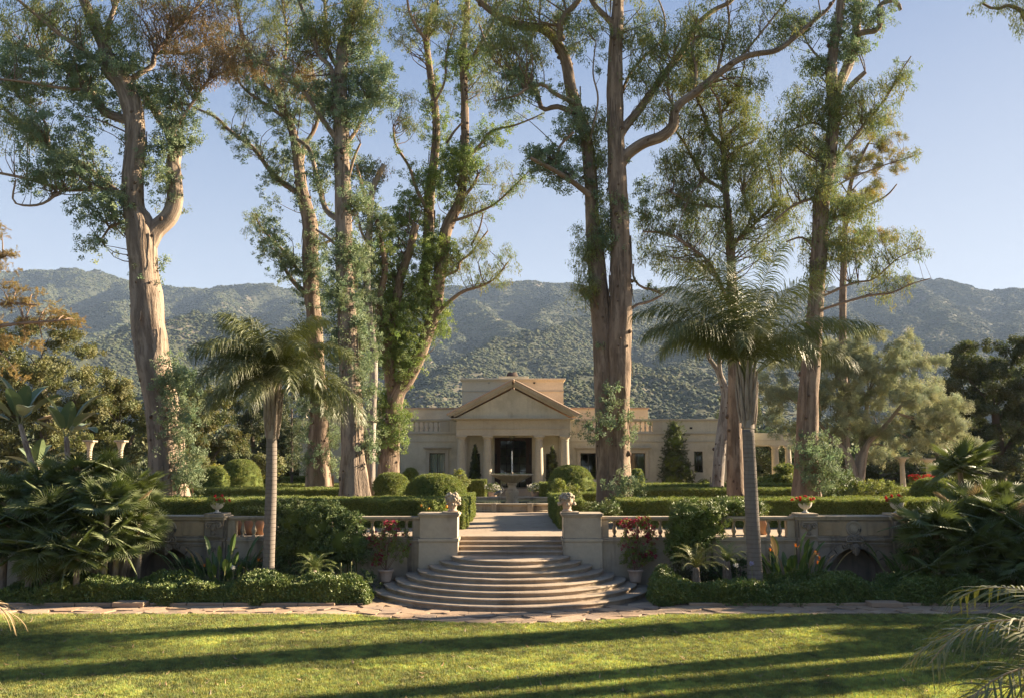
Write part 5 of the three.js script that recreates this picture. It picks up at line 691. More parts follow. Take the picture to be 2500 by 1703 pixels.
// ---------------------------------------------------------------- loose shrubs
function shrub(name, label, category, pos, blobs, geo, mat, dens, seed, opt = {}) {
  const t = thing(name, label, category, pos, opt.group), r = rng(seed), put = [], stems = [];
  for (const [x, y, z, a, b, c = a] of blobs) { const n = dens * (a * b + a * c + b * c); for (let i = 0; i < n; i++) { let u, v, w; do { u = r() * 2 - 1; v = r() * 2 - 1; w = r() * 2 - 1; } while (u * u + v * v + w * w > 1); const l = Math.hypot(u, v, w), k = Math.pow(l, opt.shell ?? 0.45) / l * (1 + 0.22 * noise3(u * 3 + x, v * 3 + y, w * 3 + z, seed)); put.push([x + u * k * a, Math.max(0.03, y + v * k * b), z + w * k * c, opt.scale ?? 1, 0.85 + 0.35 * r()]); }
    const ox = opt.abs ? x : 0, oz = opt.abs ? z : 0; stems.push(limb([V(ox + (x - ox) * 0.25, opt.base ?? 0, oz + (z - oz) * 0.25), V(ox + (x - ox) * 0.7 + 0.02, y * 0.5, oz + (z - oz) * 0.7), V(x, y + b * 0.5, z)], [opt.stem ?? 0.04, (opt.stem ?? 0.04) * 0.7, 0.012], 6, 0.1, seed, 0.3));
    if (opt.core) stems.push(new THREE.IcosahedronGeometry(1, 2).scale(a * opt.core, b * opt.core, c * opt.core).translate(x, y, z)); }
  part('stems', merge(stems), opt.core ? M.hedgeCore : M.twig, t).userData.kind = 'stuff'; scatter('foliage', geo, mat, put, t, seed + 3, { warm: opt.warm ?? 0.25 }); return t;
}
{ const t = shrub('citrus_bush', 'round citrus bush with small orange fruit behind the fruit urn', 'bush', [X(1072, 40), 2, -39.9], [[0, 0.8, 0, 0.75, 0.5], [-0.5, 0.7, 0.1, 0.5, 0.45], [0.5, 0.6, 0.1, 0.4, 0.4]], C.jas, M.hedge, 110, 41), r = rng(4), f = []; for (let i = 0; i < 10; i++) f.push(ball((r() - 0.5) * 1.7, 0.5 + 0.6 * r(), 0.48 + 0.1 * r(), 0.05, 0.05, 0.05, 8)); part('fruit', merge(f), std({ color: rgb(0.75, 0.30, 0.02), roughness: 0.5 }), t).userData.kind = 'stuff'; }
shrub('leafy_bush', 'bright loose bush beside the fruit urn at the foot of the twin trunks', 'bush', [X(1452, 40.5), 2, -40.3], [[0, 0.75, 0, 0.95, 0.5, 0.5], [0.6, 0.8, 0, 0.5, 0.5]], C.jas, M.jasmine, 110, 42);
shrub('leafy_bush', 'small upright yellow green bush on the walk-side hedge', 'bush', [X(1362, 50), 3.1, -49.5], [[0, 0.4, 0, 0.45, 0.55]], C.jas, M.yellowGreen ??= leafMat([0.2, 0.23, 0.04]), 130, 43);
shrub('leafy_bush', 'small yellow green bush just in front of the twin trunks hedge piece', 'bush', [X(1395, 51), 2, -50.6], [[0, 1.0, 0, 0.5, 0.8]], C.jas, M.yellowGreen, 110, 44);
shrub('leafy_bush', 'bright bush beside the potted cone near the portico', 'bush', [X(1127, 76), 2, -73.3], [[0, 1.4, 0, 0.8, 0.9]], C.jas, M.yellowGreen, 60, 45, { scale: 1.4 });
shrub('leafy_bush', 'sprawling sunlit bush at the smooth eucalyptus foot', 'bush', [X(2055, 55), 2, -55], [[0, 1.2, 0, 1.3, 1.0], [1.4, 0.9, 0, 1.2, 0.8]], C.jas, M.jasmine, 60, 46, { scale: 1.3 });
shrub('leafy_bush', 'grassy sunlit bush between the smooth eucalyptus and the white columns', 'bush', [X(2130, 54), 2, -54], [[0, 1.1, 0, 1.4, 0.9], [1.6, 0.8, 0, 1.3, 0.7], [-1.3, 0.7, 0, 1, 0.6]], C.jas, M.yellowGreen, 50, 47, { scale: 1.3 });
shrub('yellow_hedge', 'bright yellow green shrubbery behind the dark dome topiary', 'bush', [X(560, 74), 2, -74], [[-2.6, 1.4, 0, 1.6, 0.9], [-0.6, 1.7, 0, 1.8, 1.0], [1.8, 1.6, 0, 1.7, 1.0], [3.4, 1.3, 0, 1.2, 0.8]], C.jas, M.yellowLeaf, 45, 48, { scale: 1.6, core: 0.7 });
shrub('cloud_topiary', 'dark cloud-pruned shrub with flat tiers before the loggia', 'topiary', [X(1915, 78), 2, -78], [[0, 2.4, 0, 0.9, 0.4], [-0.2, 1.6, 0.2, 1.1, 0.4], [0.3, 0.8, 0.1, 1.3, 0.5], [-1.6, 0.9, 0.3, 1.2, 0.8]], C.jas, M.hedge, 70, 49, { scale: 1.5, core: 0.7 });
shrub('facade_shrub', 'tall dark columnar shrub trained against the villa facade', 'shrub', [X(1651, 80.6), 2, -80.6], [[0, 1.3, 0, 1.45, 1.3, 0.9], [-0.15, 3.0, 0, 1.2, 1.5, 0.8], [-0.05, 4.7, 0, 0.95, 1.3, 0.7], [-0.1, 5.8, 0, 0.6, 0.9, 0.5], [0.7, 2.0, 0, 0.8, 1.1, 0.7]], C.pine, M.cypress, 75, 50, { core: 0.75, scale: 0.9 });
shrub('ball_shrub', 'small round shrub under the narrow villa window', 'shrub', [X(1718, 80.8), 2, -80.8], [[0, 0.7, 0, 0.65, 0.7]], C.jas, M.hedge, 90, 51, { core: 0.8, scale: 1.3 });
for (const [px, label] of [[1159, 'potted cone conifer in the portico bay next to the bright bush'], [1349, 'potted cone conifer in the portico bay above the wide dome']]) {
  const d = 79.7, h = Y(1081, d) - 2.7, t = shrub('potted_conifer', label, 'potted tree', [X(px, d), 2.62, -d], [[0, 0.95, 0, 0.5, 0.6], [0, 1.55, 0, 0.42, 0.6], [0, 2.2, 0, 0.3, 0.6], [0, 2.7, 0, 0.17, 0.5]].map((b) => b.map((v, i) => i === 1 ? v * h / 3.1 : v)), C.jas, M.cypress, 130, 52 + px, { core: 0.7, group: 'potted conifers of the portico' });
  part('pot', lathe([[0, 0], [0.26, 0], [0.34, 0.4], [0.38, 0.42], [0.38, 0.5], [0, 0.5]], 18), M.paleClay, t);
}
for (const [px, d, label] of [[1203, 72, 'pot of white flowers on the heron side of the portico steps'], [1308, 72, 'pot of white flowers on the far side of the portico steps from the heron']]) {
  const t = shrub('flower_pot', label, 'potted plant', [X(px, d), 2, -d], [[0, 0.85, 0, 0.6, 0.4]], C.jas, M.jasmine, 90, px, { group: 'pots of white flowers by the fountain' }); part('pot', lathe([[0, 0], [0.28, 0], [0.36, 0.5], [0.4, 0.52], [0.4, 0.6], [0, 0.6]], 18), M.paleClay, t);
  const r = rng(px), f = []; for (let i = 0; i < 60; i++) { const a = r() * 6.283, q = 0.7 * Math.sqrt(r()); f.push([Math.cos(a) * q, 0.75 + 0.5 * Math.sqrt(Math.max(0, 1 - q * q)) * r(), Math.sin(a) * q, 1.3, 1]); } scatter('blossoms', C.flower, M.white, f, t, px + 1, { warm: 0 });
}
{ const d = 63, t = shrub('flower_pot', 'pot of red geraniums between the white garden columns', 'potted plant', [X(2249, d), 2, -d], [[0, 1.7, 0, 0.8, 0.35]], C.jas, M.hedge, 90, 77), r = rng(9), f = []; part('pot', lathe([[0, 0], [0.4, 0], [0.3, 0.3], [0.25, 0.9], [0.55, 1.3], [0.6, 1.5], [0, 1.5]], 18), M.pale, t); for (let i = 0; i < 110; i++) f.push([(r() - 0.5) * 1.6, 1.75 + 0.35 * r(), (r() - 0.5) * 1.2, 1.5, 1]); scatter('blossoms', C.flower, M.geranium, f, t, 5, { warm: 0 }); }
// ---------------------------------------------------------------- ground cover along the path
function groundCover(label, xa, xb, da, db, h, seed) {
  const t = thing('ground_cover', label, 'ground cover', [0, 0, 0], null, 'stuff'), r = rng(seed), put = [];
  const top = (x, d) => { const e = Math.min(1, (d - da + 0.22 * noise3(x * 0.9, 1, 1, seed)) / 0.35), s = Math.min(1, Math.min(Math.abs(x - xa), Math.abs(xb - x)) / 0.5); return h * Math.sqrt(sat(e)) * Math.sqrt(sat(s)) * (0.78 + 0.36 * noise3(x * 0.75, d * 0.8, 2, seed) + 0.22 * noise3(x * 2.2, d * 2.2, 3, seed)); };
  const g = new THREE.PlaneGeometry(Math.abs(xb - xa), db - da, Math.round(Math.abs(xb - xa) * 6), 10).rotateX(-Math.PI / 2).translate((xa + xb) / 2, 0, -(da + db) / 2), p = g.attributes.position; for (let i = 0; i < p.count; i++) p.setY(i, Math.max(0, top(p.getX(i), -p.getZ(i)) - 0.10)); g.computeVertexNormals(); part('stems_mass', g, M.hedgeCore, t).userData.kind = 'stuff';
  const n = Math.abs(xb - xa) * ((db - da) + h) * 210; for (let i = 0; i < n; i++) { const x = lerp(xa, xb, r()); if (r() < 0.42) { const y = h * 0.9 * r(), d = da + 0.02 + 0.15 * (y / h) - 0.22 * noise3(x * 0.9, 1, 1, seed) + 0.10 * noise3(x * 2, y * 3, 1, seed + 1); if (y < top(x, da + 0.4)) put.push([x, y + 0.03, -d, 0.9 + 0.3 * r(), 0.9 + 0.4 * r()]); } else { const d = lerp(da, db, r()); put.push([x, top(x, d) + 0.03 - 0.1 * r(), -d, 0.9 + 0.3 * r(), 0.9 + 0.4 * r()]); } }
  scatter('foliage', C.jas, M.jasmine, put, t, seed + 5, { warm: 0.3 });
}
groundCover('glossy star jasmine ground cover in dappled sun, on the side of the smaller queen palm', -18.6, X(905, 32.2), 31.85, 33.3, 0.86, 301);
groundCover('dark shaded jasmine ground cover below the wall fountain with two urns', X(1585, 32.2), 19.5, 31.85, 33.4, 0.92, 302);
for (const [px, label] of [[338, 'low flat stone step in the path edge near the bushy fan palm'], [2140, 'low flat stone step in the path edge before the shaded wall fountain']]) single('stone_step', box(-0.55, 0.55, 0, 0.17, -0.3, 0.3, 0.03), M.flag[2], label, 'step', 'flat stone steps at the bed edge', [X(px, 31.6), 0.0, -31.55]);
// ---------------------------------------------------------------- climbers on the balustrade
const wallBlobs = (list, d = 35.25) => list.map(([px, py, rx, ry, dz = 0]) => { const p = at(px, py, d), m = MPP(d); return [p.x, p.y, p.z + 35.3 + dz, rx * m, ry * m, Math.min(0.7, rx * m * 0.7)]; });
shrub('climbing_vine', 'dense dark vine draped over the balustrade beside the smaller queen palm', 'vine', [0, 0, -35.3], wallBlobs([[715, 1270, 52, 48], [770, 1290, 62, 60], [830, 1320, 60, 55], [760, 1340, 80, 50], [870, 1330, 40, 50], [700, 1330, 40, 50], [690, 1240, 30, 24], [850, 1270, 34, 30], [800, 1245, 40, 22]]), C.jas, M.vine, 85, 61, { core: 0.6, base: 0, stem: 0.03, abs: 1 });
shrub('climbing_vine', 'dense leafy vine mounded over the balustrade between bougainvillea and the taller queen palm', 'vine', [0, 0, -35.3], wallBlobs([[1690, 1250, 55, 36], [1670, 1290, 50, 45], [1735, 1260, 45, 36], [1660, 1330, 36, 40], [1720, 1300, 45, 36], [1800, 1235, 60, 20, -0.9], [1860, 1240, 34, 18, -0.9]]), C.jas, M.jasmine, 95, 62, { core: 0.6, base: 0, stem: 0.03, abs: 1 });
shrub('leafy_bush', 'dark low bush at the wall foot behind the small cycad', 'bush', [X(725, 34.6), 0, -34.6], [[0, 0.5, 0, 0.8, 0.6, 0.5], [1.4, 0.45, 0, 0.9, 0.55, 0.5], [2.6, 0.4, 0.1, 0.7, 0.5, 0.5]], C.jas, M.vine, 90, 71);
shrub('leafy_bush', 'bronze tinged bush at the wall foot between the potted bougainvillea and the yellowish cycad', 'bush', [X(1640, 34.6), 0, -34.7], [[0, 0.55, 0, 0.7, 0.6, 0.5], [0.9, 0.4, 0, 0.8, 0.5, 0.5]], C.jas, leafMat([0.12, 0.11, 0.035], 0.35), 90, 72);
shrub('leafy_bush', 'dark bush at the wall foot behind the taller queen palm', 'bush', [X(1800, 34.9), 0, -34.9], [[0, 0.6, 0, 0.9, 0.7, 0.5], [-0.9, 0.5, 0, 0.7, 0.6, 0.5]], C.jas, M.vine, 90, 73);
shrub('leafy_bush', 'dark bush at the wall foot beside the shaded wall fountain arch', 'bush', [X(470, 34.9), 0, -34.9], [[0, 0.6, 0, 0.8, 0.7, 0.4], [2.2, 0.55, 0, 0.9, 0.7, 0.5], [3.4, 0.5, 0, 0.7, 0.6, 0.5]], C.jas, M.vine, 90, 74);
// ---------------------------------------------------------------- palms
// one feather frond: base at the origin, leaving along (cos e, sin e) in the x-y plane and bending down with length
function featherFrond(seed, L, e, bend, o = {}) {
  const r = rng(seed), pts = [], N = 22; let a = e, x = 0, y = 0, z = 0; pts.push(V(0, 0, 0));
  for (let i = 1; i <= N; i++) { a -= bend / N * (0.35 + 1.3 * i / N); x += Math.cos(a) * L / N; y += Math.sin(a) * L / N; z += (o.sway ?? 0) * L / N * i / N; pts.push(V(x, y, z)); }
  const rad = pts.map((_, i) => lerp(o.r0 ?? 0.035, 0.005, Math.pow(i / N, 0.7))), stalk = limb(pts, rad, 6, 0, 1, L / 16), tris = [], per = o.per ?? 58, from = o.from ?? 0.22, ll = o.leaf ?? 0.75, ww = o.width ?? 0.032;
  for (let k = 0; k < per; k++) for (const s of [-1, 1]) {
    const t = from + (1 - from) * (k + 0.5 * r()) / per, f = t * N, i = Math.min(N - 1, Math.floor(f)), p = pts[i].clone().lerp(pts[i + 1], f - i), tan = pts[i + 1].clone().sub(pts[i]).normalize(), side = V(0, 0, s), up = side.clone().cross(tan).multiplyScalar(s).normalize(); if (up.y < 0 && Math.abs(tan.x) > 0.2) up.negate();
    const lift = (o.plume ?? 0.6) * (r() * 2 - 1) + 0.15, fw = 0.5 + 0.35 * t, len = ll * (0.55 + 0.55 * Math.sin(Math.PI * Math.pow(Math.min(1, (t - from) / (1 - from) * 0.93 + 0.06), 0.8))) * (0.85 + 0.3 * r());
    let dir = side.clone().multiplyScalar(Math.cos(lift)).addScaledVector(up, Math.sin(lift)).addScaledVector(tan, fw).normalize(), q = p.clone(), pw = ww * 0.55, across = tan.clone().addScaledVector(up, 0.5 * (r() - 0.5)).normalize(); const seg = 4;
    for (let j = 0; j < seg; j++) { const nd = dir.clone(); nd.y -= (o.droop ?? 0.42) * (j + 1) / seg * (0.7 + 0.6 * r()); nd.normalize(); const q2 = q.clone().addScaledVector(nd, len / seg), w2 = j === seg - 1 ? 0.002 : ww * (j === 0 ? 1 : 0.9 - 0.22 * j), a1 = q.clone().addScaledVector(across, pw / 2), b1 = q.clone().addScaledVector(across, -pw / 2), a2 = q2.clone().addScaledVector(across, w2 / 2), b2 = q2.clone().addScaledVector(across, -w2 / 2); tris.push(a1, b1, a2, a2, b1, b2); q = q2; dir = nd; pw = w2; }
  }
  return [fromTris(tris), stalk];
}
function addFrond(t, g, az, mat, stalkMat, pos, roll = 0, s = 1, name = 'frond') { const f = part(name, g[0], mat, t); f.position.copy(pos); f.rotation.set(0, az, roll, 'YXZ'); f.scale.setScalar(s); part('midrib', g[1], stalkMat, f); return f; }
function boots(t, x, y0, y1, z, r0, r1, n, seed) { const r = rng(seed); for (let i = 0; i < n; i++) { const k = i / n, a = i * 2.4, y = lerp(y0, y1, 0.55 * k), h = (y1 - y0) * (0.55 + 0.3 * r()), R = lerp(r0, r1, k * 0.6), c = Math.cos(a), s = Math.sin(a), g = limb([V(c * R * 0.95, y, s * R * 0.95), V(c * (R + 0.06), y + h * 0.35, s * (R + 0.06)), V(c * (R + 0.13), y + h * 0.7, s * (R + 0.13)), V(c * (R + 0.16 + 0.1 * r()), y + h, s * (R + 0.16 + 0.1 * r()))], [0.07, 0.085, 0.05, 0.02], 7, 0.15, seed + i, 0.12); part('leaf_base', g.translate(x, 0, z), M.boot, t); } }
function queenPalm(o) {
  const t = thing('queen_palm', o.label, 'palm tree', [0, 0, 0], 'feather palms in the planting bed'), d = o.d, r = rng(o.seed), tr = o.trunk.map(([px, py]) => at(px, py, d)), m = MPP(d); part('trunk', limb(tr, o.w.map((w) => w * m / 2), 20, 0.035, o.seed, 0.16), M.palmTrunk, t);
  const top = tr[tr.length - 1], bt = at(o.boot[0], o.boot[1], d), hub = at(o.hub[0], o.hub[1], d); part('crown_core', limb([bt, bt.clone().lerp(hub, 0.6), hub], [o.w[o.w.length - 1] * m / 2 + 0.02, 0.2, 0.08], 14, 0.15, 3, 0.12), M.boot, t); boots(t, bt.x, bt.y, hub.y + 0.1, bt.z, o.bootR ?? 0.2, 0.13, 24, o.seed);
  const kinds = o.kinds.map(([e, bend, L], i) => featherFrond(o.seed + i, L, e, bend, { sway: (r() - 0.5) * 0.25, leaf: o.leaf ?? 0.9, per: 108, droop: 0.75, width: 0.036, plume: 0.8 })); const hubLow = bt.clone().lerp(hub, 0.75);
  o.fronds.forEach(([k, az, s = 1]) => addFrond(t, kinds[k], az * Math.PI / 180, M.palm, M.rachis, hubLow.clone().add(V((r() - 0.5) * 0.1, (r() - 0.5) * 0.25, (r() - 0.5) * 0.1)), (r() - 0.5) * 0.1, s));
  return t;
}
// azimuth 0 leaves to the right of the picture, 180 to the left, 90 away from the camera, 270 towards it
queenPalm({ seed: 501, d: 33.6, label: 'slender queen palm with mop-like drooping crown in front of the vine', trunk: [[655, 1432], [655, 1400], [658, 1300], [661, 1200], [663, 1080], [663, 1060]], w: [30, 28, 27, 26, 25, 24], boot: [663, 1070], hub: [664, 940],
  kinds: [[1.5, 1.25, 4.0], [1.3, 2.0, 4.1], [1.05, 2.3, 3.9], [0.6, 2.1, 3.5], [1.45, 1.7, 3.8]],
  fronds: [[1, 180], [2, 185, 1.02], [1, 10], [0, 30], [2, 150, 0.95], [0, 215], [1, 235], [2, 255], [1, 280], [2, 300], [0, 330], [1, 345], [3, 352, 1.05], [2, 120], [1, 70], [0, 90], [4, 130], [4, 300], [1, 205], [2, 20, 0.9], [0, 260, 0.9], [1, 160, 0.95], [3, 175, 0.95], [3, 200, 0.9], [3, 340, 0.9], [2, 230], [2, 320], [3, 270, 0.9], [1, 300], [3, 20, 0.9], [0, 180, 0.95], [0, 0, 0.95], [3, 358, 1.25]] });
queenPalm({ seed: 521, d: 33, label: 'taller queen palm with upright feathery crown and grey leaf bases', trunk: [[1845, 1432], [1843, 1390], [1838, 1280], [1833, 1180], [1829, 1090], [1827, 1048]], w: [38, 35, 33, 31, 29, 29], boot: [1826, 1045], hub: [1828, 900], bootR: 0.24,
  kinds: [[1.54, 0.8, 5.4], [1.42, 1.3, 5.4], [1.2, 1.8, 4.9], [0.85, 1.5, 4.8], [1.3, 2.3, 4.6], [0.95, 1.35, 5.9], [1.25, 1.5, 5.6]], leaf: 1.0,
  fronds: [[0, 100], [0, 200, 0.95], [1, 150], [1, 200, 1.05], [2, 180], [2, 165, 1.05], [4, 190], [1, 240], [2, 215], [4, 160], [1, 20], [5, 0], [5, 352, 0.96], [3, 8, 1.0], [6, 175], [6, 190, 0.95], [1, 60], [0, 300], [1, 320], [2, 340], [4, 300, 0.9], [4, 250, 0.85], [2, 270, 0.8], [1, 120], [2, 90], [4, 30], [4, 110], [2, 140]] });
// fan leaf: stalk along +x, blade folded into narrow fingers
function fanLeaf(seed, R, stalk, n = 30) {
  const r = rng(seed), tris = [], c = V(stalk, 0.06 * stalk, 0), spread = 2.35;
  for (let i = 0; i < n; i++) { const a = -spread + 2 * spread * i / (n - 1), L = R * (0.82 + 0.18 * Math.cos(a * 0.55)) * (0.92 + 0.14 * r()), w = R * 0.034, dir = V(Math.cos(a), 0, Math.sin(a)), per = V(-Math.sin(a), 0, Math.cos(a)), cup = 0.07 * R, q = (f, k, h) => c.clone().addScaledVector(dir, L * f).addScaledVector(per, k).add(V(0, h + cup * Math.sin(f * 2.2) * 0.9 - 0.05 * R * Math.pow(f, 3) * (0.2 + 1.6 * r()), 0)); const mid = q(0.42, 0, 0.022), l1 = q(0.40, w, -0.02), r1 = q(0.40, -w, -0.02), base = c.clone(), t1 = q(0.8, w * 0.45, -0.01), t2 = q(0.8, -w * 0.45, -0.01), tip = q(1, 0, 0); tris.push(...[base, l1, mid, base, mid, r1, l1, t1, mid, r1, mid, t2, mid, t1, t2, t1, tip, t2].map((p) => p.clone())); }
  const b = 0.3 - 0.7 * r(); tris.forEach((p) => p.sub(c).applyAxisAngle(V(0, 0, 1), b).add(c));
  return [fromTris(tris), limb([V(0, 0, 0), V(stalk * 0.5, 0.05 * stalk, 0), c.clone()], [0.016, 0.011, 0.007], 5, 0, 1, 0.2)];
}
const FAN = [0, 1, 2, 3, 4, 5, 6, 7].map((i) => fanLeaf(600 + i, 0.60 + 0.03 * i, 0.32 + 0.06 * i, 29));
function fanPalm(label, hubs, seed, opt = {}) {
  const t = thing('fan_palm', label, 'palm', [0, 0, 0], 'clumping fan palms at the garden edges'), r = rng(seed);
  for (const [px, py, d, n, low = -0.4, s = 1] of hubs) {
    const h = at(px, py, d), y0 = d > 36.6 ? 2 : 0; part('stem', limb([V(h.x + (r() - 0.5) * 0.3, y0, h.z + 0.1), V(h.x, (h.y + y0) / 2, h.z), h], [0.13, 0.12, 0.1], 10, 0.2, seed, 0.15), M.boot, t);
    for (let i = 0; i < n; i++) { const u = lerp(1, low, Math.pow((i + 0.5) / n, 0.9)), el = Math.asin(sat(Math.abs(u)) * Math.sign(u) * 0.98), az = i * 2.39996 + r() * 0.5, g = FAN[Math.floor(r() * FAN.length)], f = part('fan_leaf', g[0], r() < (opt.dry ?? 0.04) ? M.dryFrond : M.fan, t); f.position.copy(h); f.rotation.set((r() - 0.5) * 1.3, az, el + (r() - 0.5) * 0.25, 'YXZ'); f.scale.setScalar(s * (0.85 + 0.3 * r())); part('stalk', g[1], M.rachis, f); }
  }
}
fanPalm('big bushy clump of fan palms reaching down to the path', [[120, 1245, 33, 36], [262, 1232, 32.8, 38], [205, 1175, 34.4, 30], [325, 1205, 34.2, 28], [20, 1215, 33.6, 30], [75, 1345, 32.5, 24, -0.95, 1.05], [190, 1350, 32.3, 26, -0.95, 1.05], [-40, 1330, 32.6, 18, -0.9], [285, 1325, 33.2, 22, -0.9], [-60, 1230, 33.5, 16]], 611);
fanPalm('dark shaded clump of fan palms beside the wall fountain with two urns', [[2285, 1295, 33.2, 32], [2395, 1330, 32.8, 28], [2480, 1300, 33, 28], [2370, 1240, 34.6, 26], [2470, 1390, 32.3, 20, -0.9], [2290, 1390, 32.6, 16, -0.9], [2560, 1280, 33, 22], [2600, 1370, 32.5, 18]], 621);
fanPalm('inner stems of the big bushy fan palm clump, packed behind its front leaves', [[60, 1285, 33.4, 36, -0.6], [170, 1275, 33.2, 38, -0.6], [240, 1300, 33.2, 34, -0.7], [310, 1262, 33.8, 32, -0.6], [120, 1185, 34.2, 34, -0.5], [15, 1290, 33, 30, -0.7], [262, 1165, 34.6, 30, -0.4], [140, 1330, 32.7, 30, -0.8], [340, 1300, 34, 22, -0.7]], 651);
fanPalm('inner stems of the shaded fan palm clump, packed behind its front leaves', [[2330, 1330, 33.3, 36, -0.7], [2440, 1270, 33.8, 36, -0.6], [2260, 1340, 33.6, 26, -0.6], [2420, 1380, 32.7, 30, -0.8], [2500, 1340, 33, 32, -0.7], [2340, 1270, 34, 30, -0.5], [2240, 1290, 34.2, 22, -0.5]], 661);
fanPalm('sunlit upright fan palm beside the mounded shrub', [[2345, 1150, 38.5, 26, -0.3, 1.25], [2430, 1215, 37.5, 22, -0.6, 1.1]], 631);
fanPalm('fan palms growing at the lawn edge outside the view', [[2950, 1180, 29.5, 26, -0.8, 1.8], [3150, 1120, 30, 26, -0.8, 1.9], [2780, 1290, 31, 22, -0.8, 1.3]], 641);
M.datePalm = leafMat([0.15, 0.15, 0.035], 0.35, { roughness: 0.5 });
// feather palms close to the camera, their trunks outside the picture
function datePalm(label, hub, seed, n, L, kinds, azs) {
  const t = thing('date_palm', label, 'palm tree', [0, 0, 0], 'small date palms near the camera'), r = rng(seed); part('trunk', limb([V(hub.x + 0.1, 0, hub.z - 0.1), V(hub.x, hub.y * 0.5, hub.z), V(hub.x, hub.y, hub.z)], [0.16, 0.13, 0.12], 14, 0.2, seed, 0.12), M.boot, t);
  azs.forEach(([az, e, b, s = 1]) => addFrond(t, featherFrond(seed + Math.round(az), L, e, b, { leaf: 0.5, per: 40, droop: 0.42, width: 0.024, plume: 0.4, r0: 0.016, from: 0.18 }), az * Math.PI / 180, r() < 0.2 ? M.dryFrond : M.datePalm, M.rachisDry, hub, 0, s));
}
datePalm('small date palm arching over the lawn corner, fronds partly dry', V(5.15, 2.95, -7.2), 701, 14, 2.2, null, [[178, 1.05, 1.9, 1.02], [190, 0.75, 1.7, 1], [168, 0.5, 1.5, 0.95], [205, 0.35, 1.4, 0.95], [215, 0.95, 1.8], [150, 0.9, 1.8], [185, 0.1, 1.0, 0.9], [120, 1.1, 1.7], [250, 1.0, 1.8], [290, 0.8, 1.6], [330, 1, 1.6], [20, 0.9, 1.6], [60, 1.1, 1.6], [90, 0.6, 1.6], [200, 1.25, 1.6, 0.8]]);
datePalm('small date palm with one frond tip at the picture edge beside the fan palm clump', V(-6.35, 2.85, -8), 731, 8, 2.1, null, [[5, 0.95, 1.9, 0.98], [340, 0.9, 1.8], [30, 1.1, 1.7], [80, 0.9, 1.7], [130, 1, 1.7], [180, 0.9, 1.7], [230, 1, 1.7], [290, 0.8, 1.7]]);
// ---------------------------------------------------------------- cycads, birds of paradise, strap plants
function cycad(label, px, py, d, L, n, seed, mat) { const t = thing('cycad', label, 'cycad', [X(px, d, py), 0.05, -d], 'cycads in the planting bed'), r = rng(seed), h = Y(py, d) - 0.05, kinds = [[1.3, 1.3], [0.95, 1.5], [0.6, 1.4]].map(([e, b], i) => featherFrond(seed + i, L, e, b, { leaf: 0.16, per: 46, from: 0.08, droop: 0.1, plume: 0.35, width: 0.014, r0: 0.012 })); part('trunk', limb([V(0, 0, 0), V(0, h * 0.5, 0), V(0, h, 0)], [0.17, 0.16, 0.12], 12, 0.2, seed, 0.1), M.boot, t); for (let i = 0; i < n; i++) addFrond(t, kinds[i % 3], i * 2.39996 + r() * 0.3, mat, M.rachis, V(0, h, 0), 0, 0.9 + 0.2 * r()); }
cycad('small cycad rosette in front of the dark vine', 766, 1392, 33.3, 0.95, 24, 801, M.cycad); cycad('larger yellowish cycad beside the potted bougainvillea', 1700, 1385, 33.6, 1.2, 28, 811, leafMat([0.17, 0.18, 0.035], 0.3, { roughness: 0.45 })); cycad('narrow cycad standing between the yellowish cycad and the taller queen palm', 1775, 1370, 34.2, 1.0, 14, 821, M.cycad);
function paddle(seed, L, W, stalk, bend) { const r = rng(seed), tris = [], N = 9, ax = []; let a = 0, x = 0, y = 0; for (let i = 0; i <= N; i++) { ax.push(V(x, y, 0)); a += bend / N * (0.3 + i / N); x += Math.sin(a) * L / N; y += Math.cos(a) * L / N; } const half = (i) => W / 2 * Math.pow(Math.sin(Math.PI * Math.min(0.97, 0.06 + 0.92 * i / N)), 0.65); for (let i = 0; i < N; i++) for (const s of [-1, 1]) { const w0 = half(i), w1 = half(i + 1), cup = 0.35, o0 = ax[i].clone().add(V(-cup * w0, stalk, s * w0)), o1 = ax[i + 1].clone().add(V(-cup * w1 * (0.9 + 0.2 * r()), stalk, s * w1)), c0 = ax[i].clone().add(V(0, stalk, 0)), c1 = ax[i + 1].clone().add(V(0, stalk, 0)); tris.push(c0, o0, c1, c1, o0, o1); } return [fromTris(tris), limb([V(0, 0, 0), V(0.01, stalk * 0.6, 0), V(0, stalk + 0.02, 0), ax[3].clone().add(V(0, stalk, 0))], [0.02, 0.015, 0.011, 0.006], 6, 0, 1, 0.3)]; }
function paddlePlant(name, label, category, pos, n, kinds, spread, lean, mat, seed, opt = {}) { const t = thing(name, label, category, pos, opt.group), r = rng(seed); for (let i = 0; i < n; i++) { const g = kinds[i % kinds.length], f = part('leaf', g[0], r() < (opt.dry ?? 0) ? M.dryFrond : mat, t), a = i * 2.4 + r(), q = spread * Math.sqrt(r()); f.position.set(Math.cos(a) * q, opt.h ?? 0, Math.sin(a) * q * 0.7); f.rotation.set(0, -a, -(0.1 + lean * (opt.fan ? (i + 0.5) / n : r())), 'YXZ'); f.scale.setScalar(0.8 + 0.35 * r()); part('leaf_stalk', g[1], M.rachis, f); } return t; }
const REG = [0, 1, 2, 3].map((i) => paddle(820 + i, 0.58 + 0.06 * i, 0.19, 0.75 + 0.2 * i, 0.25 + 0.15 * i));
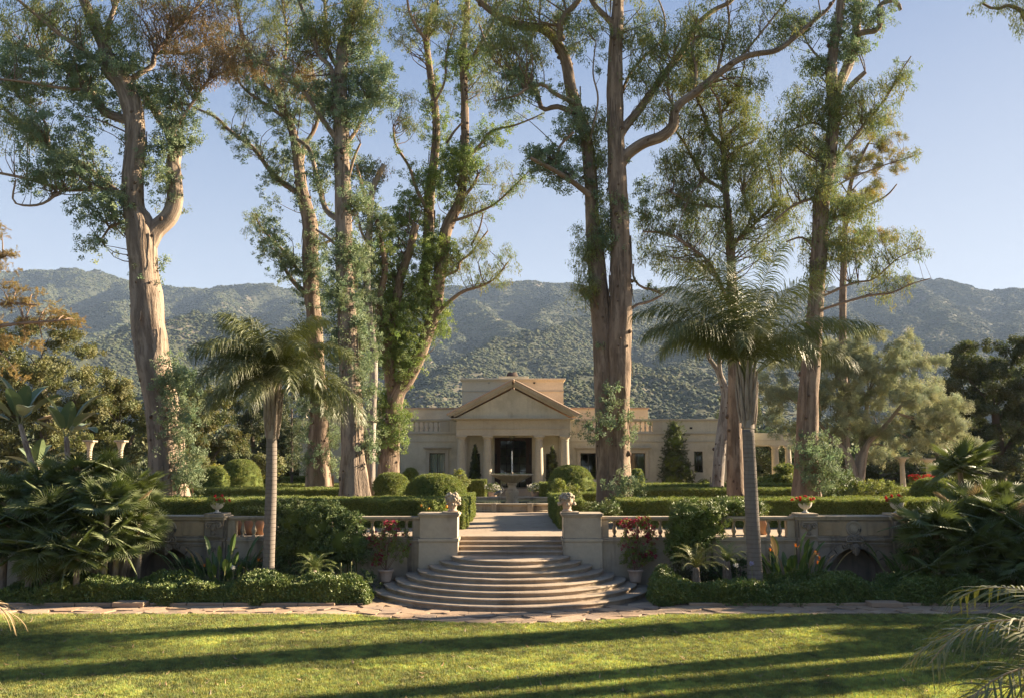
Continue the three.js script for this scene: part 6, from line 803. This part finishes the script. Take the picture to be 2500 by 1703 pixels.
function crane(t, x, y, z, tilt, az) { const f = new THREE.Group(); f.name = 'flower'; t.add(f); f.position.set(x, 0, z); f.rotation.set(0, az, tilt, 'YXZ'); part('flower_stalk', limb([V(0, 0, 0), V(0, y, 0)], [0.012, 0.01], 5, 0), M.rachis, f); const tr = []; for (let i = 0; i < 5; i++) leafTris(tr, mat4(0.02 * i, y + 0.02, 0, 0.1 + 0.2 * i, i * 1.9, -0.5 + 0.22 * i), 0.17, 0.05, 0.3, 0.1); part('petals', fromTris(tr), M.orange, f); const b = []; leafTris(b, mat4(0, y, 0, 0, 0, -1.5), 0.2, 0.045, 0.5, 0.1); part('beak', fromTris(b), M.strelitzia, f); }
{ const t = paddlePlant('bird_of_paradise', 'orange flowered bird of paradise clump beside the taller queen palm', 'plant', [X(1925, 34.2), 0.05, -34.2], 64, REG, 1.05, 0.55, M.strelitzia, 841, { dry: 0.1 }), r = rng(5); for (const [dx, y, k] of [[-0.1, 1.75, -0.1], [0.5, 1.5, -0.35], [0.55, 1.15, -0.5], [0.0, 1.1, -0.3], [-0.9, 1.6, 0.1], [0.7, 1.3, -0.25]]) crane(t, dx, y, 0.35 + 0.2 * r(), k * 0.5, 0.3 * r()); }
{ const t = paddlePlant('bird_of_paradise', 'shaded bird of paradise clump in front of the ochre panelled wall fountain', 'plant', [X(545, 34.2), 0.05, -34.3], 58, REG, 1.15, 0.65, M.strelitzia, 851, { dry: 0.05 }), r = rng(6); for (const [dx, y, k] of [[0.5, 1.7, -0.1], [0.7, 0.95, -0.2], [-0.4, 1.0, 0.2], [1.4, 1.2, -0.2]]) crane(t, dx, y, 0.4, k * 0.5, r()); }
paddlePlant('bird_of_paradise', 'dark bird of paradise clump between the wall fountain and the shaded fan palms', 'plant', [X(2235, 34.3), 0.05, -34.2], 46, REG, 1.0, 0.65, M.strelitzia, 861, { dry: 0.08 });
const NIC = [0, 1, 2].map((i) => paddle(870 + i, 1.5 + 0.15 * i, 0.8, 0.5 + 0.15 * i, 0.4 + 0.3 * i));
function giantBird(label, trunk, d, n, s, seed) { const p = trunk.map(([px, py]) => at(px, py, d)), top = p[p.length - 1], t = paddlePlant('giant_bird_of_paradise', label, 'plant', [top.x, top.y, top.z], n, NIC, 0.08, 1.25, M.bigLeaf, seed, { dry: 0.08, fan: true, group: 'giant birds of paradise' }); part('trunk', limb(p.map((q) => q.clone().sub(top)), p.map((_, i) => 0.16 - 0.02 * i), 12, 0.15, seed, 0.2), M.boot, t); t.children.forEach((c) => { if (c.name === 'leaf') c.scale.multiplyScalar(s); }); }
giantBird('tallest giant bird of paradise leaning over the bushy fan palms', [[92, 1190], [76, 1130], [55, 1060], [48, 1035]], 44, 11, 1.1, 881); giantBird('straight stemmed giant bird of paradise with one upright broad leaf', [[166, 1190], [165, 1140], [162, 1080], [160, 1065]], 44, 9, 1.0, 891); giantBird('short giant bird of paradise low between the two taller ones', [[92, 1195], [90, 1165], [88, 1140]], 45.5, 8, 0.75, 901);
function strapPlant(label, px, d, n, L, seed, mat = M.strelitzia, spread = 0.35) { const t = thing('strap_leaved_plant', label, 'plant', [X(px, d), 0.05, -d], 'strap leaved clumps in the planting bed'), r = rng(seed), tris = []; for (let i = 0; i < n; i++) { const a = r() * 6.283, l = L * (0.6 + 0.5 * r()), out = 0.15 + 0.55 * r(), x0 = Math.cos(a) * spread * r(), z0 = Math.sin(a) * spread * r() * 0.7; let p = V(x0, 0, z0), w = 0.032; for (let j = 0; j < 4; j++) { const el = 1.5 - out * (j + 0.5), q = p.clone().add(V(Math.cos(a) * Math.cos(el), Math.sin(el), Math.sin(a) * Math.cos(el)).multiplyScalar(l / 4)), s = V(-Math.sin(a), 0, Math.cos(a)), w2 = j === 3 ? 0.003 : 0.032 - 0.005 * j; tris.push(p.clone().addScaledVector(s, w / 2), p.clone().addScaledVector(s, -w / 2), q.clone().addScaledVector(s, w2 / 2), q.clone().addScaledVector(s, w2 / 2), p.clone().addScaledVector(s, -w / 2), q.clone().addScaledVector(s, -w2 / 2)); p = q; w = w2; } } part('leaves', fromTris(tris), mat, t); return t; }
strapPlant('strap leaved clump just left of the slender queen palm base', 612, 32.9, 120, 0.75, 911); strapPlant('strap leaved clump with tall green buds beside the jasmine end', 858, 33.1, 130, 0.8, 912); strapPlant('strap leaved clump directly under the slender queen palm trunk', 672, 33.0, 90, 0.7, 913); strapPlant('strap leaved clump under the taller queen palm trunk', 1815, 33.2, 110, 0.75, 914); strapPlant('strap leaved clump below the orange bird of paradise', 1975, 33.6, 90, 0.7, 915);
strapPlant('dry straw-coloured flax stalks leaning beside the slender queen palm', 622, 34.0, 34, 1.75, 916, M.dryFrond, 0.25);
for (const [px, d, h, label, mat] of [[837, 33.0, 1.15, 'tall agapanthus bud stem nearer the slender queen palm', M.jasmine], [862, 33.0, 1.2, 'tall agapanthus bud stem nearer the potted bougainvillea', M.jasmine], [1827, 32.6, 1.25, 'pale lilac agapanthus flower in front of the taller queen palm trunk', M.lilac], [1790, 33.2, 1.1, 'small white agapanthus flower beside the taller queen palm', M.white], [577, 33.0, 1.05, 'white agapanthus flower beside the flax stalks', M.white]]) { const t = thing('agapanthus', label, 'flower', [X(px, d), 0.05, -d]); part('stalk', limb([V(0, 0, 0), V(0.02, h * 0.6, 0), V(0.01, h, 0)], [0.011, 0.009, 0.008], 5, 0), M.rachis, t); const b = mat === M.jasmine; part('flower_head', b ? ball(0.01, h + 0.06, 0, 0.025, 0.075, 0.025).toNonIndexed() : cluster(px, 60, 0.075, 0.06, 0.03).translate(0.01, h + 0.05, 0), b ? M.rachis : mat, t); }
// ---------------------------------------------------------------- potted bougainvillea and terracotta jars
const potShape = lathe([[0, 0], [0.2, 0], [0.215, 0.06], [0.235, 0.2], [0.25, 0.24], [0.245, 0.27], [0.275, 0.4], [0.31, 0.41], [0.315, 0.49], [0.27, 0.49], [0.25, 0.44], [0, 0.43]], 24);
function bougainvillea(px, d, y, label, pts, n, seed) {
  const t = thing('potted_bougainvillea', label, 'potted plant', [X(px, d), y, -d], 'potted bougainvilleas beside the stairs'), r = rng(seed), m = MPP(d), lv = [], fl = [], st = []; part('pot', potShape, M.paleClay, t);
  for (const [bx, by, rx, ry, f] of pts) { const p = at(bx, by, d + 0.1).sub(t.position); st.push(limb([V((r() - 0.5) * 0.1, 0.4, 0), V(p.x * 0.5, (p.y + 0.4) * 0.5, 0.05 * r()), V(p.x, p.y, p.z)], [0.018, 0.012, 0.006], 5, 0.1, seed, 0.15)); for (let i = 0; i < n; i++) { const a = r() * 6.283, q = Math.sqrt(r()), u = [p.x + Math.cos(a) * q * rx * m, p.y + Math.sin(a) * q * ry * m, p.z + (r() - 0.5) * 0.5, 0.55 + 0.3 * r(), 0.9 + 0.3 * r()]; if (r() < f * 0.8) { u[3] = 0.95 + 0.5 * r(); fl.push(u); } else lv.push(u); } }
  part('stems', merge(st), M.twig, t); scatter('leaves', C.jas, M.hedge, lv, t, seed, { warm: 0.3 }); scatter('bracts', C.flower, M.bract, fl, t, seed + 1, { warm: 0.12 });
}
bougainvillea(946, 35.25, 2 * RISE, 'potted bougainvillea with sparse magenta flowers on the steps by the dark vine', [[955, 1279, 18, 12, 0.8], [912, 1318, 22, 12, 0.8], [940, 1310, 30, 20, 0.3], [920, 1365, 14, 14, 0.7], [940, 1350, 26, 24, 0.15], [970, 1345, 24, 30, 0.05], [950, 1295, 34, 16, 0.35], [990, 1325, 12, 30, 0.2]], 34, 921);
bougainvillea(1547, 35.25, 2 * RISE, 'potted bougainvillea covered in deep magenta flowers beside the yellowish cycad', [[1530, 1277, 20, 12, 0.9], [1560, 1295, 30, 22, 0.75], [1590, 1305, 20, 26, 0.75], [1570, 1270, 24, 10, 0.6], [1540, 1330, 30, 30, 0.3], [1575, 1345, 30, 22, 0.4], [1585, 1355, 12, 12, 0.8], [1545, 1365, 30, 16, 0.15]], 52, 931);
for (const [px, label] of [[592, 'dark terracotta jar behind the balustrade, farther from the slender queen palm trunk'], [618, 'orange terracotta jar behind the balustrade, middle one of three'], [640, 'orange terracotta jar behind the balustrade, touching the slender queen palm trunk'], [1856, 'terracotta jar with spiky plant behind the taller queen palm trunk']]) { const t = thing('terracotta_jar', label, 'jar', [X(px, 37.2), 2.0, -37.2], 'terracotta jars on the terrace'); part('jar', lathe([[0, 0], [0.17, 0], [0.27, 0.2], [0.30, 0.4], [0.26, 0.58], [0.21, 0.66], [0.26, 0.7], [0.26, 0.75], [0.2, 0.75], [0.18, 0.6], [0, 0.55]], 22), M.terracotta, t); scatter('leaves', C.jas, M.jasmine, Array.from({ length: 20 }, (_, i) => [0.18 * Math.cos(i * 2.4), 0.8 + 0.015 * i, 0.18 * Math.sin(i * 2.4), 1, 1]), t, px); }
// ---------------------------------------------------------------- background trees
// crown: lumps [px, py, rx, ry, depth offset]; trunk: limbs in photo positions
function tree(name, label, d, crown, limbs, geo, mat, dens, seed, o = {}) {
  const t = thing(name, label, 'tree', [0, 0, 0], o.group), m = MPP(d), r = rng(seed), put = []; let first = true; const ends = [];
  for (const [p, w, w1 = w * 0.4, z = 0] of limbs) { const pts = p.map(([px, py], i) => at(px, py, d + z * i)); part(first ? 'trunk' : 'limb', limb(pts, pts.map((_, i) => lerp(w, w1, i / (pts.length - 1)) * m / 2), 10, 0.12, seed, 0.4), o.bark ?? M.darkBark, t); first = false; const cv = new THREE.CatmullRomCurve3(pts); for (let i = 5; i <= 12; i++) ends.push(cv.getPoint(i / 12)); }
  const tw = []; for (const [px, py, rx, ry, dz = 0] of crown) {
    const c = at(px, py, d + dz), a = rx * m, b = ry * m, e = Math.min(a, b * 1.6), subs = Math.max(4, Math.round(dens * a * b * 0.9));
    if (ends.length) { const lo = c.clone().add(V(0, -1.2, 0)), q = ends.reduce((u, v) => v.distanceTo(lo) < u.distanceTo(lo) ? v : u); tw.push(limb([q, q.clone().lerp(c, 0.5).add(V(0, 0.2, 0)), c], [0.06, 0.045, 0.015], 6, 0.15, seed, 0.5)); }
    for (let i = 0; i < subs; i++) { let u, v, w; do { u = r() * 2 - 1; v = r() * 2 - 1; w = r() * 2 - 1; } while (u * u + v * v + w * w > 1); const l = Math.hypot(u, v, w), k = Math.pow(l, 0.4) / l, x = c.x + u * k * a, y = c.y + v * k * b, z = c.z + w * k * e, tone = 0.85 + 0.3 * r(), n = o.per ?? 9; for (let j = 0; j < n; j++) { const g = () => (r() + r() + r() - 1.5) * (o.puff ?? 0.75); put.push([x + g(), y + g() * (o.flat ?? 0.7), z + g(), o.scale ?? 1.15, tone]); } }
  }
  if (tw.length) part('branches', merge(tw), o.bark ?? M.darkBark, t).userData.kind = 'stuff'; scatter('crown', geo, mat, put, t, seed + 2, { warm: o.warm ?? 0.3, hang: o.hang }); return t;
}
const OAKS = 'oaks and other trees around the garden';
tree('oak_tree', 'broad dark oak behind the giant birds of paradise', 72, [[60, 860, 110, 70], [130, 800, 60, 50], [-40, 900, 90, 90], [40, 970, 110, 70], [140, 950, 90, 70], [190, 1040, 90, 60], [60, 1080, 110, 60], [-60, 1020, 90, 80], [180, 880, 50, 50, 3]], [[[[110, 1235], [115, 1100], [110, 1000], [90, 900]], 40], [[[114, 1100], [160, 1020], [190, 960]], 22]], C.oak, M.oak, 3.0, 1001, { group: OAKS });
tree('oak_tree', 'rounded sunlit oak just behind the two pale garden columns', 76, [[265, 960, 60, 55], [300, 1020, 70, 60], [235, 1030, 60, 60], [330, 1080, 50, 55], [270, 1100, 60, 50], [255, 1000, 50, 50, -2], [300, 925, 34, 26]], [[[[300, 1225], [298, 1120], [290, 1040]], 26], [[[298, 1130], [325, 1060]], 14]], C.oak, M.oak, 2.6, 1011, { group: OAKS, warm: 0.45 });
tree('oak_tree', 'sunlit olive green tree to the side of the shaggy eucalyptus', 78, [[490, 1010, 60, 60], [470, 1060, 60, 50], [530, 1060, 50, 40], [560, 1080, 34, 26], [450, 990, 40, 50], [500, 965, 34, 30], [540, 1100, 50, 24], [480, 1110, 50, 24]], [[[[510, 1220], [508, 1130], [500, 1060]], 18], [[[508, 1130], [540, 1090]], 10]], C.oak, M.oak, 2.6, 1021, { group: OAKS, warm: 0.45 });
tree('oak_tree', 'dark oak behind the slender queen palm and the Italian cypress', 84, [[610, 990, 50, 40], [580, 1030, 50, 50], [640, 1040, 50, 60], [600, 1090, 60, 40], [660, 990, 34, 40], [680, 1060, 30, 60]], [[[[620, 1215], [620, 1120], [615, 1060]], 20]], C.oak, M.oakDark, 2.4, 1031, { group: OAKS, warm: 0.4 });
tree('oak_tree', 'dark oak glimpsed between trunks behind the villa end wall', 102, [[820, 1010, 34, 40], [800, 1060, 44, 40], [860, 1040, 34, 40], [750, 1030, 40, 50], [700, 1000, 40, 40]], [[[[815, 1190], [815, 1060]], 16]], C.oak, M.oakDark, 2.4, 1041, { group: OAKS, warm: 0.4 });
tree('italian_cypress', 'narrow Italian cypress beside the villa end wall', 77, [[712, 1140, 20, 26], [712, 1100, 21, 34], [713, 1050, 20, 34], [712, 1000, 18, 34], [712, 960, 13, 26], [711, 935, 8, 18], [722, 1080, 14, 40], [704, 1060, 14, 40]], [[[[712, 1220], [712, 1080], [712, 960]], 8, 3]], C.pine, M.cypress, 9, 1051, { per: 9, puff: 0.3, scale: 0.8, flat: 1.4, group: OAKS });
// flat-branched conifer at the picture edge
{ const fl = []; for (const [x, y, w] of [[-30, 560, 60], [10, 625, 30], [-40, 650, 90], [40, 710, 70], [-10, 735, 90], [80, 745, 60], [110, 780, 60], [20, 790, 100], [160, 778, 44], [-40, 830, 90], [60, 840, 80], [-10, 900, 90]]) for (let k = 0; k < 3; k++) fl.push([x + (k - 1) * w * 0.55, y + (k - 1) * 6 - 4 * (k === 1), w * 0.5, 13 + w * 0.04]); tree('cedar_tree', 'golden brown conifer with flat spreading branches at the picture edge', 62, fl, [[[[-40, 1250], [-36, 1000], [-30, 760], [-34, 560], [-36, 480]], 34, 8], [[[-32, 800], [40, 790], [110, 785], [170, 780]], 10, 3, -0.4], [[[-31, 745], [30, 740], [90, 745]], 9, 3, -0.3], [[[-34, 640], [10, 628]], 7, 3]], C.pine, M.pine, 6, 1061, { per: 9, puff: 0.36, scale: 0.75, flat: 0.4, bark: M.limb, group: OAKS }); }
tree('olive_tree', 'big silvery olive tree with several leaning trunks behind the smooth eucalyptus', 66, [[2060, 850, 70, 40], [2150, 880, 70, 60], [2230, 920, 70, 60], [2290, 980, 60, 60], [2300, 1050, 55, 50], [2200, 1000, 80, 70], [2110, 950, 80, 70], [2040, 930, 70, 70], [1960, 960, 60, 60], [1920, 1010, 55, 50], [2250, 1090, 60, 34], [2170, 1090, 60, 34], [2020, 1010, 60, 50], [1890, 950, 44, 40], [2080, 1040, 60, 34], [1930, 880, 50, 40], [2190, 850, 40, 34], [2330, 1020, 34, 50], [1960, 1060, 40, 30], [2000, 860, 50, 40], [2120, 830, 40, 24], [2260, 870, 34, 30], [2340, 1080, 34, 34], [2130, 1010, 60, 50], [2070, 900, 60, 50]], [[[[2092, 1225], [2088, 1170], [2070, 1110], [2030, 1070], [2000, 1030]], 26, 8], [[[2090, 1200], [2072, 1120], [2068, 1060], [2080, 980]], 22, 8], [[[2094, 1200], [2098, 1120], [2110, 1050], [2120, 960]], 24, 8, 0.3], [[[2098, 1190], [2110, 1110], [2120, 1080], [2160, 1040], [2200, 990]], 22, 7], [[[2085, 1180], [2050, 1150], [2010, 1130]], 10, 5]], C.olive, M.olive, 3.6, 1071, { bark: M.oliveBark, scale: 1.05, warm: 0.2, per: 14, group: OAKS });
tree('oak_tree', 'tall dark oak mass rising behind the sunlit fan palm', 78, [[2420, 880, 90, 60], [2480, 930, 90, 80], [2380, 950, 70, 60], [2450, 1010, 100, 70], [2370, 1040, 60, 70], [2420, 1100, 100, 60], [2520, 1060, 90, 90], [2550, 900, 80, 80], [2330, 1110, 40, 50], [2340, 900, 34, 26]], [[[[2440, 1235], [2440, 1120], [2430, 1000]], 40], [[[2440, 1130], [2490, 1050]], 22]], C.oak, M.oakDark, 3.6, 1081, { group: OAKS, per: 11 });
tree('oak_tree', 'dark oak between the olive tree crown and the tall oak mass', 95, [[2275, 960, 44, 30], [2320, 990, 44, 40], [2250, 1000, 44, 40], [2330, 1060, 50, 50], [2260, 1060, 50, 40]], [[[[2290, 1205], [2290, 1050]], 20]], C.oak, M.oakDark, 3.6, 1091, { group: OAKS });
tree('golden_tree', 'tall golden leaved tree whose crown shows behind the antler-branched eucalyptus', 74, [[2150, 330, 44, 40], [2180, 370, 36, 40], [2110, 360, 44, 50], [2120, 430, 50, 50], [2160, 430, 40, 44], [2080, 470, 50, 50], [2140, 490, 44, 34], [2010, 400, 40, 40], [1990, 360, 34, 24], [2060, 400, 44, 50], [2100, 550, 50, 44], [2040, 540, 44, 50], [2150, 560, 30, 30], [2060, 610, 44, 40]], [[[[2062, 1215], [2060, 1000], [2058, 800], [2062, 600], [2080, 440], [2120, 350]], 26, 6]], C.olive, M.golden = leafMat([0.27, 0.235, 0.05], 0.42), 1.9, 1101, { bark: M.barkWarm, per: 9, scale: 1.15, warm: 0.5, group: OAKS });
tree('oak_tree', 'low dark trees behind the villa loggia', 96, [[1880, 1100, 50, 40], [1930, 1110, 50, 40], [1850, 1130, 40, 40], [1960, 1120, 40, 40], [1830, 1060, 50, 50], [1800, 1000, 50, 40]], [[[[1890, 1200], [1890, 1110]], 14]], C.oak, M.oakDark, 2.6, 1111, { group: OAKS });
// dark undergrowth that closes the garden on both sides
for (const [label, d, list, mat, seed] of [['dark shrubbery under the oaks behind the pale columns', 70, [[40, 1140, 70, 50], [120, 1150, 60, 40], [200, 1160, 60, 34], [270, 1165, 50, 30], [330, 1170, 44, 28], [-40, 1150, 60, 50]], M.oak, 1121], ['shaded shrubbery between the olive trunks and the tall oak', 74, [[2060, 1140, 60, 40], [2150, 1150, 70, 34], [2240, 1150, 60, 40], [2320, 1150, 60, 40], [2400, 1160, 60, 40], [2480, 1160, 60, 50], [1990, 1140, 40, 30]], M.oakDark, 1131], ['loose shrubs in front of the dark oak near the shaggy eucalyptus', 71, [[440, 1130, 30, 30], [470, 1150, 40, 24], [640, 1140, 30, 34], [680, 1150, 26, 26]], M.oak, 1141]]) { const t = tree('undergrowth', label, d, list, [[[[list[0][0], 1235], [list[0][0], 1150]], 5]], C.oak, mat, 3.2, seed); t.userData.category = 'shrubs'; t.userData.kind = 'stuff'; }
// ---------------------------------------------------------------- trees outside the picture whose shadows and branch show in it
function shadeTree(label, x, z, r0, h, seed, crownFrom, opt = {}) {
  const t = thing('eucalyptus_tree', label, 'tree', [x, 0, z], 'eucalyptus trees outside the view'), r = rng(seed), put = [], bow = (r() - 0.5) * 0.5; part('trunk', limb([V(0, 0, 0), V(bow, h * 0.35, 0), V(0.2 + bow, h * 0.7, 0), V(0.3, h, 0)], [r0 * 1.25, r0, r0 * 0.8, r0 * 0.3], 16, 0.1, seed, 0.5), M.bark, t);
  for (let k = 0; k < 9; k++) { const y = lerp(crownFrom, h, (k + 0.5) / 9), a = k * 2.4 + r(), l = 2.2 + 2.2 * r(), e = V(Math.cos(a) * l, y + 1.6, Math.sin(a) * l); part('limb', limb([V(0.2, y, 0), V(e.x * 0.5, y + 0.6, e.z * 0.5), e], [r0 * 0.3, r0 * 0.2, 0.03], 7, 0.1, seed + k, 0.4), M.limb, t); for (let i = 0; i < 90; i++) { const g = () => (r() + r() - 1) * 1.3; put.push([e.x * (0.5 + 0.6 * r()) + g(), e.y + g(), e.z * (0.5 + 0.6 * r()) + g(), 1.1, 1]); } }
  for (const [y, n, q] of opt.tufts ?? []) for (let i = 0; i < n; i++) put.push([(r() - 0.5) * q * 2, y + (r() - 0.5) * q * 1.6, (r() - 0.5) * q * 2, 1.1, 1]);
  scatter('crown', C.euc, M.euc, put, t, seed, { hang: true, warm: 0.3 });
}
const K = 0.345;
shadeTree('tall eucalyptus beyond the terrace edge, outside the picture', 36, -(29.4 + K * 36), 0.26, 30, 1201, 19, { tufts: [[7.5, 40, 0.7], [13, 70, 1.0], [16, 80, 1.2]] }); shadeTree('thick eucalyptus beyond the lawn, outside the picture', 34, -(25.4 + K * 34), 0.95, 34, 1211, 21, { tufts: [[5.5, 30, 1.3], [9, 40, 1.5], [12, 50, 1.6], [16, 80, 2]] });
shadeTree('slim eucalyptus beside the lawn, outside the picture', 33, -(20.9 + K * 33), 0.24, 30, 1221, 20); shadeTree('sturdy eucalyptus near the lawn corner, outside the picture', 31, -(19.3 + K * 31), 0.5, 32, 1231, 20, { tufts: [[8, 30, 0.8], [11, 40, 1]] }); shadeTree('leafy eucalyptus at the lawn corner, outside the picture', 30, -(17.9 + K * 30), 0.6, 32, 1241, 18, { tufts: [[6.5, 50, 1.2], [9, 50, 1.3]] });
{ const t = shrub('evergreen_shrub', 'tall evergreen shrubs beside the lawn, outside the picture', 'shrub', [0, 0, 0], [[21.5, 2.2, -31.5, 1.8, 2.4], [24, 2.6, -33.4, 2.2, 2.8], [27, 2.4, -33.8, 2.2, 2.6], [20.5, 1.2, -30.2, 1.2, 1.4]], C.oak, M.oakDark, 22, 1251, { core: 0.6, stem: 0.1, abs: 1 }); t.userData.kind = 'stuff'; }
{ // branch that hangs into the upper corner
  const t = thing('eucalyptus_tree', 'eucalyptus whose single leafy branch hangs into the upper corner', 'tree', [0, 0, 0]), d = 27, r = rng(7), P = (px, py) => at(px, py, d), put = []; part('trunk', limb([V(23, 0, -29), V(22.6, 8, -28.5), V(22.2, 16, -28), V(22, 24, -27.5)], [0.6, 0.5, 0.4, 0.2], 16, 0.1, 5, 0.5), M.barkWarm, t);
  const lines = [[[2640, -160], [2560, -60], [2500, 30], [2470, 12], [2430, 22], [2400, 8]], [[2500, 30], [2510, 60], [2515, 90]]]; lines.forEach((l, k) => { const pts = l.map(([a, b]) => P(a, b)); if (k === 0) pts.unshift(V(22, 21, -27.5)); part('limb', limb(pts, pts.map((_, i) => lerp(0.12, 0.02, i / pts.length)), 8, 0.1, k, 0.3), M.limb, t); });
  for (const [px, py, rx, ry, n] of [[2400, 4, 20, 14, 16], [2440, 10, 24, 14, 22], [2480, 20, 24, 24, 34], [2500, 55, 22, 30, 40], [2540, 0, 40, 40, 60], [2600, -100, 70, 70, 120]]) for (let i = 0; i < n; i++) { const p = P(px + (r() * 2 - 1) * rx, py + (r() * 2 - 1) * ry); put.push([p.x, p.y, p.z + (r() - 0.5) * 1.2, 0.55, 1]); } scatter('crown', C.euc, M.euc, put, t, 9, { hang: true, warm: 0.3 });
}
// ---------------------------------------------------------------- valley trees and hillside houses
{ const far = thing('valley_trees', 'trees filling the valley and foothills behind the garden', 'trees', [0, 0, 0], null, 'stuff'), r = rng(55), put = [];
  const lump = (seed, tall) => { const q = rng(seed), t = []; for (let i = 0; i < 150; i++) { let u, v, w; do { u = q() * 2 - 1; v = q() * 2 - 1; w = q() * 2 - 1; } while (u * u + v * v + w * w > 1); const l = Math.hypot(u, v, w) || 1, k = Math.pow(l, 0.35) / l * (0.8 + 0.3 * noise3(u * 3, v * 3, w * 3, seed)); const m = mat4(u * k * 4, (v * k * 0.8 + 0.75) * 4 * tall, w * k * 4, q() * 6, q() * 6, 0, 1); for (let j = 0; j < 4; j++) leafTris(t, m.clone().multiply(mat4(0, 0, 0, q() * 6, q() * 6, q() * 6)), 1.1, 0.7, 0.2, 0.2); } return fromTris(t); };
  for (let i = 0; i < 2600; i++) { const d = 105 + 900 * Math.pow(r(), 1.5), x = (r() * 2 - 1) * (d * 0.62 + 20); if (d < 130 && Math.abs(x) < 8) continue; put.push([x, landHeight(x, d) - 0.4, -d, (0.7 + 0.7 * r()) * (d < 160 ? 0.7 : 1), 0.8 + 0.6 * r(), V(0, 1, 0)]); }
  scatter('crowns', [lump(1, 1), lump(2, 1.2), lump(3, 1.7), lump(4, 0.8)], M.far = leafMat([0.085, 0.10, 0.038], 0.25), put, far, 57, { warm: 0.4 });
}
for (const [px, py, d, w, label, roof] of [[1712, 968, 900, 15, 'white hillside house behind the villa loggia, farthest of the group', M.pale], [1690, 972, 820, 11, 'small white hillside house just below the largest one', M.pale], [1742, 984, 700, 12, 'low pale house on the foothill beside the slender eucalyptus', M.tile], [528, 1006, 330, 12, 'tile roofed house among trees beside the slender queen palm', M.tile], [870, 966, 900, 12, 'pale house on the foothill behind the thick straight eucalyptus', M.pale], [300, 905, 1000, 11, 'pale house on the foothill beside the forked eucalyptus', M.pale]]) {
  const p = at(px, py, d), g = landHeight(p.x, d), h = thing('hillside_house', label, 'house', [p.x, g + 3, -d], 'houses on the foothills'); h.rotation.y = (px % 7) * 0.1 - 0.3;
  part('wall', box(-w / 2, w / 2, -6, 3, -4, 4), M.trim, h); const rs = new THREE.Shape([new THREE.Vector2(-4.6, 0), new THREE.Vector2(4.6, 0), new THREE.Vector2(0, 1.8)]); part('roof', metreUV(new THREE.ExtrudeGeometry(rs, { depth: w + 1.5, bevelEnabled: false }).rotateY(Math.PI / 2).translate(-w / 2 - 0.75, 3.003, 0), 0.5), roof, h); for (let k = 0; k < 4; k++) part('window', box(-w / 2 + (k + 0.3) * w / 4, -w / 2 + (k + 0.7) * w / 4, 0.6, 2.2, 4.003, 4.05), M.bronze, h);
}
// trees behind the camera, which the villa's windows mirror
{ const OA = [[-30, -16], [-20, -24], [-9, -19], [1, -25], [10, -18], [20, -24], [32, -16]], what = ['beyond the lawn end', 'with the widest crown', 'straight behind the lawn', 'at the middle of the far row', 'nearest the lawn', 'with a leaning trunk', 'at the corner of the far row'];
  OA.forEach(([x, d], i) => { const t = thing('oak_tree', 'large oak behind the viewer ' + what[i], 'tree', [x, 0, -d], 'oaks behind the viewer'), r = rng(1300 + i), put = [], h = 12 + 4 * r(); part('trunk', limb([V(0, 0, 0), V(0.3, h * 0.3, 0), V(0.1, h * 0.6, 0)], [0.5, 0.4, 0.25], 12, 0.15, i, 0.5), M.darkBark, t); for (let k = 0; k < 16; k++) { const a = k * 2.4, q = 5.0 * Math.sqrt(r()), y = h * (0.18 + 0.77 * r()); for (let j = 0; j < 80; j++) { const g = () => (r() + r() - 1) * 2.4; put.push([Math.cos(a) * q + g(), y + g() * 0.8, Math.sin(a) * q + g(), 2.2, 1]); } } scatter('crown', C.oak, M.oakDark, put, t, 1310 + i); }); }
renderer.render(scene, camera);
